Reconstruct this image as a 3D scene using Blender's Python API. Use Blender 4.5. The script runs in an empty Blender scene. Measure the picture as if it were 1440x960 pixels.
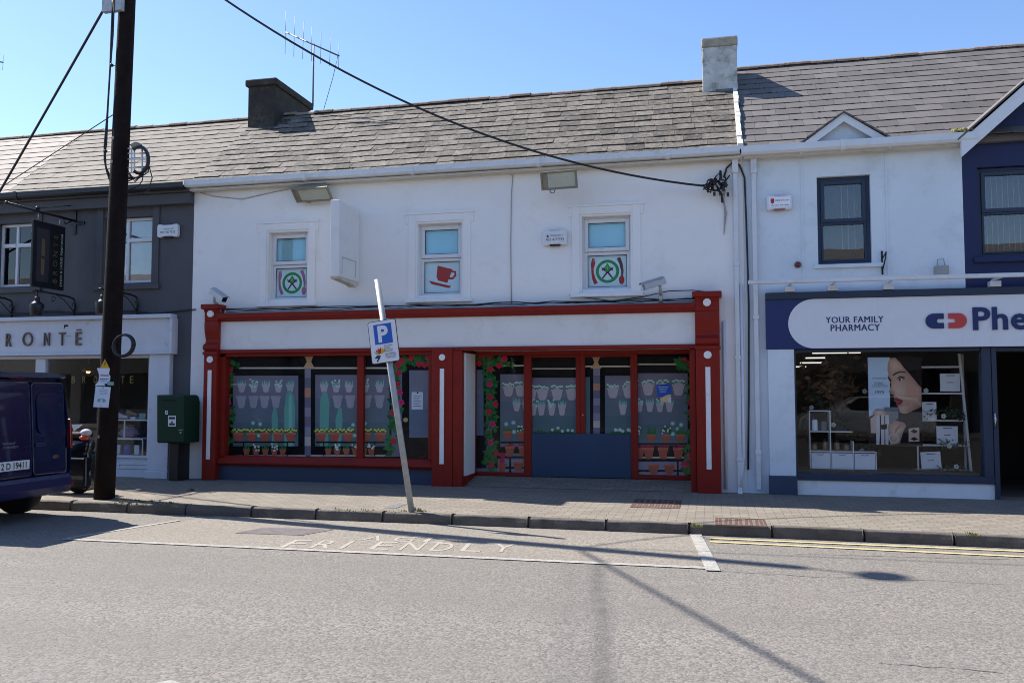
import bpy, bmesh, math, random
from mathutils import Vector, Matrix
random.seed(7)
SC = bpy.context.scene
COL = SC.collection
# ------------------------------------------------------------------ camera model
F_PX, CAM_D, CAM_H = 1200.0, 13.2, 1.5
PITCH, YAW = math.atan(70 / F_PX), math.radians(13.15)
CAM = Vector((0, -CAM_D, CAM_H))
_cp, _sp, _cy, _sy = math.cos(PITCH), math.sin(PITCH), math.cos(YAW), math.sin(YAW)
_fw, _rt, _up = Vector((-_sy*_cp, _cy*_cp, _sp)), Vector((_cy, _sy, 0)), Vector((_sy*_sp, -_cy*_sp, _cp))
def ray(u, v): return _fw + _rt*((u-720)/F_PX) - _up*((v-480)/F_PX)
def P(u, v, y):                       # photo point on the upright plane y
    d = ray(u, v); return CAM + d*((y-CAM.y)/d.y)
def G(u, v, z=0.0):                   # photo point on the ground at height z
    d = ray(u, v); return CAM + d*((z-CAM.z)/d.z)
def W(u, v, y):
    p = P(u, v, y); return p.x, p.z
def RC(u0, v0, u1, v1, y):            # rectangle on the plane y -> x0,x1,z0,z1
    um, vm = (u0+u1)/2, (v0+v1)/2
    return P(u0, vm, y).x, P(u1, vm, y).x, P(um, v1, y).z, P(um, v0, y).z
ROAD = -0.12
# ------------------------------------------------------------------ mesh builder
class MB:
    def __init__(s): s.v, s.f, s.m, s.t, s.sm, s.stack = [], [], [], [], [], []
    def push(s, M): s.stack.append((M, len(s.v)))
    def pop(s):
        M, n = s.stack.pop()
        for i in range(n, len(s.v)): s.v[i] = M @ s.v[i]
    def add(s, vs, fs, mi=0, tint=0.5, smooth=False):
        n = len(s.v); s.v += [Vector(p) for p in vs]
        for f in fs: s.f.append([i+n for i in f]); s.m.append(mi); s.t.append(tint); s.sm.append(smooth)
        return s
    def box(s, x0, x1, y0, y1, z0, z1, mi=0, tint=0.5):
        if x0 > x1: x0, x1 = x1, x0
        if y0 > y1: y0, y1 = y1, y0
        if z0 > z1: z0, z1 = z1, z0
        return s.add([(x0,y0,z0),(x1,y0,z0),(x1,y1,z0),(x0,y1,z0),(x0,y0,z1),(x1,y0,z1),(x1,y1,z1),(x0,y1,z1)],
              [(0,3,2,1),(4,5,6,7),(0,1,5,4),(1,2,6,5),(2,3,7,6),(3,0,4,7)], mi, tint)
    def frame(s, x0, x1, z0, z1, y0, y1, w, mi=0, wb=None, wt=None):      # rectangular frame, butted bars
        wb = w if wb is None else wb; wt = w if wt is None else wt
        s.box(x0, x0+w, y0, y1, z0, z1, mi); s.box(x1-w, x1, y0, y1, z0, z1, mi)
        s.box(x0+w, x1-w, y0, y1, z0, z0+wb, mi); s.box(x0+w, x1-w, y0, y1, z1-wt, z1, mi); return s
    def prism(s, poly, y0, y1, mi=0, tint=0.5):    # poly of (x,z), extruded in y (y0 front)
        a = sum(poly[i][0]*poly[(i+1) % len(poly)][1]-poly[(i+1) % len(poly)][0]*poly[i][1] for i in range(len(poly)))
        if a < 0: poly = poly[::-1]
        n = len(poly)
        vs = [(x, y0, z) for x, z in poly]+[(x, y1, z) for x, z in poly]
        fs = [tuple(range(n)), tuple(range(2*n-1, n-1, -1))]+[(i, n+i, n+(i+1) % n, (i+1) % n) for i in range(n)]
        return s.add(vs, fs, mi, tint)
    def prismx(s, poly, x0, x1, mi=0, tint=0.5):   # poly of (y,z), extruded in x
        n = len(poly)
        a = sum(poly[i][0]*poly[(i+1) % n][1]-poly[(i+1) % n][0]*poly[i][1] for i in range(n))
        if a < 0: poly = poly[::-1]
        vs = [(x0, y, z) for y, z in poly]+[(x1, y, z) for y, z in poly]
        fs = [tuple(range(n-1, -1, -1)), tuple(range(n, 2*n))]+[(i, (i+1) % n, n+(i+1) % n, n+i) for i in range(n)]
        return s.add(vs, fs, mi, tint)
    def prismz(s, poly, z0, z1, mi=0, tint=0.5):
        n = len(poly)
        a = sum(poly[i][0]*poly[(i+1) % n][1]-poly[(i+1) % n][0]*poly[i][1] for i in range(n))
        if a < 0: poly = poly[::-1]
        vs = [(x, y, z0) for x, y in poly]+[(x, y, z1) for x, y in poly]
        fs = [tuple(range(n-1, -1, -1)), tuple(range(n, 2*n))]+[(i, (i+1) % n, n+(i+1) % n, n+i) for i in range(n)]
        return s.add(vs, fs, mi, tint)
    def sheet(s, poly, y, mi=0):                    # one-sided flat graphic facing -y
        a = sum(poly[i][0]*poly[(i+1) % len(poly)][1]-poly[(i+1) % len(poly)][0]*poly[i][1] for i in range(len(poly)))
        if a < 0: poly = poly[::-1]
        return s.add([(x, y, z) for x, z in poly], [tuple(range(len(poly)))], mi)
    def flat(s, poly, z, mi=0):
        a = sum(poly[i][0]*poly[(i+1) % len(poly)][1]-poly[(i+1) % len(poly)][0]*poly[i][1] for i in range(len(poly)))
        if a < 0: poly = poly[::-1]
        return s.add([(x, y, z) for x, y in poly], [tuple(range(len(poly)))], mi)
    def tube(s, pts, r, n=8, mi=0, r1=None, cap=True, tint=0.5):
        pts = [Vector(p) for p in pts]; N = len(pts); vs = []; prev = None
        for i, p in enumerate(pts):
            t = (pts[min(i+1, N-1)]-pts[max(i-1, 0)])
            if t.length < 1e-9: t = Vector((0, 0, 1))
            t.normalize()
            if prev is None:
                a = Vector((0, 0, 1)) if abs(t.z) < .9 else Vector((1, 0, 0))
                prev = t.cross(a).normalized()
            e = (prev-t*prev.dot(t)).normalized(); prev = e; b = t.cross(e)
            if isinstance(r, (list, tuple)): rr = r[i]
            else: rr = r if r1 is None else r+(r1-r)*i/(N-1)
            for k in range(n):
                an = 2*math.pi*k/n; vs.append(p+e*(rr*math.cos(an))+b*(rr*math.sin(an)))
        fs = [(i*n+k, i*n+(k+1) % n, (i+1)*n+(k+1) % n, (i+1)*n+k) for i in range(N-1) for k in range(n)]
        s.add(vs, fs, mi, tint, True)
        if cap:
            b = len(s.v)-N*n
            s.f.append([b+k for k in range(n-1, -1, -1)]); s.f.append([b+(N-1)*n+k for k in range(n)])
            s.m += [mi, mi]; s.t += [tint, tint]; s.sm += [False, False]
        return s
    def cyl(s, a, b, r, n=16, mi=0, r1=None): return s.tube([a, b], r, n, mi, r1)
    def lathe(s, prof, c=(0, 0, 0), n=20, mi=0):     # prof of (r,z) about z through c
        vs = [(c[0]+r*math.cos(2*math.pi*k/n), c[1]+r*math.sin(2*math.pi*k/n), c[2]+z) for r, z in prof for k in range(n)]
        fs = [(i*n+k, i*n+(k+1) % n, (i+1)*n+(k+1) % n, (i+1)*n+k) for i in range(len(prof)-1) for k in range(n)]
        fs += [tuple(range(n-1, -1, -1)), tuple((len(prof)-1)*n+k for k in range(n))]
        return s.add(vs, fs, mi, .5, True)
    def blob(s, c, rx, ry, rz, mi=0, n=10, m=6, jit=0):
        vs = []
        for i in range(m+1):
            th = math.pi*i/m
            for k in range(n):
                ph = 2*math.pi*k/n; j = 1+random.uniform(-jit, jit)
                vs.append((c[0]+rx*j*math.sin(th)*math.cos(ph), c[1]+ry*j*math.sin(th)*math.sin(ph), c[2]+rz*j*math.cos(th)))
        fs = [(i*n+k, (i+1)*n+k, (i+1)*n+(k+1) % n, i*n+(k+1) % n) for i in range(m) for k in range(n)]
        return s.add(vs, fs, mi, .5, True)
    def text(s, body, O, R, U, h, mi=0, width=None, ext=0.001, align='LEFT', track=1.0, bold=0.0):
        me = text_mesh(body, track, bold)
        xs = [v[0] for v in me[0]]; ys = [v[1] for v in me[0]]
        if not xs: return s
        x0, x1, y0 = min(xs), max(xs), 0.0
        capH = 0.68
        sy = h/capH; sx = sy if width is None else width/(x1-x0)
        O, R, U = Vector(O), Vector(R).normalized(), Vector(U).normalized(); N = R.cross(U)
        off = {'LEFT': -x0, 'CENTER': -(x0+x1)/2, 'RIGHT': -x1}[align]
        return s.add([O+R*((x+off)*sx)+U*(y*sy)+N*(ext*z) for x, y, z in me[0]], me[1], mi)
    def build(s, name, mats, parent=None, bev=0, label=None, cat=None, group=None, kind=None, seg=2, subd=0, loc=None):
        if not isinstance(mats, (list, tuple)): mats = [mats]
        root = Vector((0, 0, 0))
        if parent is not None:
            q = parent
            while q is not None: root = root+q.location; q = q.parent
        elif kind != 'structure':
            xs = [p.x for p in s.v]; ys = [p.y for p in s.v]; zs = [p.z for p in s.v]
            root = Vector(loc) if loc else Vector(((min(xs)+max(xs))/2, (min(ys)+max(ys))/2, min(zs)))
        me = bpy.data.meshes.new(name)
        me.from_pydata([p-root for p in s.v], [], s.f)
        for m in mats: me.materials.append(m)
        me.polygons.foreach_set('material_index', s.m); me.polygons.foreach_set('use_smooth', s.sm)
        at = me.attributes.new('tint', 'FLOAT', 'FACE'); at.data.foreach_set('value', s.t)
        me.update()
        o = bpy.data.objects.new(name, me); COL.objects.link(o)
        if parent is not None: o.parent = parent
        else: o.location = root
        if bev:
            b = o.modifiers.new('bevel', 'BEVEL'); b.width = bev; b.segments = seg; b.limit_method = 'ANGLE'; b.angle_limit = math.radians(40)
        if subd:
            b = o.modifiers.new('sub', 'SUBSURF'); b.levels = b.render_levels = subd
        tag(o, label, cat, group, kind); return o
_tx = {}
def text_mesh(body, track=1.0, bold=0.0):
    key = (body, track, bold)
    if key in _tx: return _tx[key]
    c = bpy.data.curves.new('lettering', 'FONT'); c.body = body; c.size = 1; c.extrude = .5; c.resolution_u = 3; c.space_character = track; c.offset = bold
    o = bpy.data.objects.new('lettering', c); COL.objects.link(o)
    bpy.context.view_layer.update(); dg = bpy.context.evaluated_depsgraph_get()
    me = bpy.data.meshes.new_from_object(o.evaluated_get(dg))
    r = ([tuple(v.co) for v in me.vertices], [tuple(p.vertices) for p in me.polygons])
    bpy.data.objects.remove(o); bpy.data.curves.remove(c); bpy.data.meshes.remove(me)
    _tx[key] = r; return r
def tag(o, label=None, cat=None, group=None, kind=None):
    if label: o['label'] = label
    if cat: o['category'] = cat
    if group: o['group'] = group
    if kind: o['kind'] = kind
def thing(name, label, cat, loc, group=None):
    o = bpy.data.objects.new(name, None); COL.objects.link(o); o.location = loc; o.empty_display_size = .2
    tag(o, label, cat, group); return o
def copy_tree(o, parent=None):
    c = o.copy(); COL.objects.link(c); c.parent = parent
    for ch in list(o.children): copy_tree(ch, c)
    return c
# ------------------------------------------------------------------ materials
def mat(name, col, rough=.6, metal=0., var=.12, vscale=3., bump=0., bscale=40., spec=.5, coat=0., dirt=None, dscale=1.2, damt=.5, streak=False, tint=0., emit=None, dthr=.55):
    m = bpy.data.materials.new(name); m.use_nodes = True; nt = m.node_tree; N, L = nt.nodes, nt.links
    b = N['Principled BSDF']; b.inputs['Roughness'].default_value = rough; b.inputs['Metallic'].default_value = metal
    b.inputs['Specular IOR Level'].default_value = spec; b.inputs['Coat Weight'].default_value = coat; b.inputs['Coat Roughness'].default_value = .04
    tc = N.new('ShaderNodeTexCoord').outputs['Object']
    n1 = N.new('ShaderNodeTexNoise'); n1.inputs['Scale'].default_value = vscale; n1.inputs['Detail'].default_value = 6; n1.inputs['Roughness'].default_value = .65
    L.new(tc, n1.inputs['Vector'])
    r = N.new('ShaderNodeMapRange'); r.inputs[1].default_value = .3; r.inputs[2].default_value = .7; r.inputs[3].default_value = 1-var; r.inputs[4].default_value = 1+var
    L.new(n1.outputs['Fac'], r.inputs[0]); fac = r.outputs[0]
    if tint:
        a = N.new('ShaderNodeAttribute'); a.attribute_name = 'tint'
        r2 = N.new('ShaderNodeMapRange'); r2.inputs[3].default_value = 1-tint; r2.inputs[4].default_value = 1+tint; L.new(a.outputs['Fac'], r2.inputs[0])
        mu = N.new('ShaderNodeMath'); mu.operation = 'MULTIPLY'; L.new(fac, mu.inputs[0]); L.new(r2.outputs[0], mu.inputs[1]); fac = mu.outputs[0]
    mx = N.new('ShaderNodeVectorMath'); mx.operation = 'SCALE'; mx.inputs[0].default_value = col[:3]; L.new(fac, mx.inputs['Scale']); out = mx.outputs[0]
    if dirt:
        n2 = N.new('ShaderNodeTexNoise'); n2.inputs['Scale'].default_value = dscale; n2.inputs['Detail'].default_value = 8; n2.inputs['Roughness'].default_value = .7
        if streak:
            mp = N.new('ShaderNodeMapping'); mp.inputs['Scale'].default_value = (6, 6, .35); L.new(tc, mp.inputs[0]); L.new(mp.outputs[0], n2.inputs['Vector'])
        else: L.new(tc, n2.inputs['Vector'])
        r3 = N.new('ShaderNodeMapRange'); r3.inputs[1].default_value = dthr; r3.inputs[2].default_value = dthr+.2; r3.inputs[4].default_value = damt; L.new(n2.outputs['Fac'], r3.inputs[0])
        mc = N.new('ShaderNodeMix'); mc.data_type = 'RGBA'; mc.inputs['B'].default_value = (*dirt, 1); L.new(r3.outputs[0], mc.inputs['Factor']); L.new(out, mc.inputs['A']); out = mc.outputs['Result']
    L.new(out, b.inputs['Base Color'])
    if bump:
        n3 = N.new('ShaderNodeTexNoise'); n3.inputs['Scale'].default_value = bscale; n3.inputs['Detail'].default_value = 4; L.new(tc, n3.inputs['Vector'])
        bp = N.new('ShaderNodeBump'); bp.inputs['Strength'].default_value = bump; bp.inputs['Distance'].default_value = .01; L.new(n3.outputs['Fac'], bp.inputs['Height']); L.new(bp.outputs[0], b.inputs['Normal'])
    if emit:
        b.inputs['Emission Color'].default_value = (*emit[0], 1); b.inputs['Emission Strength'].default_value = emit[1]
    return m
def glass(name, tintc=(1, 1, 1), rough=0.0, ior=1.5, refl=1.0):
    m = bpy.data.materials.new(name); m.use_nodes = True; nt = m.node_tree; N, L = nt.nodes, nt.links
    N.remove(N['Principled BSDF']); out = N['Material Output']
    t = N.new('ShaderNodeBsdfTransparent'); t.inputs[0].default_value = (*tintc, 1)
    g = N.new('ShaderNodeBsdfGlossy'); g.inputs['Roughness'].default_value = rough
    f = N.new('ShaderNodeFresnel'); f.inputs[0].default_value = ior
    mu = N.new('ShaderNodeMath'); mu.operation = 'MULTIPLY'; mu.inputs[1].default_value = 2.0*refl; mu.use_clamp = True; L.new(f.outputs[0], mu.inputs[0])
    n3 = N.new('ShaderNodeTexNoise'); n3.inputs['Scale'].default_value = 1.2
    bp = N.new('ShaderNodeBump'); bp.inputs['Strength'].default_value = .02; bp.inputs['Distance'].default_value = .05
    L.new(N.new('ShaderNodeTexCoord').outputs['Object'], n3.inputs['Vector']); L.new(n3.outputs['Fac'], bp.inputs['Height']); L.new(bp.outputs[0], g.inputs['Normal'])
    mx = N.new('ShaderNodeMixShader'); L.new(mu.outputs[0], mx.inputs[0]); L.new(t.outputs[0], mx.inputs[1]); L.new(g.outputs[0], mx.inputs[2]); L.new(mx.outputs[0], out.inputs[0])
    return m
M = {}
def flatm(k, c, rough=.35, **kw): M[k] = mat(k, c, rough, var=kw.pop('var', .05), **kw)
M['white_render'] = mat('white_render', (.87, .855, .84), .85, var=.05, vscale=.8, bump=.25, bscale=18, dirt=(.68, .61, .51), dscale=1.6, damt=.5, dthr=.54)
M['pale_render'] = mat('pale_render', (.7, .77, .83), .85, var=.05, vscale=.8, bump=.2, bscale=18, dirt=(.46, .5, .52), dscale=1.8, damt=.5, dthr=.52)
M['grey_render'] = mat('grey_render', (.092, .091, .1), .85, var=.1, vscale=1, bump=.3, bscale=25, dirt=(.13, .13, .14), streak=True, damt=.35)
M['grey_trim'] = mat('grey_trim', (.078, .077, .085), .7, var=.1, bump=.15)
M['blue_render'] = mat('blue_render', (.012, .022, .085), .7, var=.1, bump=.25, bscale=25)
M['red_paint'] = mat('red_paint', (.235, .0145, .0075), .5, spec=.25, var=.1, vscale=2, bump=.06, bscale=30, dirt=(.12, .014, .01), dscale=3.5, damt=.6)
M['cream_board'] = mat('cream_board', (.79, .78, .76), .55, var=.04, vscale=1, dirt=(.62, .58, .52), dscale=2.2, damt=.45, dthr=.52)
M['white_paint'] = mat('white_paint', (.84, .84, .84), .5, var=.05, dirt=(.45, .43, .4), dscale=4, damt=.4)
M['white_flaky'] = mat('white_flaky', (.6, .62, .68), .6, var=.06, bump=.1, dirt=(.2, .19, .17), dscale=5, damt=.75, dthr=.6)
M['upvc'] = mat('upvc', (.72, .73, .75), .3, var=.03, dirt=(.5, .48, .44), dscale=5, damt=.4)
M['upvc_gutter'] = mat('upvc_gutter', (.68, .70, .73), .35, var=.05, dirt=(.36, .34, .3), dscale=4, damt=.5)
M['soffit'] = mat('soffit', (.6, .56, .48), .8, var=.1, dirt=(.25, .22, .18), dscale=5, damt=.6)
M['navy_riser'] = mat('navy_riser', (.035, .053, .1), .55, var=.1, vscale=2, dirt=(.06, .07, .1), dscale=3, damt=.5)
M['navy_panel'] = mat('navy_panel', (.032, .06, .118), .5, spec=.3, var=.1, vscale=1.5)
M['navy_frame'] = mat('navy_frame', (.034, .05, .085), .45, spec=.3, var=.06)
M['navy_sign'] = mat('navy_sign', (.014, .03, .13), .35, var=.04)
M['sign_white'] = mat('sign_white', (.74, .77, .83), .3, var=.03, dirt=(.55, .56, .58), streak=True, damt=.3)
M['coral'] = mat('coral', (.55, .06, .06), .35, var=.04)
M['black_metal'] = mat('black_metal', (.012, .012, .014), .4, var=.15, bump=.1)
M['black_cable'] = mat('black_cable', (.012, .012, .013), .5, var=.2)
M['grey_cable'] = mat('grey_cable', (.35, .34, .33), .6, var=.15)
M['galv'] = mat('galv', (.4, .42, .44), .58, metal=.4, var=.15, vscale=12, dirt=(.3, .29, .27), dscale=8, damt=.4)
M['alu'] = mat('alu', (.45, .46, .48), .45, metal=.5, var=.12, vscale=10, dirt=(.25, .2, .15), dscale=10, damt=.6)
M['flood_body'] = mat('flood_body', (.24, .21, .15), .6, var=.2, dirt=(.08, .06, .04), dscale=9, damt=.8)
M['flood_glass'] = mat('flood_glass', (.46, .48, .4), .12, var=.15, dirt=(.2, .17, .1), dscale=6, damt=.5)
M['rust'] = mat('rust', (.105, .048, .036), .8, var=.35, vscale=15, bump=.4, bscale=60, dirt=(.1, .05, .04), dscale=12)
M['dark_gap'] = mat('dark_gap', (.01, .01, .01), .9)
M['slate_old'] = mat('slate_old', (.105, .09, .074), .85, var=.6, vscale=14, bump=.8, bscale=30, tint=.5, dirt=(.29, .262, .215), dscale=13, damt=.62, dthr=.5)
M['slate_brown'] = mat('slate_brown', (.118, .098, .078), .8, var=.35, vscale=12, bump=.4, bscale=30, tint=.22, dirt=(.22, .19, .155), dscale=9, damt=.6, dthr=.52)
M['slate_pale'] = mat('slate_pale', (.28, .235, .2), .8, var=.15, vscale=3, bump=.4, bscale=30, tint=.18)
M['slate_grey'] = mat('slate_grey', (.125, .113, .106), .75, var=.12, vscale=3, bump=.3, bscale=30, tint=.2, dirt=(.085, .055, .038), dscale=8, damt=.75, dthr=.61)
M['ridge_clay'] = mat('ridge_clay', (.24, .19, .155), .85, var=.3, vscale=7, bump=.6, bscale=25, tint=.2, dirt=(.32, .14, .05), dscale=6, damt=.7, dthr=.52)
M['mortar'] = mat('mortar', (.6, .59, .56), .9, var=.25, vscale=8, bump=.7, bscale=20, dirt=(.2, .19, .17), dscale=10, damt=.8)
M['chimney_dark'] = mat('chimney_dark', (.035, .03, .026), .9, var=.35, vscale=5, bump=.6, bscale=25, dirt=(.16, .14, .11), dscale=3, damt=.6)
M['chimney_light'] = mat('chimney_light', (.5, .5, .49), .9, var=.22, vscale=6, bump=.7, bscale=22, dirt=(.12, .1, .075), dscale=5, damt=.9, dthr=.5)
M['chimney_cap'] = mat('chimney_cap', (.34, .31, .25), .9, var=.3, vscale=8, bump=.5, bscale=25, dirt=(.28, .15, .05), dscale=8, damt=.8)
M['lead'] = mat('lead', (.11, .12, .13), .5, var=.3, vscale=9, bump=.4, bscale=20)
M['moss'] = mat('moss', (.26, .24, .09), .95, var=.4, vscale=20, bump=.6)
M['pole_wood'] = mat('pole_wood', (.013, .0075, .006), .85, spec=.15, var=.4, vscale=6, bump=.5, bscale=40, dirt=(.02, .013, .012), streak=True, damt=.8, dthr=.5)
M['post_green'] = mat('post_green', (.006, .034, .018), .45, spec=.3, var=.12)
M['post_green_trim'] = mat('post_green_trim', (.006, .034, .018), .45)
M['paper'] = mat('paper', (.68, .72, .8), .6, var=.04)
M['paper_white'] = mat('paper_white', (.86, .9, .97), .5, var=.03)
M['ink'] = mat('ink', (.03, .03, .04), .6)
M['ink_grey'] = mat('ink_grey', (.18, .2, .24), .6)
M['ink_teal'] = mat('ink_teal', (.2, .4, .36), .6)
M['yellow_sign'] = mat('yellow_sign', (.7, .4, .02), .4)
M['sign_blue'] = mat('sign_blue', (.01, .11, .5), .35)
M['sign_face'] = mat('sign_face', (.74, .75, .8), .35, var=.03)
M['gold'] = mat('gold', (.4, .28, .1), .4, metal=.3)
M['gold_dim'] = mat('gold_dim', (.16, .11, .05), .5)
M['bronze'] = mat('bronze', (.13, .1, .075), .55, var=.3, vscale=25)
M['sign_black'] = mat('sign_black', (.009, .009, .011), .4)
M['sign_taupe'] = mat('sign_taupe', (.04, .033, .04), .5)
M['van_blue'] = mat('van_blue', (.002, .008, .045), .25, var=.04, coat=1.)
M['van_trim'] = mat('van_trim', (.004, .009, .07), .35, var=.05, coat=.3)
M['van_glass'] = mat('van_glass', (.006, .007, .014), .05, var=.02, coat=1.)
M['car_white'] = mat('car_white', (.78, .78, .78), .25, var=.02, coat=1.)
M['tyre'] = mat('tyre', (.012, .012, .012), .8, var=.2)
M['rim'] = mat('rim', (.3, .3, .31), .35, metal=.7)
M['red_lens'] = mat('red_lens', (.22, .005, .006), .12, coat=1.)
M['clear_lens'] = mat('clear_lens', (.7, .7, .72), .1, coat=1.)
M['orange_lens'] = mat('orange_lens', (.7, .08, .02), .12, coat=1.)
M['scooter_black'] = mat('scooter_black', (.008, .008, .01), .18, var=.05, coat=1.)
M['plate'] = mat('plate', (.7, .72, .74), .4, var=.03)
M['chrome'] = mat('chrome', (.6, .6, .62), .2, metal=1.)
M['glass'] = glass('glass')
M['shop_glass'] = glass('shop_glass', (.98, .988, .988), refl=.2)
M['mural_glass'] = glass('mural_glass', (1, 1, 1), refl=.1)
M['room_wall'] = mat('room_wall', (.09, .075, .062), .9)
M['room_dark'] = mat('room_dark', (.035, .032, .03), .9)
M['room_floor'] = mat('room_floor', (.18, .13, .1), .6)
M['tube_light'] = mat('tube_light', (.8, .8, .8), .5, emit=((1, .96, .9), .55))
M['warm_bulb'] = mat('warm_bulb', (.8, .6, .3), .5, emit=((1, .5, .15), 3.0))
M['blind'] = mat('blind', (.55, .62, .68), .8, var=.08, vscale=2)
M['film_sky_reflect'] = mat('film_sky_reflect', (.36, .72, .86), .45, var=.06, vscale=1.5)  # blue sky reflection painted into the upper pane colour
M['film_teal_reflect'] = mat('film_teal_reflect', (.28, .5, .54), .45); M['film_pale_reflect'] = mat('film_pale_reflect', (.6, .8, .86), .45, var=.05, vscale=1.5)  # cyan of the reflected sky is part of these colours
M['shelf_white'] = mat('shelf_white', (.85, .86, .88), .4, var=.03)
M['leaf_dark'] = mat('leaf_dark', (.03, .075, .035), .6, var=.4, vscale=20)
M['dry_leaf'] = mat('dry_leaf', (.15, .085, .04), .8, var=.4, vscale=15)
M['flower_white'] = mat('flower_white', (.7, .72, .62), .6)
M['jar'] = mat('jar', (.22, .12, .05), .15, coat=1., var=.3)
M['grass'] = mat('grass', (.15, .165, .05), .8, var=.4, vscale=30)
M['tan_leather'] = mat('tan_leather', (.3, .2, .13), .5)
M['silver_shoe'] = mat('silver_shoe', (.5, .5, .55), .3, metal=.5)
M['mauve_cloth'] = mat('mauve_cloth', (.2, .16, .3), .6, var=.4, vscale=25)
SUN_E, SKY_E, EXPO = 5.0, .128, 0.85
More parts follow.
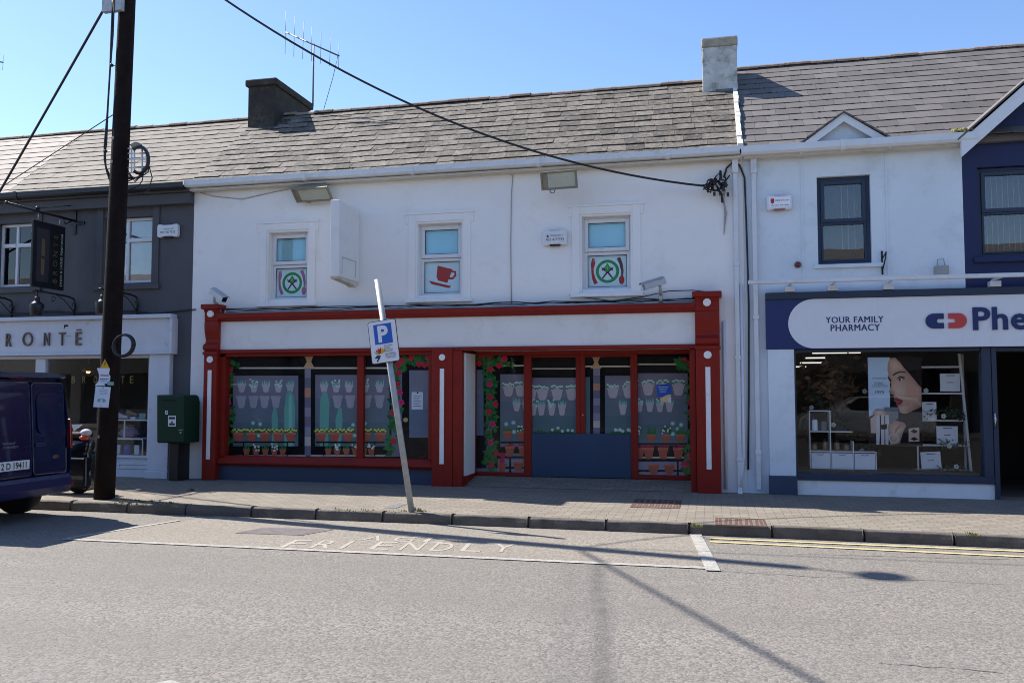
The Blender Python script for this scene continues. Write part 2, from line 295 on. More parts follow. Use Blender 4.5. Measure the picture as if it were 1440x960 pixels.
# ------------------------------------------------------------------ ground
def ground_mat(kind):
    m = bpy.data.materials.new(kind); m.use_nodes = True; nt = m.node_tree; N, L = nt.nodes, nt.links
    b = N['Principled BSDF']; tc = N.new('ShaderNodeTexCoord').outputs['Object']
    def noise(sc, det=4, ro=.6):
        n = N.new('ShaderNodeTexNoise'); n.inputs['Scale'].default_value = sc; n.inputs['Detail'].default_value = det; n.inputs['Roughness'].default_value = ro; L.new(tc, n.inputs['Vector']); return n.outputs['Fac']
    def rng(x, a, c, d, e):
        r = N.new('ShaderNodeMapRange'); r.inputs[1].default_value = a; r.inputs[2].default_value = c; r.inputs[3].default_value = d; r.inputs[4].default_value = e; L.new(x, r.inputs[0]); return r.outputs[0]
    def op(o, x, y):
        n = N.new('ShaderNodeMath'); n.operation = o
        for i, q in enumerate((x, y)):
            if isinstance(q, (int, float)): n.inputs[i].default_value = q
            else: L.new(q, n.inputs[i])
        return n.outputs[0]
    def mix(f, a, c):
        n = N.new('ShaderNodeMix'); n.data_type = 'RGBA'
        for k, q in (('Factor', f), ('A', a), ('B', c)):
            if isinstance(q, tuple): n.inputs[k].default_value = (*q, 1)
            elif isinstance(q, (int, float)): n.inputs[k].default_value = q
            else: L.new(q, n.inputs[k])
        return n.outputs['Result']
    b.inputs['Roughness'].default_value = .85; b.inputs['Specular IOR Level'].default_value = .3
    vor = N.new('ShaderNodeTexVoronoi'); vor.inputs['Scale'].default_value = 52; L.new(tc, vor.inputs['Vector'])
    bw = N.new('ShaderNodeSeparateColor'); L.new(vor.outputs['Color'], bw.inputs[0])
    if kind in ('asphalt', 'bay_surface', 'side_asphalt'):
        base = {'asphalt': (.208, .19, .168), 'bay_surface': (.25, .222, .185), 'side_asphalt': (.215, .2, .195)}[kind]
        lo = tuple(c*.62 for c in base); hi = tuple(c*1.28 for c in base)
        c = mix(rng(bw.outputs[0], 0, 1, 0, 1), lo, hi)
        c = mix(rng(noise(.5, 6), .35, .65, 0, .45), c, tuple(q*.86 for q in base))
        c = mix(rng(noise(8, 6, .7), .55, .8, 0, .4), c, tuple(q*.7 for q in base))
        c = mix(rng(noise(26, 2, .5), .66, .72, 0, .75), c, (.06, .057, .052))
        mp = N.new('ShaderNodeMapping'); mp.inputs['Scale'].default_value = (.09, .9, 1); L.new(tc, mp.inputs[0]); ns = N.new('ShaderNodeTexNoise'); ns.inputs['Scale'].default_value = 1.1; ns.inputs['Detail'].default_value = 5; L.new(mp.outputs[0], ns.inputs['Vector'])
        c = mix(rng(ns.outputs['Fac'], .42, .66, 0, .4), c, tuple(q*.74 for q in base)); c = mix(rng(noise(.33, 3), .55, .68, 0, .35), c, (base[0]*1.02, base[1]*.93, base[2]*.93))
        if kind == 'asphalt':   # worn tyre streaks running up the lane
            sx = N.new('ShaderNodeSeparateXYZ'); L.new(tc, sx.inputs[0])
            wob = op('MULTIPLY', op('SUBTRACT', noise(.7, 3), .5), .16)
            for x0, k, w, am in ((-1.06, -.15, .075, .6), (-1.29, -.15, .12, .2)):
                xx = op('SUBTRACT', op('ADD', sx.outputs[0], wob), op('ADD', op('MULTIPLY', op('ADD', sx.outputs[1], 5.2), k), x0))
                g = op('POWER', 2.718, op('MULTIPLY', op('POWER', op('DIVIDE', op('ABSOLUTE', xx, 0), w), 2.0), -1))
                g = op('MULTIPLY', op('MULTIPLY', g, am), rng(noise(5, 5), .3, .6, .3, 1))
                c = mix(g, c, (.07, .068, .066))
        L.new(c, b.inputs['Base Color'])
        h = op('ADD', op('MULTIPLY', vor.outputs['Distance'], -1.2), noise(120, 3))
        bp = N.new('ShaderNodeBump'); bp.inputs['Strength'].default_value = .55 if kind != 'bay_surface' else .4; bp.inputs['Distance'].default_value = .006; L.new(h, bp.inputs['Height']); L.new(bp.outputs[0], b.inputs['Normal'])
    elif kind == 'block_paving':
        br = N.new('ShaderNodeTexBrick'); br.offset = .5
        br.inputs['Scale'].default_value = 1; br.inputs['Brick Width'].default_value = .21; br.inputs['Row Height'].default_value = .105; br.inputs['Mortar Size'].default_value = .006; br.inputs['Mortar Smooth'].default_value = .5; br.inputs['Bias'].default_value = 0
        br.inputs['Color1'].default_value = (.205, .178, .143, 1); br.inputs['Color2'].default_value = (.26, .228, .186, 1); br.inputs['Mortar'].default_value = (.1, .09, .068, 1)
        L.new(tc, br.inputs['Vector'])
        c = mix(rng(noise(1.1, 6), .35, .7, 0, .45), br.outputs['Color'], (.165, .145, .12))
        c = mix(rng(noise(3.5, 8, .75), .58, .75, 0, .5), c, (.3, .27, .225))
        c = mix(rng(noise(14, 5, .7), .62, .75, 0, .5), c, (.12, .125, .06))
        L.new(c, b.inputs['Base Color'])
        h = op('ADD', op('MULTIPLY', br.outputs['Fac'], -1.), op('MULTIPLY', noise(60, 4), .5))
        bp = N.new('ShaderNodeBump'); bp.inputs['Strength'].default_value = .6; bp.inputs['Distance'].default_value = .008; L.new(h, bp.inputs['Height']); L.new(bp.outputs[0], b.inputs['Normal'])
    elif kind in ('worn_white', 'worn_yellow', 'worn_letter'):
        col = {'worn_white': (.42, .405, .365), 'worn_letter': (.37, .335, .28), 'worn_yellow': (.56, .45, .22)}[kind]
        und = {'worn_white': (.26, .245, .22), 'worn_letter': (.29, .265, .23), 'worn_yellow': (.3, .27, .2)}[kind]
        thr = {'worn_white': .44, 'worn_letter': .5, 'worn_yellow': .57}[kind]
        c = mix(rng(noise(22, 8, .8), thr, thr+.1, 0, .85), col, und)
        c = mix(rng(bw.outputs[0], 0, 1, 0, .3), c, und)
        L.new(c, b.inputs['Base Color'])
        bp = N.new('ShaderNodeBump'); bp.inputs['Strength'].default_value = .4; bp.inputs['Distance'].default_value = .005; L.new(vor.outputs['Distance'], bp.inputs['Height']); L.new(bp.outputs[0], b.inputs['Normal'])
    elif kind == 'kerb_stone':
        c = mix(rng(noise(3, 6), .3, .7, 0, 1), (.075, .067, .058), (.17, .152, .13))
        c = mix(rng(noise(30, 5, .7), .55, .7, 0, .6), c, (.05, .047, .042))
        a = N.new('ShaderNodeAttribute'); a.attribute_name = 'tint'
        c = mix(rng(a.outputs['Fac'], 0, 1, 0, .4), c, (.11, .097, .083))
        L.new(c, b.inputs['Base Color'])
        bp = N.new('ShaderNodeBump'); bp.inputs['Strength'].default_value = .7; bp.inputs['Distance'].default_value = .01; L.new(noise(45, 6, .7), bp.inputs['Height']); L.new(bp.outputs[0], b.inputs['Normal'])
    return m
for k in ('asphalt', 'bay_surface', 'side_asphalt', 'block_paving', 'worn_white', 'worn_yellow', 'worn_letter', 'kerb_stone'): M[k] = ground_mat(k)
XL, XR = -60., 60.
def kerb_y(x): return -3.17-.0+(-.016*max(0, x+3.6))-(.02*max(0, x-.2))
b = MB(); b.flat([(-600, -600), (600, -600), (600, 600), (-600, 600)], -.3); b.build('ground', mat('far_earth', (.1, .11, .07), .9), kind='structure')
b = MB(); b.flat([(XL, -17.6), (XR, -17.6), (XR, -2.9), (XL, -2.9)], ROAD); b.build('road', M['asphalt'], kind='structure')
b = MB(); b.box(XL, XR, -20.9, -17.5, -.25, 0); b.build('near_pavement', M['block_paving'], kind='structure')
# pavement with a ramp into the recessed entrance
KW = .11
xs = [XL, -20, -12, -8, -5, -3.6, -.2, 1, 2, 3, 4, 6, 10, 20, XR]
b = MB()
for a, c in zip(xs, xs[1:]): b.add([(a, kerb_y(a)+KW, 0), (c, kerb_y(c)+KW, 0), (c, 8, 0), (a, 8, 0)], [(0, 1, 2, 3)])
b.prismx([(-.12, .004), (.52, .12), (1.2, .12), (1.2, .004)], -3.86, -.3)
b.build('pavement', M['block_paving'], kind='structure')
# kerb stones
b = MB(); x = -30.3
while x < 25:
    w = random.choice([.9, .92, .88, .95]); g = .012; y0, y1 = kerb_y(x), kerb_y(x+w); dz = random.uniform(-.006, .006); t = random.random()
    if not (abs(x-.2) < .0):
        n = 6; vs = []
        for i in range(n+1):
            f = i/n; xx = x+g+(w-2*g)*f; yy = y0+(y1-y0)*f; jy = random.uniform(-.006, .006); jz = random.uniform(-.007, .004)-(.006 if i in (0, n) else 0)
            vs += [(xx, yy-.004, -.2), (xx, yy+.002+jy, -.055), (xx, yy+.014+jy, .002+dz+jz), (xx, yy+.05+jy, .006+dz), (xx, yy+KW, .004+dz), (xx, yy+KW, -.2)]
        fs = [(i*6+k, (i+1)*6+k, (i+1)*6+k+1, i*6+k+1) for i in range(n) for k in range(5)]+[(5, 4, 3, 2, 1, 0), tuple(n*6+k for k in range(6))]
        b.add(vs, fs, 0, t)
    x += w
b.build('kerb', M['kerb_stone'], bev=.009, kind='structure', seg=2)
b = MB(); b.prismz([(XL, kerb_y(XL)+.03), (-20, kerb_y(-20)+.03), (-3.6, kerb_y(-3.6)+.03), (.2, kerb_y(.2)+.03), (XR, kerb_y(20)-.4), (XR, kerb_y(20)), (20, kerb_y(20)+KW), (.2, kerb_y(.2)+KW), (XL, kerb_y(XL)+KW)], -.22, -.02); b.build('kerb_bedding', mat('kerb_joint', (.07, .065, .055), .9, bump=.3), kind='structure')
# parking bay surface and lines
z1, z2, z3 = ROAD+.004, ROAD+.008, ROAD+.012
def gp(u, v, z): p = G(u, v, z); return (p.x, p.y)
bay = [gp(90, 757, z1), gp(1005, 800, z1), (-.2, kerb_y(-.2)+.02), (-6.3, kerb_y(-6.3)+.02)]
b = MB(); b.flat(bay, z1); b.build('parking_bay', M['bay_surface'], kind='structure')
def strip(mb, p, q, w, z):
    p, q = Vector((*p, 0)), Vector((*q, 0)); d = (q-p).normalized(); n = Vector((-d.y, d.x, 0))*w/2
    k = max(1, int((q-p).length/.5)); 
    for i in range(k):
        a, c = p+(q-p)*(i/k), p+(q-p)*((i+1)/k); e = [random.uniform(-.006, .006) for _ in range(4)] if False else [0]*4
        mb.flat([(a-n)[:2], (c-n)[:2], (c+n)[:2], (a+n)[:2]], z)
b = MB()
strip(b, gp(90, 757, z2), gp(1000, 798, z2), .085, z2)
strip(b, gp(95, 756, z2), gp(252, 731, z2), .07, z2)
e0, e1 = gp(978, 751, z2), gp(1003, 802, z2); strip(b, e0, e1, .13, z3)
b.build('bay_line', M['worn_white'], kind='structure')
b = MB()
for dv in (0, 7.5):
    strip(b, gp(998, 756.2+dv*.62, z2), gp(1440, 774.5+dv, z2), .07, z2); p, q = gp(998, 756.2+dv*.62, z2), gp(1440, 774.5+dv, z2)
    d = ((q[0]-p[0]), (q[1]-p[1])); strip(b, q, (q[0]+d[0]*5, q[1]+d[1]*5), .055, z2)
b.build('yellow_line', M['worn_yellow'], kind='structure')
b = MB()
def road_word(word, u0, v0, u1, v1, hh):
    p, q = Vector((*gp(u0, v0, z2), z2-.001)), Vector((*gp(u1, v1, z2), z2-.001)); R = (q-p); U = Vector((-R.y, R.x, 0))
    n = len(word); step = R.length/(n-.35)
    for i, ch in enumerate(word):
        wd = .045 if ch == 'I' else step*.66
        b.text(ch, p+R.normalized()*(i*step), R, U, hh, width=wd, ext=.0004)
road_word('FRIENDLY', 392, 769, 718, 776, .46)
road_word('AGE', 505, 759, 622, 762.5, .3)
b.build('road_lettering', M['worn_letter'], kind='structure')
# sunken cover in the bay, its shadow painted into the dark patch
b = MB(); p0, p1, p2, p3 = gp(372, 741, z2), gp(470, 744, z2), gp(425, 752, z2), gp(330, 749, z2)
b.flat([p0, p1, p2, p3], z2); b.build('cover_shadow_patch', mat('cover_shadow_patch', (.13, .11, .11), .9, var=.3, vscale=9, bump=.6, bscale=60), kind='structure')
b = MB(); b.flat([gp(205, 962, z1), gp(240, 955, z1), gp(262, 962, z1), gp(250, 985, z1), gp(190, 985, z1)], z1); b.build('lane_line', M['worn_white'], kind='structure')
# fine cracks in the tarmac, plus a wire's thin shadow painted dark
b = MB()
def crack_shadow(pts, w):
    pp = [gp(u, v, z1) for u, v in pts]; q = []
    for a, c in zip(pp, pp[1:]):
        for i in range(6): t = i/6; q.append((a[0]+(c[0]-a[0])*t+random.uniform(-.02, .02), a[1]+(c[1]-a[1])*t+random.uniform(-.02, .02)))
    for a, c in zip(q, q[1:]): strip(b, a, c, w*random.uniform(.5, 1.2), z1+.0005*random.randint(0, 1))
crack_shadow([(1010, 802), (1150, 810), (1300, 815), (1440, 822)], .012)
crack_shadow([(1240, 931), (1330, 938), (1430, 946)], .01); crack_shadow([(1120, 778), (1300, 783), (1440, 786)], .014)  # the second line here is a painted wire shadow
b.build('road_crack_shadow', mat('crack_shadow_dark', (.12, .112, .105), .9), kind='structure')
# weeds along the kerb
b = MB()
def tuft(x, y, n, h, z=0.0):
    for _ in range(n):
        a = random.uniform(0, 6.28); r = random.uniform(0, .05); hh = h*random.uniform(.4, 1.1); ln = random.uniform(.2, .8)*hh
        bx, by = x+r*math.cos(a), y+r*math.sin(a); w = .006; dx, dy = math.cos(a), math.sin(a)
        b.add([(bx-dy*w, by+dx*w, z), (bx+dy*w, by-dx*w, z), (bx+dx*ln*.5+dy*w*.7, by+dy*ln*.5-dx*w*.7, z+hh*.7), (bx+dx*ln, by+dy*ln, z+hh)], [(0, 1, 2), (0, 2, 3)])
for i in range(30):
    u = random.uniform(160, 250); p = G(u, 708+(u-160)*.06-random.uniform(0, 7), 0); tuft(p.x, p.y, 9, .03)
for i in range(30):
    u = random.uniform(470, 600); p = G(u, 717+(u-470)*.03+random.uniform(-3, 2), 0); tuft(p.x, p.y, 5, .02)
for u, v, h in ((579, 717, .06), (590, 719, .05), (978, 739, .035), (979, 741, .04), (1368, 751, .03), (1369, 753, .03), (1075, 690, .05), (1160, 692, .04), (1190, 694, .03), (1055, 688, .06), (268, 690, .05), (300, 675, .02)):
    p = G(u, v, 0); 
    for k in range(3): tuft(p.x+random.uniform(-.05, .05), p.y, 10, h)
b.build('grass', M['grass'], kind='stuff')
# drain grating in the paving, gully grate at the kerb, small cover by the sign
M['pit'] = mat('pit', (.15, .13, .105), .9)
def grating(u0, v0, u1, v1, n, name, label, hgt=.006):
    a, c = G(u0, v0, 0), G(u1, v1, 0); x0, x1, y0, y1 = a.x, c.x, min(a.y, c.y), max(a.y, c.y)
    t = thing(name, label, 'drain', ((x0+x1)/2, (y0+y1)/2, 0))
    f = MB(); f.box(x0, x1, y0, y1, -.01, .003); f.build('drain_pit', M['pit'], t)
    f = MB(); w = .025; f.box(x0, x0+w, y0, y1, .0035, hgt); f.box(x1-w, x1, y0, y1, .004, hgt); f.box(x0+w, x1-w, y0, y0+w, .004, hgt); f.box(x0+w, x1-w, y1-w, y1, .004, hgt); f.build('rim', M['rust'], t, bev=.003)
    f = MB(); s = (x1-x0-2*w)/n
    for i in range(n):
        xx = x0+w+s*(i+.5); k = .06 if i % 2 else 0
        f.add([(xx-s*.27, y0+w, .004), (xx+s*.27, y0+w, .004), (xx+s*.27+k*.3, y1-w, .004), (xx-s*.27+k*.3, y1-w, .004), (xx-s*.27, y0+w, hgt), (xx+s*.27, y0+w, hgt), (xx+s*.27+k*.3, y1-w, hgt), (xx-s*.27+k*.3, y1-w, hgt)],
              [(0, 3, 2, 1), (4, 5, 6, 7), (0, 1, 5, 4), (1, 2, 6, 5), (2, 3, 7, 6), (3, 0, 4, 7)])
    f.build('bars', M['rust'], t, bev=.002)
grating(886, 713, 959, 703.5, 15, 'drain_grating', 'long rusty drain grating set in the paving before the red shopfront')
grating(1006, 738, 1075, 730, 9, 'gully_grate', 'rusty iron gully grate beside the kerb end near yellow lines')
a = G(540, 714, 0); c = G(572, 709, 0); b = MB(); b.box(a.x, c.x, a.y, c.y, -.02, .006); b.build('access_cover', mat('cover_iron', (.16, .16, .16), .6, var=.3, vscale=20, bump=.5), bev=.004, label='small square grey access cover in the paving beside sign pole', cat='cover')
# ------------------------------------------------------------------ building helpers
def wall_skin(mb, x0, x1, z0, z1, y0, y1, holes, mi=0):
    xs = sorted({x0, x1, *[h[0] for h in holes], *[h[1] for h in holes]}); zs = sorted({z0, z1, *[h[2] for h in holes], *[h[3] for h in holes]})
    xs = [x for x in xs if x0 <= x <= x1]; zs = [z for z in zs if z0 <= z <= z1]
    def solid(i, j):
        if i < 0 or j < 0 or i >= len(xs)-1 or j >= len(zs)-1: return False
        cx, cz = (xs[i]+xs[i+1])/2, (zs[j]+zs[j+1])/2
        return not any(h[0] < cx < h[1] and h[2] < cz < h[3] for h in holes)
    for i in range(len(xs)-1):
        for j in range(len(zs)-1):
            if not solid(i, j): continue
            a, b, c, d = xs[i], xs[i+1], zs[j], zs[j+1]
            mb.add([(a, y0, c), (b, y0, c), (b, y0, d), (a, y0, d)], [(0, 1, 2, 3)], mi)
            mb.add([(a, y1, c), (b, y1, c), (b, y1, d), (a, y1, d)], [(3, 2, 1, 0)], mi)
            if not solid(i-1, j): mb.add([(a, y0, c), (a, y1, c), (a, y1, d), (a, y0, d)], [(3, 2, 1, 0)], mi)
            if not solid(i+1, j): mb.add([(b, y0, c), (b, y1, c), (b, y1, d), (b, y0, d)], [(0, 1, 2, 3)], mi)
            if not solid(i, j-1): mb.add([(a, y0, c), (b, y0, c), (b, y1, c), (a, y1, c)], [(3, 2, 1, 0)], mi)
            if not solid(i, j+1): mb.add([(a, y0, d), (b, y0, d), (b, y1, d), (a, y1, d)], [(0, 1, 2, 3)], mi)
def slates(mb, x0, x1, base_y, base_z, pitch, L, sw, ex, th=.008, seed=1, skip=None, clip=None, rough=1.0, wave=0.0):
    rnd = random.Random(seed); c, s = math.cos(pitch), math.sin(pitch)
    n = int(math.ceil(L/ex))
    def pt(x, d, h):
        w = wave*(math.sin(x*.9+seed)*.6+math.sin(x*2.3+d*1.1)*.4)
        return (x, base_y+d*c-(h+w)*s, base_z+d*s+(h+w)*c)
    for r in range(n):
        d0 = r*ex; d1 = min(d0+ex*1.25, L+.01); off = (r % 2)*sw/2
        x = x0-off
        while x < x1:
            w = sw*(1+rnd.uniform(-.05, .05)*rough); a, b = max(x, x0)+.002, min(x+w, x1)-.002; x += w
            if b-a < .02: continue
            if clip: 
                a2, b2 = clip(a, b, (d0+d1)/2)
                if b2-a2 < .02: continue
                a, b = a2, b2
            if skip and skip((a+b)/2, d0+ex/2): continue
            j = rnd.uniform(-.004, .006)*rough; h = th*1.5+rnd.uniform(0, .005)*rough; k = rnd.uniform(-.006, .006)*rough
            q = d0+j
            vs = [pt(a, q+k, h), pt(b, q-k, h), pt(b, d1, th*.2), pt(a, d1, th*.2), pt(a, q+k, h-th), pt(b, q-k, h-th), pt(b, d1, -th*.8), pt(a, d1, -th*.8)]
            mb.add(vs, [(0, 1, 2, 3), (4, 5, 1, 0), (5, 6, 2, 1), (7, 4, 0, 3)], 0, rnd.random())
def deck(mb, x0, x1, ey, ez, ry, rz, th=.1, back=True):
    # solid roof under the slates: front slope to the ridge and back slope down
    poly = [(ey, ez), (ry, rz), (2*ry-ey, ez), (2*ry-ey, ez-th), (ey, ez-th)]
    mb.prismx(poly, x0, x1, 0, .4)
def ridge(mb, x0, x1, y, z, r=.1, step=.42, seed=3):
    rnd = random.Random(seed); x = x0
    while x < x1-.05:
        e = min(x+step, x1); dz = rnd.uniform(-.012, .012); rr = r*(1+rnd.uniform(-.06, .06)); vs = []; n = 7
        for xx in (x+.004, e-.004):
            for k in range(n):
                a = math.pi*k/(n-1)-.0; vs.append((xx, y-rr*1.25*math.cos(a), z-.05+dz+rr*math.sin(a)))
        fs = [(k, k+1, n+k+1, n+k) for k in range(n-1)]+[tuple(range(n)), tuple(range(2*n-1, n-1, -1))]
        mb.add(vs, fs, 0, rnd.random(), False); x = e
def gutter(mb, x0, x1, y, z, w=.12, h=.11, mi=0, joints=()):
    prof = [(y-w, z), (y-w-.012, z), (y-w-.01, z-h*.75), (y-w+.02, z-h), (y, z-h), (y, z-h+.01), (y-w+.022, z-h+.01), (y-w, z-h*.74)]
    mb.prismx(prof, x0, x1, mi)
    for x in joints: mb.prismx([(y-w-.022, z+.008), (y-w-.02, z-h*.78), (y-w+.012, z-h-.012), (y, z-h-.012), (y, z-h), (y-w+.016, z-h), (y-w-.0125, z-h*.75), (y-w-.013, z+.008)], x-.035, x+.035, mi)
def downpipe(mb, x, y, z0, z1, w=.065, zs=(), shoe=False, top=True):
    mb.box(x-w/2, x+w/2, y-w, y, z0, z1)
    for z in zs: mb.box(x-w/2-.012, x+w/2+.012, y-w-.01, y, z-.03, z+.03)
    if top: mb.box(x-w*.66, x+w*.66, y-w*1.35, y+.0, z1-.26, z1-.002)
    if shoe: mb.add([(x-w/2, y-w, z0), (x+w/2, y-w, z0), (x+w/2, y, z0), (x-w/2, y, z0), (x-w/2, y-w*2, z0-.1), (x+w/2, y-w*2, z0-.1), (x+w/2, y-w*.9, z0-.12), (x-w/2, y-w*.9, z0-.12)], [(0, 1, 5, 4), (1, 2, 6, 5), (2, 3, 7, 6), (3, 0, 4, 7), (4, 5, 6, 7)])
def circ(cx, cz, r, n=24, rz=None, a0=0, a1=2*math.pi):
    rz = rz or r; full = abs(a1-a0-2*math.pi) < 1e-6; m = n if full else n+1
    return [(cx+r*math.cos(a0+(a1-a0)*k/n), cz+rz*math.sin(a0+(a1-a0)*k/n)) for k in range(m)]
def ring(mb, cx, cz, r0, r1, y, mi, n=32, asp=1.0):
    for k in range(n):
        a, c = 2*math.pi*k/n, 2*math.pi*(k+1)/n
        mb.sheet([(cx+r0*math.cos(a), cz+asp*r0*math.sin(a)), (cx+r1*math.cos(a), cz+asp*r1*math.sin(a)), (cx+r1*math.cos(c), cz+asp*r1*math.sin(c)), (cx+r0*math.cos(c), cz+asp*r0*math.sin(c))], y, mi)
def ribbon(pts, ws):            # flat ribbon outline round a polyline in (x,z)
    L_, R_ = [], []
    for i, p in enumerate(pts):
        a, c = pts[max(i-1, 0)], pts[min(i+1, len(pts)-1)]; d = math.hypot(c[0]-a[0], c[1]-a[1]) or 1; nx, nz = -(c[1]-a[1])/d, (c[0]-a[0])/d
        w = ws[i] if isinstance(ws, (list, tuple)) else ws
        L_.append((p[0]+nx*w, p[1]+nz*w)); R_.append((p[0]-nx*w, p[1]-nz*w))
    return L_, R_
def ribbon_sheet(mb, pts, ws, y, mi):
    L_, R_ = ribbon(pts, ws)
    for i in range(len(pts)-1): mb.sheet([L_[i], L_[i+1], R_[i+1], R_[i]], y, mi)
# ------------------------------------------------------------------ the white building with the red shopfront
PIT = math.radians(39); EY, EZ = -.12, 5.13; RY = EY+2.34; RZ = EZ+2.34*math.tan(PIT); SL = 2.34/math.cos(PIT)
X0, X1 = -8.83, .50
B1 = thing('shop_building', 'white rendered two storey building with an empty red and white shopfront', 'building', (-4.2, 0, 0))
wins = [RC(377, 326, 432, 425, 0), RC(587, 313.5, 649, 419, 0), RC(818, 303, 887, 411, 0)]
b = MB()
wall_skin(b, X0, X1, -.15, 5.1, 0, .28, [*wins, (-8.22, -.24, -.3, 2.25)])
b.box(X0, X0+.2, .28, 5.2, -.15, 5.08); b.box(X1-.2, X1, .28, 5.2, -.15, 5.08); b.box(X0+.2, X1-.2, 5.0, 5.2, -.15, 5.08)
b.box(X0+.2, X1-.2, .285, 5, 2.3, 2.5)
b.build('wall', M['white_render'], B1)
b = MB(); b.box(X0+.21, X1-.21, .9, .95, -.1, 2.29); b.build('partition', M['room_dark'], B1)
roof = MB(); deck(roof, X0, .44, EY+.03, EZ-.01, RY, RZ-.03); 
slates(roof, X0-.02, .44, EY-.06, EZ-.03, PIT, SL+.06, .31, .235, seed=4, rough=2.3, wave=.006)
ro = roof.build('roof', M['slate_old'], B1)
def specks(parent, x0, x1, ex, n, m, seed, L, pit, name, big=1.0):
    rnd = random.Random(seed); b = MB(); c, s = math.cos(pit), math.sin(pit); rows = int(L/ex)
    for _ in range(n):
        x = rnd.uniform(x0, x1); d = rnd.randint(1, rows)*ex-.006; w = rnd.uniform(.012, .035)*big; e = rnd.uniform(.01, .03)*big
        h = .018; P_ = lambda a, q, k: (x+a, EY-.06+(d+q)*c-k*s, EZ-.03+(d+q)*s+k*c)
        b.add([P_(-w, -e*.3, 0), P_(w, -e*.4, 0), P_(w*.6, e, .004), P_(-w*.5, e*1.2, .004), P_(-w*.4, 0, h), P_(w*.5, 0, h)], [(0, 1, 5, 4), (1, 2, 5), (2, 3, 4, 5), (3, 0, 4)])
    o = b.build(name, m, parent); o['kind'] = 'stuff'; return o
M['lichen_dark'] = mat('lichen_dark', (.04, .03, .022), .95, var=.4, vscale=20); M['lichen_rust'] = mat('lichen_rust', (.22, .12, .055), .95, var=.4, vscale=9)
specks(ro, X0, .4, .235, 120, M['lichen_dark'], 3, SL, PIT, 'moss'); specks(ro, -1.1, .42, .235, 46, M['lichen_rust'], 5, SL, PIT, 'lichen', 1.8)
b = MB(); ridge(b, X0, .42, RY, RZ+.035, .075, .4, 5); b.build('ridge_tiles', M['ridge_clay'], ro)
# mortar verge between the two roofs
b = MB(); rnd = random.Random(2); d = 0
while d < SL-.05:
    e = d+.16; y, z = EY+d*math.cos(PIT), EZ+d*math.sin(PIT); y2, z2_ = EY+e*math.cos(PIT), EZ+e*math.sin(PIT); h = .075+rnd.uniform(-.012, .012); w = rnd.uniform(-.01, .01)
    b.add([(.425, y, z), (.51+w, y, z), (.51+w, y2, z2_), (.425, y2, z2_), (.43, y, z+h), (.50+w, y, z+h), (.50+w, y2, z2_+h), (.43, y2, z2_+h)], [(4, 5, 6, 7), (0, 1, 5, 4), (1, 2, 6, 5), (3, 0, 4, 7), (2, 3, 7, 6)]); d = e
b.build('verge', M['mortar'], ro)
# chimneys
y0 = 1.76; cx0 = -8.86; cx1 = -8.28
ctop = P(388, 111, y0).z
ch = MB(); ch.box(cx0, cx1, y0, 3.3, 5.6, ctop-.12); cho = ch.build('chimney', M['chimney_dark'], ro, bev=.012)
ch = MB(); ch.box(cx0-.05, cx1+.05, y0-.05, 3.35, ctop-.12, ctop+.02); ch.build('chimney_cap', M['chimney_dark'], cho, bev=.03)
y0 = RY-.42; cx0, cx1 = P(988, 120, y0).x, P(1037, 120, y0).x; ct = P(1010, 52, y0).z
ch = MB(); ch.box(cx0, cx1, y0, RY+.4, 6.2, ct-.17); cho2 = ch.build('chimney', M['chimney_light'], ro, bev=.015)
ch = MB(); ch.box(cx0-.015, cx1+.015, y0-.015, RY+.42, ct-.17, ct); ch.build('chimney_cap', M['chimney_cap'], cho2, bev=.03)
ch = MB(); ch.box(cx0+.22, cx1-.01, y0-.012, y0-.002, P(1010, 133, y0).z, P(1010, 126, y0).z); ch.build('flashing', M['lead'], cho2)
# eaves
b = MB(); b.box(X0, X1-.02, -.17, -.002, 4.985, 5.02); b.build('soffit', M['soffit'], B1)
b = MB(); gutter(b, X0-.03, .455, -.14, 5.145, joints=(-6.6, -4.7, -2.6, -.6)); b.build('gutter', M['upvc_gutter'], B1)
b = MB(); xx = P(1036, 400, 0).x; downpipe(b, xx, -.02, .1, 5.04, zs=(.5, 2.0, 3.4), shoe=True); b.build('downpipe', M['upvc_gutter'], B1, bev=.006)
b = MB(); xx = P(1018, 500, 0).x; b.cyl((P(1018, 460, -.03).x, -.03, .06), (P(1018, 460, -.03).x, -.03, P(1018, 452, -.03).z), .024, 10)
p = P(1044, 530, -.04); b.tube([(p.x, -.04, 3.1), (p.x, -.04, .55), (p.x-.03, -.06, .35), (p.x-.05, -.07, .04)], .026, 10)
b.build('cable_conduit', M['upvc'], B1)
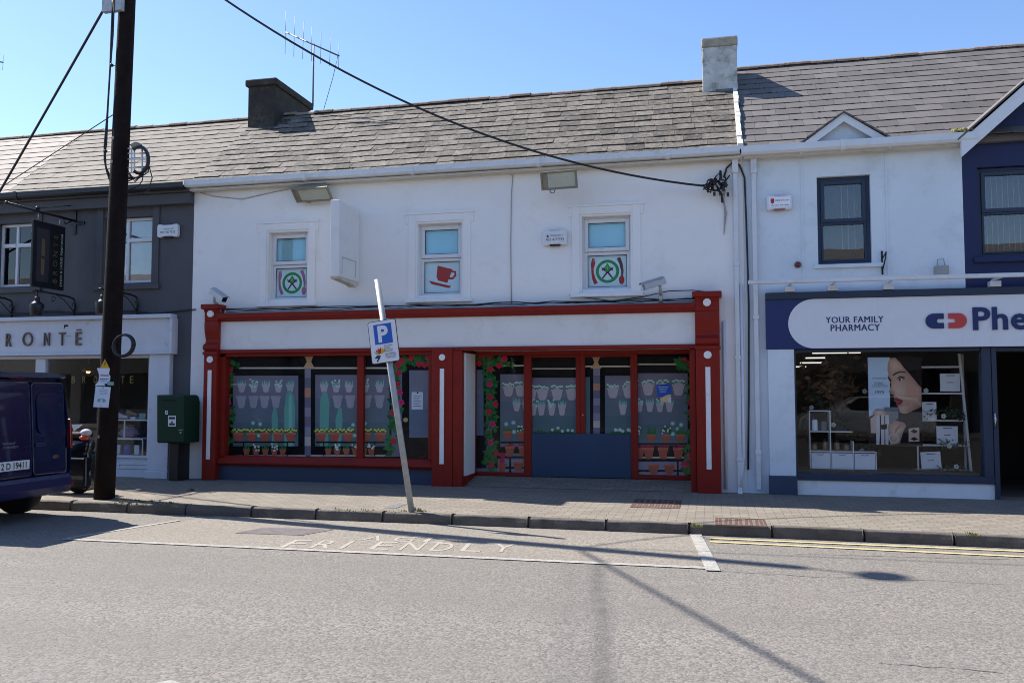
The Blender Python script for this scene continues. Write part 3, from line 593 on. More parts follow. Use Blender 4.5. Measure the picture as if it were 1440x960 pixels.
# windows
ICON = []
def sash_window(rect, parent, idx):
    x0, x1, z0, z1 = rect
    sur = MB(); w = .155
    sur.box(x0-w, x0-.03, -.02, -.001, z0-.04, z1+.15); sur.box(x1+.03, x1+w, -.02, -.001, z0-.04, z1+.15); sur.box(x0-.03, x1+.03, -.02, -.001, z1+.03, z1+.15)
    sur.box(x0-w-.07, x1+w+.07, -.035, -.001, z1+.15, z1+.19); sur.box(x0-w-.05, x0-w, -.02, -.001, z1+.0, z1+.15); sur.box(x1+w, x1+w+.05, -.02, -.001, z1+.0, z1+.15)
    sur.build('window_surround', M['white_render'], parent, bev=.006)
    f = MB(); y0, y1 = .13, .2; zm = z0+(z1-z0)*.545
    f.box(x0, x0+.03, y0-.01, y1, z0+.055, z1); f.box(x1-.03, x1, y0-.01, y1, z0+.055, z1); f.box(x0+.03, x1-.03, y0-.01, y1, z1-.03, z1)
    f.frame(x0+.03, x1-.03, zm+.004, z1-.03, y0-.025, y1-.02, .062)
    f.frame(x0+.03, x1-.03, z0+.055, zm-.004, y0, y1, .045, wt=.05)
    wo = f.build('window', M['upvc'], parent, bev=.006)
    g = MB(); g.frame(x0+.088, x1-.088, zm+.062, z1-.088, y0-.012, y0-.002, .012); g.frame(x0+.07, x1-.07, z0+.095, zm-.05, y0+.01, y0+.018, .013); g.build('gasket', M['dark_gap'], wo)
    g = MB(); g.box(x0+.092, x1-.092, y0+.012, y0+.018, zm+.066, z1-.092); g.box(x0+.075, x1-.075, y0+.024, y0+.03, z0+.1, zm-.054); g.build('pane', M['mural_glass'], wo)
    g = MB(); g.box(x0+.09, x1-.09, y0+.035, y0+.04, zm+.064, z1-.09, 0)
    g.box(x0+.09+(x1-x0)*.1, x0+.09+(x1-x0)*.38, y0+.0335, y0+.0345, zm+.064, z1-.09, 7) if idx == 0 else None; a0, a1, c0, c1 = x0+.075, x1-.075, z0+.1, zm-.054; g.box(a0, a1, y0+.045, y0+.05, c0, c1, 1)  # teal band: inner panel and uneven sky reflection put into colour
    cx, cz, h = (a0+a1)/2, (c0+c1)/2, (c1-c0); yy = y0+.043; e = .0012
    def T(p, sc=1): return [(cx+x*h, cz+z*h) for x, z in p]
    if idx == 1:                                   # red cup on a tilted saucer
        rot = lambda p, a=-.26: [(x*math.cos(a)-z*math.sin(a), x*math.sin(a)+z*math.cos(a)) for x, z in p]
        g.sheet(T(rot([(-.26, .33), (.26, .33), (.2, -.13), (-.12, -.13), (-.2, -.02)])), yy, 2)
        pts = [(.25, .25), (.36, .27), (.4, .16), (.34, .05), (.22, .02)]; ribbon_sheet(g, T(rot(pts)), .018, yy, 2)
        g.sheet(T(rot([(-.42, -.2), (.36, -.2), (.3, -.28), (-.3, -.29)])), yy, 2)
    else:
        ring(g, cx, cz, .275*h, .365*h, yy, 3, 40)
        red, stem = (5, 4) if idx == 0 else (2, 4)
        ribbon_sheet(g, T([(x*.86, z) for x, z in [(-.52, .42), (-.56, .2), (-.54, -.06), (-.5, -.22), (-.42, -.38)]]), [.012, .018, .02, .026, .03], yy, red)
        g.sheet(T([(x*.86+.02, z) for x, z in [(-.63, .25), (-.58, .42), (-.57, .28), (-.54, .44), (-.52, .28), (-.48, .44), (-.47, .26), (-.52, .12), (-.6, .12)]]), yy-e, red)
        ribbon_sheet(g, T([(x*.86, z) for x, z in [(.4, .42), (.49, .24), (.54, 0), (.53, -.16)]]), [.03, .026, .02, .014], yy, stem if idx else red)
        g.sheet([(x, z) for x, z in T(circ(.44, -.28, .085, 16, .14))], yy-e, red)
        for sg in (-1, 1):
            ribbon_sheet(g, T([(-.16*sg, -.22), (-.02*sg, -.04), (.14*sg, .1)]), [.012, .014, .02], yy, 4)
            g.sheet(T([(sg*.1, .04), (sg*.19, .16), (sg*.16, .02)]), yy-e, 4)
        g.sheet(T([(0, .26), (.09, .12), (.06, .02), (0, -.02), (-.06, .02), (-.09, .12)]), yy-2*e, 3); g.sheet(T([(0, .19), (.035, .1), (0, .04), (-.035, .1)]), yy-3*e, 6)
    g.build('window_film', [M['film_sky_reflect'], M['film_pale_reflect'], M['icon_red'], M['icon_green'], M['icon_dark'], M['icon_pink'], M['icon_lime'], M['film_teal_reflect']], wo)
    s = MB(); s.box(x0+.001, x1-.001, .02, .21, z0+.002, z0+.054); s.box(x0-w-.03, x1+w+.03, -.06, -.001, z0-.07, z0-.005); s.build('sill', M['white_paint'], wo, bev=.006)
for k, c in (('icon_red', (.42, .02, .02)), ('icon_green', (.01, .27, .05)), ('icon_dark', (.1, .03, .04)), ('icon_pink', (.38, .15, .26)), ('icon_lime', (.2, .5, .1))): flatm(k, c, .5)
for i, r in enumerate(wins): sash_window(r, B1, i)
# --- red shopfront ---------------------------------------------------------
FZ0, FZ1 = 2.21, 2.69
px0, px1 = -8.45, -8.2                      # left pilaster
def pilaster(x0, x1, full=True, base=-.1):
    p = MB(); cx = (x0+x1)/2; w = x1-x0
    p.box(x0, x1, -.2, -.002, base, 2.19)
    if full:
        p.box(x0-.04, x1+.04, -.27, -.002, 2.9, 2.985); p.prismx([(-.2, 2.7), (-.2, 2.84), (-.245, 2.9), (-.002, 2.9), (-.002, 2.7)], x0-.005, x1+.005)
        prof = [(-.002, 2.7), (-.2, 2.7), (-.205, 2.62), (-.195, 2.52), (-.17, 2.44), (-.155, 2.38), (-.16, 2.33), (-.2, 2.31), (-.235, 2.28), (-.245, 2.25), (-.235, 2.215), (-.2, 2.19), (-.002, 2.19)]
        p.prismx(prof, x0-.004, x1+.004)
        p.box(x0-.015, x1+.015, -.225, -.002, 2.12, 2.175)
    o = p.build('pilaster', M['red_paint'], B1, bev=.012)
    zz = [2.04] + ([2.82] if full else [])
    for z in zz: q = MB(); q.prism(circ(cx, z, .058 if full else .052, 28), -.222 if z < 2.5 else -.24, -.2+.002); q.build('roundel', M['white_paint'], o, bev=.006)
    q = MB(); q.box(cx-.036, cx+.036, -.216, -.2005, .35, 1.86); q.build('pilaster_panel', M['white_paint'], o, bev=.005)
pilaster(px0, px1); xr0, xr1 = P(979, 560, -.2).x, P(1013, 560, -.2).x; pilaster(xr0, xr1)
xm0, xm1 = P(607, 590, -.2).x, P(636, 590, -.2).x
pilaster(xm0, xm1, False)
b = MB(); b.box(px1+.002, xr0-.002, -.1, -.003, FZ0+.0, FZ1); b.build('fascia', M['cream_board'], B1)
for xx in (-5.3, -2.75):
    pass
b = MB()
b.prismx([(-.2, 2.73), (-.215, 2.75), (-.215, 2.82), (-.003, 2.82), (-.003, 2.691), (-.14, 2.691), (-.16, 2.71)], px1+.002, xr0-.002)   # cornice
b.prismx([(-.155, 2.145), (-.155, 2.19), (-.125, 2.208), (-.003, 2.208), (-.003, 2.145)], px1+.002, xr0-.002)                      # lower rail
b.build('cornice', M['red_paint'], B1, bev=.006)
b = MB(); b.box(px1+.01, xr0-.01, -.13, -.003, 2.826, 2.838); b.build('lead_flashing', M['lead'], B1)
# left shop window: jamb, sill, mullion, riser
lx0, lx1 = px1+.002, xm0-.002
b = MB(); gx0 = P(322, 570, .04).x
b.box(lx0, gx0, -.1, .09, .4, 2.143); b.box(lx0, lx1, -.1, .09, 2.09, 2.1435)
ZT = P(450, 642.5, -.03).z; ZQ = P(450, 656.5, -.12).z; b.prismx([(-.12, ZQ+.01), (-.15, ZQ+.03), (-.15, ZQ+.06), (-.07, ZT-.01), (-.06, ZT), (.09, ZT), (.09, ZQ), (-.12, ZQ)], lx0, lx1)
m0, m1 = P(502, 570, -.02).x, P(511, 570, -.02).x; b.box(m0, m1, -.03, .06, .4, 2.09)
b.box(P(605, 570, .0).x, lx1, -.1, .09, .4, 2.09)
SW1 = b.build('shop_window', M['red_paint'], B1, bev=.006)
b = MB(); b.box(lx0, lx1, -.07, .09, -.1, ZQ-.001); b.build('stall_riser', M['navy_riser'], B1)
# recessed right part
RYD = .5
b = MB(); b.box(xm1+.002, P(652, 590, -.1).x, -.19, RYD+.05, -.1, 2.143); b.build('recess_jamb', M['red_paint'], B1, bev=.01)
jx = P(652, 590, -.1).x
b = MB(); b.box(jx+.001, jx+.03, -.09, RYD, .16, 2.11); b.build('recess_cheek', M['cream_board'], B1)
b = MB(); b.box(jx+.001, jx+.034, -.085, RYD-.001, .02, .158); b.build('recess_skirting', M['red_paint'], B1)
b = MB(); b.box(jx+.035, xr0-.002, -.001, RYD+.3, 2.16, 2.24); b.build('recess_ceiling', M['cream_board'], B1)
b = MB(); b.box(xr0-.09, xr0-.003, -.1, RYD+.06, .0, 2.143); b.build('recess_jamb', M['red_paint'], B1, bev=.01)
RX = lambda u, v=580: P(u, v, RYD).x
RZZ = lambda v, u=810: P(u, v, RYD).z
fz0, fz1 = .12, 2.16
b = MB(); f0, f1 = jx+.035, xr0-.091
b.box(f0, f1, RYD-.02, RYD+.06, fz1-.07, fz1-.001)
for u0, u1 in ((664, 668), (737, 748), (887, 897)): b.box(max(RX(u0), f0), RX(u1), RYD-.03, RYD+.06, fz0, fz1-.07)
b.box(RX(970), f1, RYD-.03, RYD+.06, fz0, fz1-.07)
b.box(max(RX(668), f0+.02), RX(737), RYD-.025, RYD+.06, fz0, RZZ(663.5, 700)); b.box(RX(897), RX(970), RYD-.025, RYD+.06, fz0, RZZ(667.5, 930))
b.box(RX(810), RX(816)-.002, RYD-.02, RYD+.05, RZZ(609), fz1-.07); b.box(RX(816)+.002, RX(823), RYD-.02, RYD+.05, RZZ(609), fz1-.07)
b.box(RX(748), RX(810), RYD-.015, RYD+.05, fz1-.11, fz1-.0705); b.box(RX(823), RX(887), RYD-.015, RYD+.05, fz1-.11, fz1-.0705)
SW2 = b.build('shop_window', M['red_paint'], B1, bev=.006)
b = MB(); b.box(RX(748)+.003, RX(887)-.003, RYD-.035, RYD+.05, fz0+.005, RZZ(609)-.002); b.build('door_panel', M['navy_panel'], B1, bev=.004)
b = MB(); b.cyl((RX(820), RYD-.045, RZZ(583)), (RX(820), RYD-.02, RZZ(583)), .012, 10); b.build('door_lock', M['galv'], SW2)
# ------------------------------------------------------------------ painted window murals (flat vinyl behind the glass)
mc = dict(mblack=(0.006, 0.006, 0.007), mpale=(0.525, 0.473, 0.438), mlilac=(.17, .165, .23), mlilac2=(.28, .275, .36), mpeach=(0.525, 0.263, 0.175), mbeige=(0.578, 0.385, 0.228),
  mglass1=(.2, .198, .25), mglass2=(.145, .185, .225), mglass3=(.105, .175, .2), mpot=(.5, .45, .48), mpot2=(.38, .36, .41), mteal=(.15, .4, .33), mteal2=(.22, .54, .45), mdots=(0.500, 0.688, 0.625),
  mterra=(0.438, 0.110, 0.070), mterra2=(0.591, 0.164, 0.099), mgreen=(0.018, 0.105, 0.033), mgreen2=(0.030, 0.195, 0.045), myellow=(0.750, 0.688, 0.163), mwhite=(0.775, 0.812, 0.750), mrose=(0.525, 0.021, 0.070), mpink=(0.630, 0.035, 0.210), mred=(0.560, 0.026, 0.035),
  mblue=(0.035, 0.123, 0.595), mpaper=(0.625, 0.675, 0.775), mstrip=(0.700, 0.665, 0.578), mbrass=(0.525, 0.385, 0.158), mdoor=(.2, .22, .285), mdoor2=(.145, .19, .265), mflesh=(0.850, 0.630, 0.385))
MI = {}; ML = []
for i, (k, c) in enumerate(mc.items()): flatm(k, c, .6, var=.08, spec=.12); MI[k] = i; ML.append(M[k])
class Mural:
    def __init__(s, y): s.y, s.mb, s.l = y, MB(), 0
    def p(s, pts, k, dl=.0006):
        s.l += dl*.2; s.mb.sheet([W(u, v, s.y) for u, v in pts], s.y-s.l, MI[k])
    def r(s, u0, v0, u1, v1, k): s.p([(u0, v0), (u1, v0), (u1, v1), (u0, v1)], k)
    def c(s, u, v, r, k, rv=None, n=10): s.p([(u+r*math.cos(6.283*i/n), v+(rv or r)*math.sin(6.283*i/n)) for i in range(n)], k, .0002)
    def pot(s, u, v, w, h, k, rim=None):       # v = top
        s.p([(u-w/2, v), (u+w/2, v), (u+w/2, v+h*.2), (u+w*.45, v+h*.24), (u+w*.32, v+h*.86), (u+w*.2, v+h), (u-w*.2, v+h), (u-w*.32, v+h*.86), (u-w*.45, v+h*.24), (u-w/2, v+h*.2)], k, .0003)
        if rim: s.r(u-w/2, v, u+w/2, v+h*.2, rim); s.l -= .00006
    def spikes(s, u, v, w, h, k, n=5):
        for i in range(n):
            x = u-w/2+w*(i+.5)/n; s.p([(x-w/n*.7, v), (x+w/n*.7, v), (x+random.uniform(-1, 1)*w*.12, v-h*random.uniform(.8, 1.1))], k, .0001)
    def dots(s, u, v, w, h, k, n, r): 
        for i in range(n): s.c(u-w/2+w*(i+.5)/n+random.uniform(-.4, .4), v-h*(.25+.7*random.random()) if n > 3 else v-h/2, r, k, n=7)
    def bush(s, u, v, w, h, k='mgreen', k2='mgreen2', n=9):
        for i in range(n):
            a = math.pi*(i+.5)/n; r0 = w*.22; x, y = u-math.cos(a)*w*.36, v-math.sin(a)*h*.5
            s.p([(x, y+h*.28), (x+w*.12, y), (x-math.cos(a)*w*.2, y-h*.35), (x-w*.12, y)], k if i % 2 else k2, .0001)
    def fore_pot(s, u, v, w=17, h=13):   # terracotta pot with yellow flowers, v = pot top
        s.bush(u, v+1, w*1.15, 9.5); s.pot(u, v, w*.9, h, 'mterra', 'mterra2')
        for i in range(7): s.c(u-w*.52+w*1.04*(i+.5)/7, v-1.2-3.4*abs(math.sin(i*1.9+u)), 1.55, 'myellow', n=7)
    def small_pot(s, u, v, fl):
        s.spikes(u, v+1, 9, 7.5, 'mgreen2', 5) if not fl else s.bush(u, v+1, 10, 8)
        s.pot(u, v, 9.5, 8.5, 'mterra')
        if fl:
            for i in range(8): s.c(u+random.uniform(-4.5, 4.5), v-random.uniform(-1.5, 7.5), 1.4, 'mwhite', n=7)
    def ghost(s, u, v, w, h, kind, k='mpot'):
        if kind == 'g': s.spikes(u, v+2, w*1.0, 9.5, 'mteal2', 6)
        s.pot(u, v, w, h, k)
        if kind == 'f':
            s.bush(u, v+2, w, 8, 'mteal', 'mteal2', 7)
            for i in range(8): s.c(u+random.uniform(-w*.48, w*.48), v-random.uniform(-3, 8), 1.5, 'mdots', n=7)
        if kind == 'y':
            s.bush(u, v+1.5, w*1.05, 5, 'mteal', 'mgreen2', 7)
            for i in range(7): s.c(u-w*.5+w*(i+.5)/7, v-random.uniform(0, 4), 1.55, 'mdots', n=7)
    def pane(s, u0, v0, u1, v1):
        n = 6
        for i in range(n):
            k = ['mglass1', 'mglass1', 'mglass2', 'mglass2', 'mglass3', 'mglass3'][i]; s.p([(u0, v0+(v1-v0)*i/n), (u1, v0+(v1-v0)*i/n), (u1, v0+(v1-v0)*(i+1)/n), (u0, v0+(v1-v0)*(i+1)/n)], k, .00001)
        s.l += .00012
    def rose(s, u, v, r=4.2):
        k = random.choice(['mrose', 'mrose', 'mpink'])
        s.p([(u+r*(1+.18*math.sin(5*a)+random.uniform(-.08, .08))*math.cos(a), v+r*(1+.18*math.sin(5*a))*math.sin(a)) for a in [6.283*i/14 for i in range(14)]], k, .0003)
        s.p([(u+r*.45*math.cos(a), v+r*.45*math.sin(a)) for a in [6.283*i/6+u for i in range(6)]], 'mred', .0002)
    def leaf(s, u, v, r, a, k):
        c, q = math.cos(a), math.sin(a); s.p([(u, v), (u+r*.5*c-r*.3*q, v+r*.5*q+r*.3*c), (u+r*c, v+r*q), (u+r*.5*c+r*.3*q, v+r*.5*q-r*.3*c)], k, .00008)
    def vine(s, pts, wd, roses, n=70, top=None):
        for i in range(n):
            t = random.random()*(len(pts)-1); j = int(t); f = t-j; u = pts[j][0]+(pts[j+1][0]-pts[j][0])*f; v = pts[j][1]+(pts[j+1][1]-pts[j][1])*f
            s.leaf(u+random.uniform(-wd, wd)*.6, v+random.uniform(-4, 4), random.uniform(6, 11), random.uniform(0, 6.28), random.choice(['mgreen', 'mgreen2', 'mgreen2']))
        s.l += .0001
        for u, v in roses: s.rose(u, v)
    def build(s, parent): return s.mb.build('window_mural', ML, parent)
    def cap(s, u0, u1, v0, v1):  # pale flared capital between two transom lights
        um = (u0+u1)/2; w = (u1-u0)/2
        s.p([(um-w*1.7, v1), (um-w*1.1, v1-4), (um-w*.55, (v0+v1)/2), (um-w*1.0, v0+3), (um-w*1.6, v0), (um+w*1.6, v0), (um+w*1.0, v0+3), (um+w*.55, (v0+v1)/2), (um+w*1.1, v1-4), (um+w*1.7, v1)], 'mbeige')
    def column(s, u0, u1, v0, v1, peach):
        s.r(u0, v0, u1, v1, 'mlilac')
        h = (v1-v0)/9
        for i, k in enumerate(['mlilac2', 'mlilac', None, 'mlilac', 'mlilac2', 'mlilac', 'mlilac2', 'mpale', 'mlilac']):
            k = k or 'mpeach'; s.p([(u0, v0+h*i), (u1, v0+h*i), (u1, v0+h*(i+1)-.6), (u0, v0+h*(i+1)-.6)], k, .00002)
        s.l += .00008
# left window
m = Mural(.07)
m.r(318, 494, 609, 648, 'mblack'); m.r(336, 516.2, 553, 518.4, 'mstrip')
m.cap(429, 440, 499, 518); m.column(428.5, 437, 518, 641, 1); m.r(320, 639.5, 430, 642, 'mpale'); m.r(437, 639, 570, 641.5, 'mpale')
m.pane(327.5, 528, 419.5, 627)
for i, u in enumerate((340, 357, 374, 391.5, 408)): m.ghost(u, 541, 11, 10.5, 'gfgfg'[i])
for u in (339.5, 356.5, 372, 388): m.ghost(u, 556.5, 13.5, 17, 'n', 'mpot2')
m.p([(400, 627), (400, 575), (402, 556), (405, 549), (409, 549), (413, 556), (415, 575), (414, 627)], 'mteal'); m.p([(383, 627), (382, 585), (385, 573), (389, 575), (391, 588), (390, 627)], 'mteal')
m.p([(406, 627), (406, 560), (409, 552), (411, 562), (411, 627)], 'mteal2')
for u, v in ((356, 594.5), (366, 596), (352, 612), (364, 612)): m.c(u, v, 3, 'mteal2'); m.c(u, v, 1.6, 'mdots')
for u in (335.5, 354, 372.5, 391, 409): m.fore_pot(u, 608)
m.r(329, 620.3, 415, 622.4, 'mblack'); m.r(342, 622, 343.5, 641, 'mblack'); m.r(403.5, 622, 405, 641, 'mblack')
for i, u in enumerate((347, 360.5, 373.5, 386, 398)): m.small_pot(u, 631.5, i % 2)
m.pane(443.5, 527, 548, 627)
for i, u in enumerate((456, 473, 491, 514, 534)): m.ghost(u, 541, 11.5, 10.5, 'gfgfg'[i])
for u in (475, 493, 516, 534): m.ghost(u, 555.5, 14, 18, 'n', 'mpot2')
m.p([(450, 627), (450, 580), (451, 560), (456, 549), (460, 551), (464, 566), (463, 580), (462, 627)], 'mteal'); m.p([(474, 627), (472, 590), (476, 574), (481, 573), (482, 590), (480, 627)], 'mteal')
for u, v in ((497, 597), (499, 612), (492, 603), (514, 595)): m.c(u, v, 3, 'mteal2'); m.c(u, v, 1.6, 'mdots')
for u in (452, 471, 489.5, 514.5, 535): m.fore_pot(u, 608)
m.r(445, 620.3, 541, 622.6, 'mblack'); m.r(455, 622, 456.5, 641, 'mblack'); m.r(526.5, 622, 528, 641, 'mblack')
for i, u in enumerate((462, 474.5, 487.5, 500, 512, 522.5)): m.small_pot(u, 631, i % 2)
m.r(551, 520, 566, 641, 'mlilac'); m.r(566, 518, 609, 641, 'mblack'); m.r(576, 520.5, 605, 575, 'mdoor'); m.r(576, 575, 605, 615, 'mdoor2')
m.vine([(551, 640), (554, 600), (556, 560), (557, 525), (568, 508), (590, 504), (607, 510)], 7, [(566, 507), (560, 513), (561, 524), (559, 540), (563, 551), (565, 566), (553, 580), (554, 620), (579, 503), (598, 513), (603, 502), (590, 512)], 210)
m.vine([(323, 505), (324, 530), (322, 560), (324, 590), (322, 625)], 4, [(324, 520), (322, 566), (322, 579)], 60); m.vine([(326, 508), (338, 507)], 3, [], 8)
m.c(571, 590, 3.3, 'mbrass', n=16)
m.r(579.5, 551, 595.5, 575.5, 'mpaper'); m.c(588, 552, 1.2, 'mblack')
for i in range(7): m.r(582, 556.5+i*2.3, 593-(i % 3)*1.6, 557.2+i*2.3, 'mglass2')
m.build(SW1)
b = MB(); b.box(gx0+.005, m0-.003, .0, .006, ZT+.003, 2.088); b.box(m1+.003, P(605, 570, 0).x-.003, .0, .006, ZT+.003, 2.088); b.build('pane', M['mural_glass'], SW1)
# right windows and doors
m = Mural(RYD+.045)
m.r(664, 494, 974, 674, 'mblack')
m.r(667, 520, 680, 612, 'mdoor2'); m.r(667, 549, 675, 552, 'mdoor'); m.r(667, 658, 700, 663, 'mglass1'); m.r(684, 505, 692, 665, 'mlilac')
m.r(704, 513, 738, 515, 'mstrip'); m.pane(703.5, 526, 738, 640)
for u in (715, 732): m.ghost(u, 541, 16.5, 16, 'y')
for u in (726.5, 740): m.ghost(u, 566, 11, 12, 'g')
for u, v in ((722, 594), (723, 607), (712, 596)): m.c(u, v, 3.2, 'mteal2'); m.c(u, v, 1.7, 'mdots')
m.r(704, 622, 738, 644, 'mglass1'); m.r(704, 620.5, 738, 623, 'mblack'); m.r(702, 628, 738, 637, 'mblack'); m.r(700, 637, 738, 640, 'mglass1'); m.r(702, 641, 738, 643.5, 'mblack'); m.r(700, 645, 738, 664, 'mlilac2'); m.r(716, 623, 719, 664, 'mblack'); m.r(702, 656, 738, 659, 'mblack')
m.spikes(714, 608, 12, 9, 'mgreen2', 6); m.pot(714, 606, 12.5, 12, 'mterra', 'mterra2'); m.bush(733, 608, 14, 12); m.pot(733, 607, 12, 12, 'mterra', 'mterra2')
for i in range(9): m.c(733+random.uniform(-5, 5), 604-random.uniform(-4, 6), 1.2, 'mwhite', n=6)
for u in (717, 736): m.pot(u, 627, 14, 15, 'mterra', 'mterra2'); m.dots(u, 628, 13, 4, 'mrose', 5, 1.6)
m.pot(706, 651, 13, 12, 'mterra'); m.pot(729, 649, 15.5, 13, 'mterra', 'mterra2'); m.rose(706, 648)
m.vine([(670, 505), (688, 503), (689, 530), (691, 560), (690, 590), (690, 620), (690, 640), (690, 662)], 8, [(674, 511), (677, 500), (690, 519), (689, 540), (690, 558), (697, 568), (688, 579), (693, 596), (690, 622), (698, 637), (691, 653), (689, 500), (701, 513), (710, 504), (707, 640)], 230)
m.vine([(690, 506), (718, 514)], 6, [(709, 505), (702, 514)], 26)
# doors
m.r(748, 517.5, 812, 519, 'mstrip'); m.pane(748, 531, 811, 612)
for u in (747, 763, 783.5, 804): m.ghost(u, 545.5, 17, 17, 'y')
for i, u in enumerate((750, 761.5, 776, 790.5)): m.ghost(u, 569, 11, 15, 'fgfg'[i])
for i, u in enumerate((760, 778, 787, 799)): m.bush(u, 611, 16, 9, 'mgreen', 'mgreen2')
for u in (777, 785, 791, 799, 805): m.c(u, 604+random.uniform(-3, 2), 2.2, 'mdots'); 
m.r(823, 514, 887, 516, 'mstrip'); m.cap(834, 843, 501, 518); m.column(834.5, 844, 518, 612, 1); m.r(823, 530, 830, 612, 'mglass3')
m.pane(851, 528, 889, 612)
for u in (862, 884): m.ghost(u, 543.5, 17, 16, 'y')
m.ghost(876, 569, 11, 14, 'g')
for u in (866, 872, 884): m.bush(u, 611, 14, 8); m.c(u, 604, 2.6, 'mdots'); m.c(u+4, 606, 2.2, 'mdots')
# right bay
m.r(897, 511, 968, 513, 'mstrip'); m.pane(897, 524.5, 967, 632)
for u in (889, 911.5, 932, 954): m.ghost(u, 538, 18, 18, 'y')
for i, u in enumerate((899, 914, 928, 941.5)): m.ghost(u, 566, 11, 13, 'fgfg'[i])
for u, v in ((946, 595), (958, 597), (946, 610), (953, 603)): m.c(u, v, 3.2, 'mteal2'); m.c(u, v, 1.8, 'mdots')
m.r(897, 619, 966, 632, 'mglass2'); m.r(897, 622.5, 966, 625.3, 'mblack'); m.r(897, 626, 970, 640, 'mblack'); m.r(897, 641.5, 967, 644, 'mpale'); m.r(897, 645.5, 967, 648, 'mblack'); m.r(897, 648.5, 964, 668, 'mlilac2'); m.r(897, 660, 964, 663, 'mblack'); m.r(952, 626, 954.5, 668, 'mblack')
for i, u in enumerate((916, 937, 957)):
    (m.spikes(u, 610, 12, 11, 'mgreen2', 6) if i != 1 else m.bush(u, 610, 15, 13)); m.pot(u, 610.5, 13, 10.5, 'mterra', 'mterra2')
for i in range(10): m.c(937+random.uniform(-6, 6), 607-random.uniform(-4, 8), 1.3, 'mwhite', n=6)
m.bush(898, 610, 8, 12)
for i in range(5): m.c(898+random.uniform(-2, 4), 607-random.uniform(-4, 8), 1.3, 'mwhite', n=6)
for u in (899, 912.5, 932.5, 954): m.pot(u, 629, 15, 16, 'mterra', 'mterra2'); m.dots(u, 630.5, 15, 4, 'mrose', 6, 1.5)
for u in (919.5, 941.5): m.pot(u, 652, 16, 14, 'mterra', 'mterra2')
m.pot(965, 656, 13, 10, 'mterra')
m.vine([(966, 665), (969, 640), (970, 620), (971, 560), (969, 515), (958, 512)], 4, [(971, 567), (966, 652), (970, 641), (962, 506), (970, 511), (972, 580)], 90); m.vine([(952, 513), (966, 512)], 5, [], 18)
m.rose(961, 652, 4)
# blue poster on the right bay
m.p([(923, 541), (943, 539), (945, 554), (935, 557), (925, 558)], 'mblue'); m.p([(928, 560), (938, 555), (944, 554), (943, 566), (938, 565), (930, 566)], 'mflesh'); m.r(939.5, 558, 944, 566, 'mwhite')
for i in range(3): m.r(926+i, 543.5+i*3.2, 940-i*1.5, 544.6+i*3.2, 'mdots')
m.build(SW2)
b = MB()
for u0, u1, v1 in ((668, 737, 0), (748, 810, 609), (823, 887, 609), (897, 970, 0)): b.box(max(RX(u0), f0+.022)+.003, RX(u1)-.003, RYD+.002, RYD+.008, (fz0+.08) if not v1 else RZZ(609)+.005, fz1-.115)
b.build('pane', M['mural_glass'], SW2)
# ------------------------------------------------------------------ pharmacy
B2 = thing('pharmacy_building', 'pale rendered pharmacy with small white roof gablet, navy frames and long white sign', 'building', (2.1, 0, 0))
PX0, PX1 = .502, 3.53
PPIT = math.radians(38); PRUN = 2.93; PRY = EY+PRUN; PRZ = EZ+PRUN*math.tan(PPIT); PSL = PRUN/math.cos(PPIT)
pw = RC(1149.5, 247, 1225, 371, 0)
SGX0 = P(1077, 456, -.1).x; SZ0, SZ1 = 2.12, 2.85
gx0, gx1 = P(1119, 580, 0).x, P(1381, 580, 0).x; gz0, gz1 = P(1250, 667, 0).z, 2.14
dx0, dx1 = P(1402, 600, 0).x, 5.4
b = MB()
wall_skin(b, PX0, PX1, -.15, 5.1, .0, .26, [pw, (P(1086, 500, 0).x, 9, -.3, 2.2)])
b.box(PX0+.0, PX0+.2, .26, 6.6, -.15, 5.08); b.box(PX0+.2, 9, 6.4, 6.6, -.15, 5.08); b.box(PX0+.2, 9, .285, 6.4, 2.5, 2.7)
b.build('wall', M['pale_render'], B2)
roof = MB(); deck(roof, .52, 12, EY+.03, EZ-.01, PRY, PRZ-.03)
slates(roof, .515, 12, EY-.06, EZ-.03, PPIT, PSL+.06, .37, .265, seed=9, rough=1.0, wave=.006)
ro = roof.build('roof', M['slate_grey'], B2)
b = MB(); specks(ro, .55, 7, .265, 190, M['lichen_dark'], 7, PSL, PPIT, 'moss'); ridge(b, .46, 12, PRY, PRZ+.035, .075, .45, 8); b.build('ridge_tiles', M['ridge_clay'], ro)
# small gablet over the window
gl, ga, gr = W(1127, 207, -.16), W(1186, 160, -.16), W(1249, 199, -.16)
gl, gr = (gl[0], 5.10), (gr[0], 5.10); run = 1.1; k = (ga[1]-5.1)/math.tan(PPIT)
b = MB()
b.add([(gl[0], -.1, 5.08), (ga[0], -.1, ga[1]-.03), (ga[0], EY+(ga[1]-EZ)/math.tan(PPIT)+.1, ga[1]-.03), (gl[0], EY+.1, 5.1), (gr[0], -.1, 5.08), (gr[0], EY+.1, 5.1)], [(0, 1, 2, 3), (1, 4, 5, 2), (0, 4, 1)])
g_ = b.build('gablet', M['pale_render'], ro)
def barge(mb, p, q, w, y0, y1, under=True):
    d = Vector((q[0]-p[0], q[1]-p[1])); d.normalize(); n = Vector((d.y, -d.x)); n = n if n.y < 0 else -n
    # vertical end cut at the apex side (q)
    zq = w/abs(d.x) if abs(d.x) > 1e-6 else w
    mb.prism([p, q, (q[0], q[1]-zq), (p[0], p[1]-zq)], y0, y1)
b = MB(); barge(b, (gl[0]-.03, gl[1]-.0), ga, .1, -.2, -.16); barge(b, (gr[0]+.03, gr[1]), ga, .1, -.2, -.16); b.build('bargeboard', M['upvc'], g_)
b = MB()
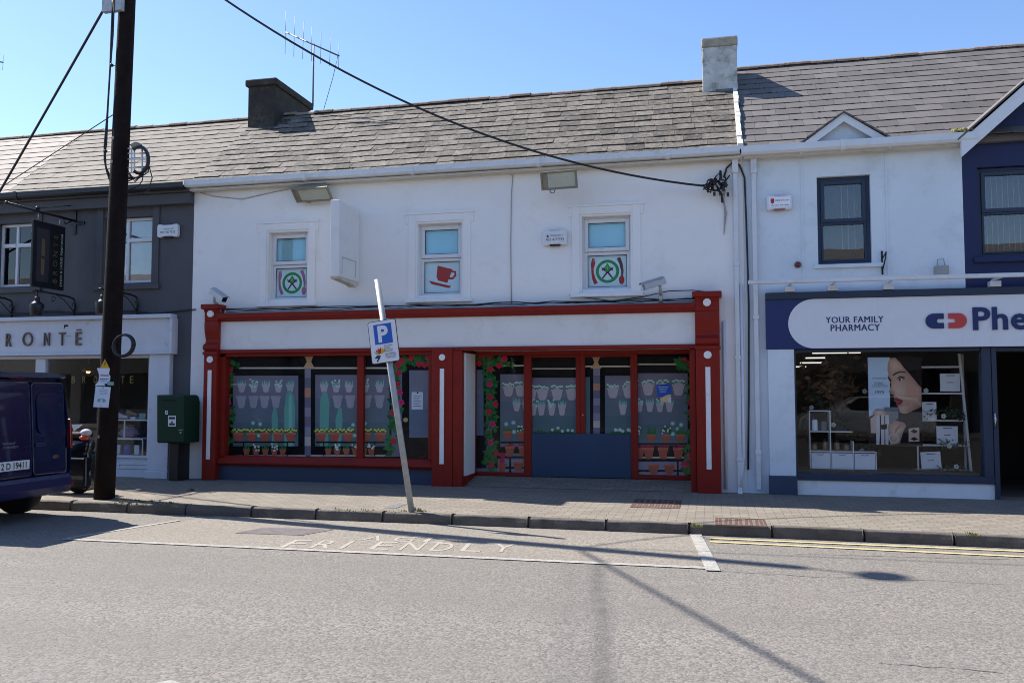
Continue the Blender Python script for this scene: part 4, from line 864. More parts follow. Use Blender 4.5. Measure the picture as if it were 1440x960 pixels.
for sgn, e in ((-1, gl), (1, gr)):
    n = 5
    for i in range(n):
        t0, t1 = i/n, (i+1)/n+.02; q0 = (e[0]+sgn*.06+(ga[0]-e[0]-sgn*.06)*t0, e[1]+(ga[1]-e[1])*t0); q1 = (e[0]+sgn*.06+(ga[0]-e[0]-sgn*.06)*min(t1, 1), e[1]+(ga[1]-e[1])*min(t1, 1))
        for (x, z) in (): pass
        b.add([(q0[0], -.23, q0[1]+.03), (q1[0], -.23, q1[1]+.02), (q1[0], EY+(ga[1]-EZ)/math.tan(PPIT)*t1+.12, q1[1]+.02), (q0[0], EY+(ga[1]-EZ)/math.tan(PPIT)*t0+.12, q0[1]+.03), (q0[0], -.23, q0[1]+.005), (q1[0], -.23, q1[1]-.005)], [(0, 1, 2, 3), (4, 5, 1, 0), (3, 2, 1, 0)], 0, random.random())
b.build('gablet_roof', M['slate_grey'], g_)
b = MB(); b.box(.52, PX1-.01, -.165, -.002, 4.975, 5.015); b.build('soffit', M['soffit'], B2)
b = MB(); gutter(b, .475, 3.66, -.135, 5.13, w=.13, h=.125, joints=(1.9,)); b.build('gutter', M['upvc_gutter'], B2)
b = MB(); downpipe(b, P(1062, 400, 0).x, -.02, .06, 5.02, zs=(.6, 2.6), shoe=False); b.build('downpipe', M['upvc_gutter'], B2, bev=.006)
# upstairs window (dark frame, blinds)
def dark_window(r, parent, y0=.06, split=.5, nb=7, blind='blind'):
    x0, x1, z0, z1 = r; f = MB(); zm = z0+(z1-z0)*split
    f.frame(x0+.005, x1-.005, z0+.0, z1-.005, y0, y0+.09, .05); f.frame(x0+.056, x1-.056, zm+.0, z1-.056, y0-.02, y0+.06, .055); f.frame(x0+.056, x1-.056, z0+.051, zm-.002, y0-.01, y0+.06, .03)
    o = f.build('window', M['navy_frame'], parent, bev=.005)
    g = MB(); g.box(x0+.1, x1-.1, y0+.02, y0+.026, zm+.05, z1-.1); g.box(x0+.08, x1-.08, y0+.03, y0+.036, z0+.075, zm-.025); g.build('pane', M['glass'], o)
    g = MB(); s = (x1-x0-.2)/nb
    for i in range(nb):
        xx = x0+.1+s*(i+.5)
        if blind == 'half' and i < nb//2: g.box(xx-s*.46, xx+s*.46, y0+.2, y0+.203, zm, z1-.05); continue
        g.add([(xx-s*.47, y0+.19, z0+.25 if blind == 'half' else z0), (xx+s*.44, y0+.215, z0+.25 if blind == 'half' else z0), (xx+s*.44, y0+.215, z1), (xx-s*.47, y0+.19, z1)], [(0, 1, 2, 3)])
    g.build('blind', M['blind'], o)
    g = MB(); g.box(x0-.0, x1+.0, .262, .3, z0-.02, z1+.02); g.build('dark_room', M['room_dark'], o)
    return o
w_ = dark_window(pw, B2, .07, .48, 6, 'half')
b = MB(); b.box(pw[0]-.06, pw[1]+.16, -.05, -.001, pw[2]-.06, pw[2]-.004); b.build('sill', M['pale_render'], w_, bev=.006)
for u in (1128, 1247): xx = P(u, 300, 0).x; b = MB(); b.box(xx-.012, xx+.012, -.012, -.001, 3.15, 4.97); b.build('wall_trim', M['pale_render'], B2)
# fascia sign
b = MB(); b.box(SGX0, 9.0, -.1, -.003, SZ0, SZ1, 0)
y = -.1
e1 = P(1150, 456, y).x; capr = (SZ1-SZ0)/2-.0; cxs = P(1108, 456, y).x+capr
b.build('sign_backing', M['navy_sign'], B2)
b = MB(); pts = circ(cxs, (SZ0+SZ1)/2, capr-.004, 24, None, math.pi/2, 3*math.pi/2)+[(9.0, SZ0+.004), (9.0, SZ1-.004)]; b.prism(pts, -.106, -.1005)
SG = b.build('sign_board', M['sign_white'], B2)
b = MB(); b.box(SGX0-.0, 9.0, -.13, -.003, SZ1+.002, SZ1+.1); b.build('fascia_trim', M['navy_frame'], B2, bev=.004)
def stext(mb, body, u0, u1, v0, v1, y, mi=0, bold=0.0, ext=.004, track=1.0):
    um, vm = (u0+u1)/2, (v0+v1)/2; x0, x1 = P(u0, vm, y).x, P(u1, vm, y).x; z0, z1 = P(um, v1, y).z, P(um, v0, y).z
    for dx in ((0, .005) if z1-z0 > .04 else (0,)): mb.text(body, (x0+dx, y-dx*.02, z0), (1, 0, 0), (0, 0, 1), z1-z0, mi, x1-x0, ext, 'LEFT', track, bold)
b = MB(); stext(b, 'YOUR FAMILY', 1161, 1242, 445, 453.5, -.108, track=1.1); stext(b, 'PHARMACY', 1168, 1237, 456, 465, -.108, track=1.1); b.build('lettering', M['navy_sign'], SG)
b = MB()
pz0 = P(1400, 462.5, -.12).z; x0 = P(1368, 448, -.12).x; hh = P(1380, 433, -.12).z-pz0
b.text('Phelans', (x0, -.115, pz0), (1, 0, 0), (0, 0, 1), hh, 0, hh*4.9, .02, 'LEFT', 1.05, .025); b.build('shop_name', M['navy_sign'], SG)
# capsule emblem: navy half, coral half, white cross
cx, cz = W(1330.5, 451, -.12); hw, r = (P(1359.5, 451, -.12).x-P(1301.5, 451, -.12).x)/2, (P(1330, 440.5, -.12).z-P(1330, 461.5, -.12).z)/2
t = r*.28
b = MB(); b.prism(circ(cx-hw+r, cz, r, 18, None, math.pi/2, 3*math.pi/2)+[(cx-t, cz-r), (cx-t, cz-t*.95), (cx-r*1.0, cz-t*.95), (cx-r*1.0-t*.6, cz), (cx-r*1.0, cz+t*.95), (cx-t, cz+t*.95), (cx-t, cz+r)], -.125, -.107, 0)
b.prism(circ(cx+hw-r, cz, r, 18, None, -math.pi/2, math.pi/2)+[(cx+t, cz+r), (cx+t, cz+t*.95), (cx+r*1.0, cz+t*.95), (cx+r*1.0+t*.6, cz), (cx+r*1.0, cz-t*.95), (cx+t, cz-t*.95), (cx+t, cz-r)], -.125, -.107, 1)
b.build('emblem', [M['navy_sign'], M['coral']], SG)
# light trough on brackets above the sign
yr = -.42; za, zb = P(1052, 397, yr), P(1440, 384, yr)
b = MB(); b.box(za.x, 9, yr-.035, yr+.035, za.z-.03, za.z+.03, 0)
LT = b.build('light_trough', M['upvc_gutter'], B2, bev=.012)
for u in (1113, 1175, 1256, 1410):
    b = MB(); xx = P(u, 400, yr).x; b.box(xx-.02, xx+.02, yr+.036, -.001, za.z-.03, za.z+.0); b.box(xx-.07, xx+.07, -.14, -.001, za.z-.12, za.z-.0395); b.build('trough_bracket', M['upvc_gutter'], LT, bev=.005)
# pilaster left, frame, riser, door surround
p0, p1 = P(1081, 580, -.07).x, P(1118, 580, -.07).x
b = MB(); b.box(p0, p1, -.09, .1, .27, SZ0-.003); b.build('pilaster', M['pale_render'], B2, bev=.006)
b = MB(); b.box(p0-.01, p1+.012, -.12, .1, -.1, .268); b.build('plinth', M['navy_riser'], B2, bev=.006)
b = MB(); b.box(P(1087, 470, .1).x-.05, p0-.001, .0, .26, -.1, SZ0-.003); b.build('pilaster_return', M['pale_render'], B2)
b = MB(); b.box(p1+.014, dx0-.06, -.05, .12, gz0-.1, gz0); b.box(gx1, gx1+.12, -.05, .12, gz0+.0005, SZ0-.005); b.box(p1+.002, gx0+.012, -.03, .12, gz0+.0005, SZ0-.005)
b.box(gx0+.0125, gx1-.0005, -.02, .1, gz1-.07, SZ0-.005); b.box(dx0-.058, dx0, -.06, .6, -.05, SZ0-.005)
SW = b.build('shop_window', M['navy_frame'], B2, bev=.005)
b = MB(); b.box(p1+.014, dx0-.06, -.02, .1, -.1, gz0-.102); b.build('stall_riser', M['white_paint'], B2)
b = MB(); b.box(gx0+.014, gx1-.001, .03, .038, gz0+.002, gz1-.072); b.build('pane', M['shop_glass'], SW)
# doorway
b = MB(); b.box(dx0+.03, dx0+.09, .25, .3, .02, 2.05); b.box(dx0+.09, dx0+.1, .26, 1.0, .02, 2.05); b.build('door', M['sign_black'], B2)
b = MB(); xx = dx0-.03; pth = [(xx-.02, -.065, 1.2), (xx-.02, -.11, 1.19), (xx-.02, -.115, 1.1), (xx-.02, -.11, 1.0), (xx-.02, -.065, .99)]; b.tube(pth, .012, 8); b.build('door_handle', M['chrome'], B2)
b = MB(); b.box(dx0, 6, -.02, .6, 2.06, SZ0-.004); b.box(4.9, 9, .0, .1, -.1, 2.05); b.build('door_head', M['navy_frame'], B2)
# interior
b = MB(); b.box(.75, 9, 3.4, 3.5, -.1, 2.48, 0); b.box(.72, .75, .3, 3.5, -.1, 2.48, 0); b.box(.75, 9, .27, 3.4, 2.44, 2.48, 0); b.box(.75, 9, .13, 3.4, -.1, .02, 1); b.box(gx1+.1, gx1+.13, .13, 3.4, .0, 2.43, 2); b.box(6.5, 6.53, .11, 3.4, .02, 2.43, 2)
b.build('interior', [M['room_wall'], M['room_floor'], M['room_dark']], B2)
b = MB(); b.box(gx0+.02, gx1-.02, .14, .95, .021, gz0+.03); b.build('display_base', M['room_wall'], B2)
b = MB(); b.box(1.9, 3.4, 2.2, 2.25, .1, 2.2); b.build('back_screen', M['room_dark'], B2)
LT0 = None
for i, (u, v, w) in enumerate(((1176, 496, .95), (1159, 503, .9), (1141, 510, .6), (1126, 515.5, .4))):
    y = 1.9+i*.4; q = P(u, v, y); w = [.5, .4, .25, .12][i]; t = MB(); t.box(q.x-w*.75, q.x+w*.75, y-.05, y+.05, q.z-.01, q.z+.01); lt_ = thing('ceiling_light', ['nearest bright strip light on the pharmacy ceiling', 'second strip light back on the pharmacy ceiling', 'third strip light back on the pharmacy ceiling', 'rearmost strip light on the pharmacy ceiling'][i], 'light', (q.x, y, q.z), 'strip lights inside the pharmacy'); t.build('tube', M['tube_light'], lt_); t = MB(); t.box(q.x-.03, q.x+.03, y-.02, y+.02, q.z+.0105, 2.439); t.build('hanger', M['room_dark'], lt_)
FB = gz0+.03
# cube shelf with three white boxes and jars
yd = .35; S = lambda u, v, y=yd: P(u, v, y)
def shp(u, v, y=yd): p = P(u, v, y); return p.x, p.z
t = thing('cube_shelf', 'stepped white cube shelf in the left of the pharmacy window', 'shelf', (S(1180, 660).x, yd+.12, FB))
b = MB(); d0, d1 = yd, yd+.24
xA, xB, xC, xD = S(1139, 620).x, S(1168, 620).x, S(1200, 620).x, S(1232, 640).x
zT, zM, zL = S(1150, 577).z, S(1150, 606).z, S(1170, 634).z; w = .014
for x, zt in ((xA, zT), (xB, zT), (xC, S(1200, 620).z), (xD, zL)): b.box(x-w/2, x+w/2, d0, d1, FB, zt)
b.box(xA+w/2, xB-w/2, d0, d1, zT-w, zT); b.box(xA+w/2, xB-w/2, d0, d1, zM-w, zM); b.box(xB+w/2, xC-w/2, d0, d1, zM-w, zM); b.box(xA+w/2, xB-w/2, d0, d1, zL-w, zL); b.box(xB+w/2, xC-w/2, d0, d1, zL-w, zL); b.box(xC+w/2, xD-w/2, d0, d1, zL-w, zL)
b.build('frame', M['shelf_white'], t)
for i, (xa, xb) in enumerate(((xA, xB), (xB, xC), (xC, xD))):
    q = thing('storage_box', ['white storage box in the left bay of the cube shelf', 'white storage box in the middle bay of the cube shelf', 'white storage box in the right bay of the cube shelf'][i], 'box', ((xa+xb)/2, d0+.1, FB), 'white boxes in the cube shelf')
    b = MB(); b.box(xa+.014, xb-.014, d0-.012, d1-.02, FB+.004, zL-.03); b.build('box_body', M['paper_white'], q, bev=.004)
    b = MB(); cx = (xa+xb)/2; b.tube([(cx-.05, d0-.014, zL-.045), (cx-.02, d0-.02, zL-.056), (cx+.02, d0-.02, zL-.056), (cx+.05, d0-.014, zL-.045)], .004, 6); b.build('handle', M['ink_grey'], q)
for i, (u, z, hh, mt) in enumerate(((1147, zM, .2, 'paper_white'), (1160, zM, .17, 'ink_grey'), (1146, zL, .1, 'jar'), (1161, zL, .17, 'jar'), (1178, zL, .15, 'jar'), (1191, zL, .11, 'jar'))):
    xx = S(u, 600).x; q = thing('jar', ['tall pale jar on the top cube shelf', 'grey jar beside the tall pale jar', 'short amber jar at the left of the lower shelf', 'taller amber jar in the left lower compartment', 'amber jar at the left of the middle compartment', 'small amber jar at the right of the middle compartment'][i], 'jar', (xx, yd+.1, z))
    b = MB(); b.lathe([(.034, 0), (.04, .01), (.04, hh*.75), (.03, hh*.82), (.03, hh*.84)], (xx, yd+.1, z+.001), 14); b.build('jar_body', M[mt], q)
    b = MB(); b.lathe([(.034, 0), (.034, hh*.14)], (xx, yd+.1, z+.002+hh*.85), 14); b.build('lid', M['ink'], q)
# ladder shelf with notices
yl = .5
t = thing('ladder_shelf', 'white leaning ladder shelf at the right of the pharmacy window', 'shelf', (S(1330, 660, yl).x, yl+.1, FB))
b = MB(); L0, L1 = shp(1349, 497, yl), shp(1366, 662, yl); K0, K1 = shp(1294, 497, yl), shp(1294, 662, yl)
b.prism([(L0[0]-.016, L0[1]), (L0[0]+.016, L0[1]), (L1[0]+.016, FB), (L1[0]-.016, FB)], yl, yl+.03); b.box(P(1356, 580, yl+.25).x-.013, P(1356, 580, yl+.25).x+.013, yl+.25, yl+.28, FB, L0[1]); b.box(P(1290, 640, yl).x, P(1290, 640, yl).x+.02, yl, yl+.02, FB, P(1290, 626, yl).z)
b.build('rail', M['shelf_white'], t)
for v, ua, ub in ((516, 1288, 1351), (553, 1288, 1354), (591, 1288, 1357), (625, 1248, 1361), (661, 1288, 1364)):
    x0, z = shp(ua, v, yl+.02); x1 = P(ub, v, yl+.02).x; b = MB(); b.box(x0, x1, yl+.032, yl+.24, z-.012, z+.012); b.build('shelf', M['shelf_white'], t)
def card(u0, v0, u1, v1, y, lab, tilt=0, head=False):
    x0, x1, z0, z1 = RC(u0, v0, u1, v1, y); o = thing('notice_card', lab, 'notice', ((x0+x1)/2, y, z0), 'white notices in the pharmacy window')
    Mx = Matrix.Translation(((x0+x1)/2, y, z0)) @ Matrix.Rotation(tilt, 4, 'Y') @ Matrix.Translation((-(x0+x1)/2, -y, -z0))
    b = MB(); b.push(Mx); b.box(x0, x1, y, y+.006, z0, z1); b.pop(); b.build('card', M['paper_white'], o)
    b = MB(); b.push(Mx); 
    w = x1-x0; b.box(x0+w*.3, x1-w*.25, y-.0015, y-.0005, z1-.035, z1-.025); b.box(x0+w*.34, x1-w*.34, y-.0015, y-.0005, (z0+z1)/2-.005, (z0+z1)/2+.004); b.pop(); b.build('print', M['ink'], o)
card(1322, 525, 1350, 550, .5, 'landscape white notice on the second rung of the ladder shelf')
card(1297, 565, 1317, 591, .5, 'portrait white notice beside the poster on the ladder shelf')
card(1317, 599, 1347, 624, .5, 'landscape white notice with faint grey mark above the wide shelf')
card(1296, 635, 1324, 659, .45, 'leaning white notice at the foot of the ladder shelf', -.06)
# poster of a woman in profile
yp = .16; PO = thing('poster', 'large cosmetics poster with a woman in profile and her ringed hand', 'poster', (P(1258, 560, yp).x, yp, P(1258, 630, yp).z))
for k, c in (('po_pale', (.55, .68, .82)), ('po_skin', (.56, .33, .235)), ('po_skin2', (.66, .42, .32)), ('po_blush', (.56, .27, .2)), ('po_hair', (.018, .011, .01)), ('po_lip', (.28, .05, .06)), ('po_dark', (.012, .01, .012)), ('po_shadow', (.4, .22, .16)), ('po_silver', (.6, .58, .6)), ('po_grey', (.2, .22, .23)), ('po_eye', (.6, .6, .6)), ('po_hand', (.6, .44, .36))): flatm(k, c, .5, spec=.1)
PK = ['po_pale', 'po_skin', 'po_skin2', 'po_blush', 'po_hair', 'po_lip', 'po_dark', 'po_shadow', 'po_silver', 'po_grey', 'po_eye', 'po_hand']
b = MB(); lay = [0]
def ps(pts, k, dl=.0005):
    # given in the zoomed crop of the poster (617x960 over 90x140 photo pixels)
    lay[0] += dl; b.sheet([W(1215+x*90/617, 495+y*140/960, yp) for x, y in pts], yp-lay[0], PK.index(k))
b.box(*RC(1220, 502, 1296, 626, yp)[:2], yp, yp+.01, *RC(1220, 502, 1296, 626, yp)[2:], 6)
ps([(35, 50), (250, 50), (250, 560), (48, 620)], 'po_pale')
ps([(48, 620), (250, 540), (555, 560), (555, 890), (60, 890)], 'po_dark')
ps([(250, 50), (555, 50), (555, 640), (420, 640), (270, 590), (330, 540), (300, 300), (235, 120)], 'po_hair')
face = [(248, 60), (300, 52), (345, 95), (385, 150), (430, 200), (480, 260), (530, 320), (553, 345), (553, 500), (500, 540), (445, 575), (400, 592), (360, 588), (335, 570), (322, 545), (325, 520), (308, 500), (314, 486), (288, 462), (290, 440), (284, 424), (296, 412), (270, 408), (246, 392), (240, 376), (252, 350), (262, 310), (252, 285), (232, 262), (228, 235), (236, 215), (226, 170), (230, 110)]
ps(face, 'po_skin')
def mixc(a, c, t): return tuple(x+(y-x)*t for x, y in zip(a, c))
def soft(pts, c, ca, cb, n=7, reach=.85):      # printed shading: nested shapes stepping from one tone to another
    for i in range(n):
        t = i/(n-1); k = 'po_%d' % len(PK)
        flatm(k, mixc(ca, cb, t), .5, spec=.1, var=.02); PK.append(k); f = reach*t
        ps([(x+(c[0]-x)*f, y+(c[1]-y)*f) for x, y in pts], k, .00008)
SK0, SK1, SKB, SKS = (.47, .265, .185), (.68, .45, .35), (.58, .3, .22), (.3, .16, .115)
soft(face, (335, 330), SK0, (.6, .38, .285), 8, .8)
soft([(250, 75), (300, 66), (340, 105), (385, 165), (340, 176), (285, 196), (252, 180), (244, 120)], (300, 130), (.56, .345, .255), SK1, 7)
soft([(268, 300), (330, 300), (400, 330), (420, 400), (380, 440), (320, 440), (290, 400), (272, 360)], (330, 370), (.6, .38, .285), SK1, 7)
soft([(395, 300), (470, 305), (530, 345), (535, 400), (470, 430), (410, 390)], (475, 365), (.555, .335, .25), SKB, 7)
soft([(553, 380), (553, 500), (500, 540), (445, 575), (400, 592), (362, 589), (410, 545), (470, 470)], (548, 530), (.52, .31, .225), SKS, 8)
soft([(335, 520), (400, 505), (430, 530), (400, 570), (360, 580), (332, 560)], (375, 540), (.56, .345, .255), (.64, .42, .32), 6)
soft([(310, 245), (345, 218), (400, 222), (430, 250), (395, 275), (345, 292)], (362, 255), (.56, .35, .26), (.3, .15, .12), 6, .6)
ps([(275, 222), (300, 200), (345, 184), (400, 190), (408, 198), (350, 194), (305, 212), (282, 230)], 'po_hair')
ps([(325, 262), (345, 244), (372, 258), (362, 274), (340, 280)], 'po_eye'); ps([(332, 262), (346, 246), (356, 258), (350, 276), (340, 278)], 'po_dark'); ps([(316, 258), (342, 232), (378, 240), (392, 234), (376, 254), (345, 243), (326, 262)], 'po_dark')
ps([(228, 240), (236, 236), (262, 268), (258, 286), (250, 282), (240, 262)], 'po_dark')
ps([(245, 380), (262, 372), (290, 385), (282, 400), (262, 402)], 'po_shadow')
ps([(288, 436), (312, 432), (345, 452), (380, 466), (350, 476), (312, 474), (290, 460)], 'po_lip'); ps([(308, 482), (345, 476), (378, 470), (356, 500), (330, 512), (312, 502)], 'po_lip')
ps([(270, 590), (330, 540), (345, 580), (400, 600), (470, 580), (553, 520), (553, 640), (420, 640)], 'po_hair')
ps([(190, 530), (330, 530), (330, 640), (220, 700)], 'po_grey'); soft([(75, 590), (120, 545), (190, 550), (225, 620), (225, 700), (190, 620), (120, 620)], (140, 580), (.42, .28, .22), (.68, .5, .42), 6); ps([(60, 640), (115, 600), (120, 780), (65, 780)], 'po_hand')
for x in (118, 165, 205): ps([(x, 610), (x+30, 600), (x+38, 700), (x+28, 890), (x, 890), (x-4, 720)], 'po_silver')
ps([(160, 700), (220, 690), (222, 740), (165, 745)], 'po_dark'); ps([(150, 610), (158, 600), (162, 890), (154, 890)], 'po_dark'); ps([(193, 620), (200, 610), (205, 890), (197, 890)], 'po_dark')
soft([(230, 700), (300, 655), (385, 680), (405, 710), (380, 760), (340, 880), (250, 890), (235, 800)], (300, 780), (.4, .25, .19), (.68, .5, .4), 7); ps([(300, 740), (345, 690), (385, 685), (330, 740), (290, 790)], 'po_shadow')
ring(b, *W(1215+285*.1459, 495+830*.1458, yp), .055, .068, yp-lay[0]-.001, 8, 20)
ps([(428, 735), (530, 725), (532, 860), (428, 862)], 'po_hand'); ps([(445, 760), (480, 740), (520, 765), (480, 782)], 'po_dark'); ps([(445, 835), (480, 815), (520, 838), (480, 852)], 'po_dark')
b.build('print', [M[k] for k in PK], PO)
b = MB()
for s_, u0, u1, v0, v1 in (('INTRODUCING', 1227, 1247, 530.5, 532.8), ('ICONIC', 1230, 1242.5, 537, 540.5), ('COLLECTION', 1226, 1248, 541, 544), ('1975', 1231, 1243, 549, 553)): stext(b, s_, u0, u1, v0, v1, yp-.004, ext=.0005)
b.build('lettering', M['ink_grey'], PO)
# dried foliage bunch and green garlands
b = MB(); rnd = random.Random(5)
base = P(1150, 600, .7)
for i in range(240):
    a = rnd.uniform(0, math.pi); u = 1165+rnd.gauss(0, 26); v = 535+rnd.gauss(0, 16); p = P(u, v, rnd.uniform(.55, 1.0)); l = rnd.uniform(.06, .22); d = Vector((math.cos(a)*.8, rnd.uniform(-.4, .4), rnd.uniform(-.8, .3))).normalized(); n = Vector((rnd.uniform(-1, 1), rnd.uniform(-1, 1), rnd.uniform(-1, 1))).cross(d).normalized()*l*.22
    b.add([p, p+d*l*.5+n, p+d*l, p+d*l*.5-n], [(0, 1, 2, 3)], 0)
for i in range(26):
    p = P(1165+rnd.gauss(0, 18), 530+rnd.gauss(0, 14), .8); q = P(1180, 590, .8); b.tube([q, (q+p)/2+Vector((rnd.uniform(-.1, .1), 0, .1)), p], .004, 5)
b.build('dried_plant', M['dry_leaf'], label='bunch of brown dried leaves hanging in the pharmacy window', cat='plant')
def garland(pts, y, n, lab, fl):
    t = thing('garland', lab, 'plant', P(*pts[0], y)); b = MB(); f = MB(); rnd = random.Random(n)
    for i in range(n):
        s_ = rnd.random()*(len(pts)-1); j = int(s_); k = s_-j; u = pts[j][0]+(pts[j+1][0]-pts[j][0])*k; v = pts[j][1]+(pts[j+1][1]-pts[j][1])*k
        p = P(u+rnd.gauss(0, 3), v+rnd.gauss(0, 3), y+rnd.uniform(-.05, .05)); l = rnd.uniform(.03, .08); d = Vector((rnd.uniform(-1, 1), rnd.uniform(-.6, .3), rnd.uniform(-1, 1))).normalized(); m_ = d.orthogonal().normalized()*l*.3
        b.add([p, p+d*l*.5+m_, p+d*l, p+d*l*.5-m_], [(0, 1, 2, 3)])
    b.build('leaves', M['leaf_dark'], t)
    for u, v in fl:
        for k in range(5): a = k*1.26; p = P(u, v, y-.06); f.blob((p.x+.022*math.cos(a), p.y, p.z+.022*math.sin(a)), .018, .012, .018, 0, 6, 4)
    f.build('blooms', M['flower_white'], t)
garland([(1135, 545), (1160, 570), (1190, 600), (1215, 630), (1235, 640)], .62, 170, 'dark green garland with white blooms behind the cube shelf', [(1141, 573), (1172, 597), (1208, 636), (1216, 550), (1212, 634)])
garland([(1296, 585), (1320, 580), (1345, 578), (1356, 590)], .46, 70, 'green garland along the middle of the ladder shelf', [(1327, 585), (1302, 549)])
garland([(1325, 622), (1345, 626), (1360, 622)], .44, 40, 'short green garland with white bloom on the wide shelf', [(1335, 627)])
garland([(1322, 660), (1345, 658), (1358, 656)], .42, 40, 'green garland at the foot of the ladder shelf', [(1345, 656)])
# ------------------------------------------------------------------ blue gabled house on the right
B3 = thing('gabled_building', 'dark blue rendered building front with white bargeboards on its gable', 'building', (5.4, 0, 0))
GX0, GXA, GX1 = 3.533, 5.45, 7.37; GZ0 = 5.04; GZA = 5.04+(GXA-GX0)*.885
bw_ = RC(1376, 233, 1470, 360, 0)
b = MB(); wall_skin(b, GX0, GX1, 2.3, GZ0, .0, .26, [bw_]); b.prism([(GX0, GZ0), (GX1, GZ0), (GXA, GZA)], 0, .26); b.box(GX1, 12, 0.01, .26, 2.3, 5.05); b.build('wall', M['blue_render'], B3)
dark_window(bw_, B3, .07, .5, 9)
b = MB(); b.box(bw_[0]-.08, bw_[1]+.05, -.05, -.001, bw_[2]-.08, bw_[2]-.004); b.build('sill', M['blue_render'], B3, bev=.005)
b = MB(); barge(b, (GX0-.07, GZ0-.03), (GXA, GZA+.06), .17, -.26, -.2); barge(b, (GX1+.07, GZ0-.03), (GXA, GZA+.06), .17, -.26, -.2); b.build('bargeboard', M['upvc'], B3)
b = MB(); yr_ = EY+(GZA-EZ)/math.tan(PPIT)+.3
for sg, e in ((-1, GX0-.12), (1, GX1+.12)):
    b.add([(e, -.28, GZ0-.0), (GXA, -.28, GZA+.1), (GXA, yr_, GZA+.1), (e, EY+.15, GZ0+.06), (e, -.28, GZ0-.03), (GXA, -.28, GZA+.07)], [(0, 1, 2, 3), (4, 5, 1, 0), (3, 2, 1, 0)])
b.build('roof', M['slate_grey'], B3)
b = MB(); b.box(P(1425, 187, -.05).x, P(1425, 187, -.05).x+.9, -.06, -.001, P(1430, 190, -.03).z, P(1430, 183, -.03).z); b.build('name_board', M['sign_black'], B3, bev=.004)
# ------------------------------------------------------------------ grey shoe shop on the left
B0 = thing('grey_building', 'dark grey rendered building with peeling white shopfront beneath a slate roof', 'building', (-11.5, 0, 0))
QX0, QX1 = -18.5, -8.834
gw = [RC(2, 297, 50, 390, 0), RC(150, 287, 215, 385, 0)]
gw = [(gw[0][0]-.1, gw[0][1], 3.43, 4.62), (P(146, 335, 0).x, P(215, 335, 0).x, 3.43, 4.62)]
FX1 = P(241, 470, -.12).x; FT, FB0 = P(200, 448, -.12).z, P(200, 498, -.12).z
b = MB()
hole = (-17.5, P(208, 580, 0).x+.05, -.3, FB0+.03)
wall_skin(b, QX0, QX1, -.15, 5.0, 0.0, .26, [*gw, hole]); b.box(QX0, QX0+.2, .26, 5.2, -.15, 5); b.box(QX1-.2, QX1, .26, 5.2, -.15, 5); b.box(QX0+.2, QX1-.2, 5, 5.2, -.15, 5); b.box(QX0+.2, QX1-.2, .27, 5, 2.6, 2.7)
b.build('wall', M['grey_render'], B0)
for r in gw:
    t = MB(); w = .14; x0, x1, z0, z1 = r
    t.box(x0-w, x0-.002, -.03, .0-.001, z0-.02, z1+.3); t.box(x1+.002, x1+w, -.03, -.001, z0-.02, z1+.3); t.box(x0-w-.03, x1+w+.03, -.05, -.001, z0-.12, z0-.022); t.build('window_surround', M['grey_trim'], B0, bev=.005)
    f = MB(); y0, y1 = .1, .16; xm = x0+(x1-x0)*.42; zt = z0+(z1-z0)*.66
    f.frame(x0+.004, x1-.004, z0+.004, z1-.004, y0, y1, .05); f.box(xm-.025, xm+.025, y0, y1, z0+.055, z1-.055); f.box(xm+.026, x1-.055, y0-.012, y1, zt-.035, zt+.035); f.box(x0+.055, xm-.026, y0-.012, y1, zt-.035, zt+.035)
    o = f.build('window', M['upvc'], B0, bev=.005)
    g = MB(); g.box(x0+.055, x1-.055, y0+.03, y0+.036, z0+.056, z1-.056); g.build('pane', M['glass'], o)
    g = MB(); g.box(x0, x1, .24, .245, z0, z1); g.build('blind', mat('dim_blind', (.16, .2, .24), .8, var=.2, vscale=2), o)
b = MB(); b.box(QX0, QX1+.002, -.14, -.002, 4.78, 4.97); b.box(QX0, QX1+.02, -.2, -.002, 4.972, 5.03); b.build('eaves_band', M['grey_trim'], B0, bev=.01)
b = MB(); gutter(b, QX0, QX1-.02, -.19, 5.115, w=.12, h=.11, joints=(-12.3, -10.2)); b.build('gutter', M['black_metal'], B0)
roof = MB(); deck(roof, QX0, QX1-.005, EY+.03, EZ-.03, RY, RZ-.03)
xsplit = lambda d: P(0, 232, .9).x+ (P(118, 197, RY).x-P(10, 262, EY).x)*0
pA, pB = P(8, 262, EY), P(122, 196, RY); 
def split_x(d): return pA.x+(pB.x-pA.x)*min(1, max(0, d/SL))
slates(roof, QX0, QX1-.02, EY-.06, EZ-.045, PIT, SL+.06, .31, .235, seed=14, rough=1.3, wave=.004, clip=lambda a, c, d: (max(a, split_x(d)), c))
ro0 = roof.build('roof', M['slate_brown'], B0)
b = MB(); slates(b, QX0, QX1-.02, EY-.06, EZ-.042, PIT, SL+.06, .34, .26, seed=15, rough=.8, clip=lambda a, c, d: (a, min(c, split_x(d)-.002))); b.build('roof_slope', M['slate_pale'], ro0)
b = MB(); ridge(b, QX0, QX1-.0, RY, RZ+.025, .07, .4, 12); b.build('ridge_tiles', M['ridge_clay'], ro0)
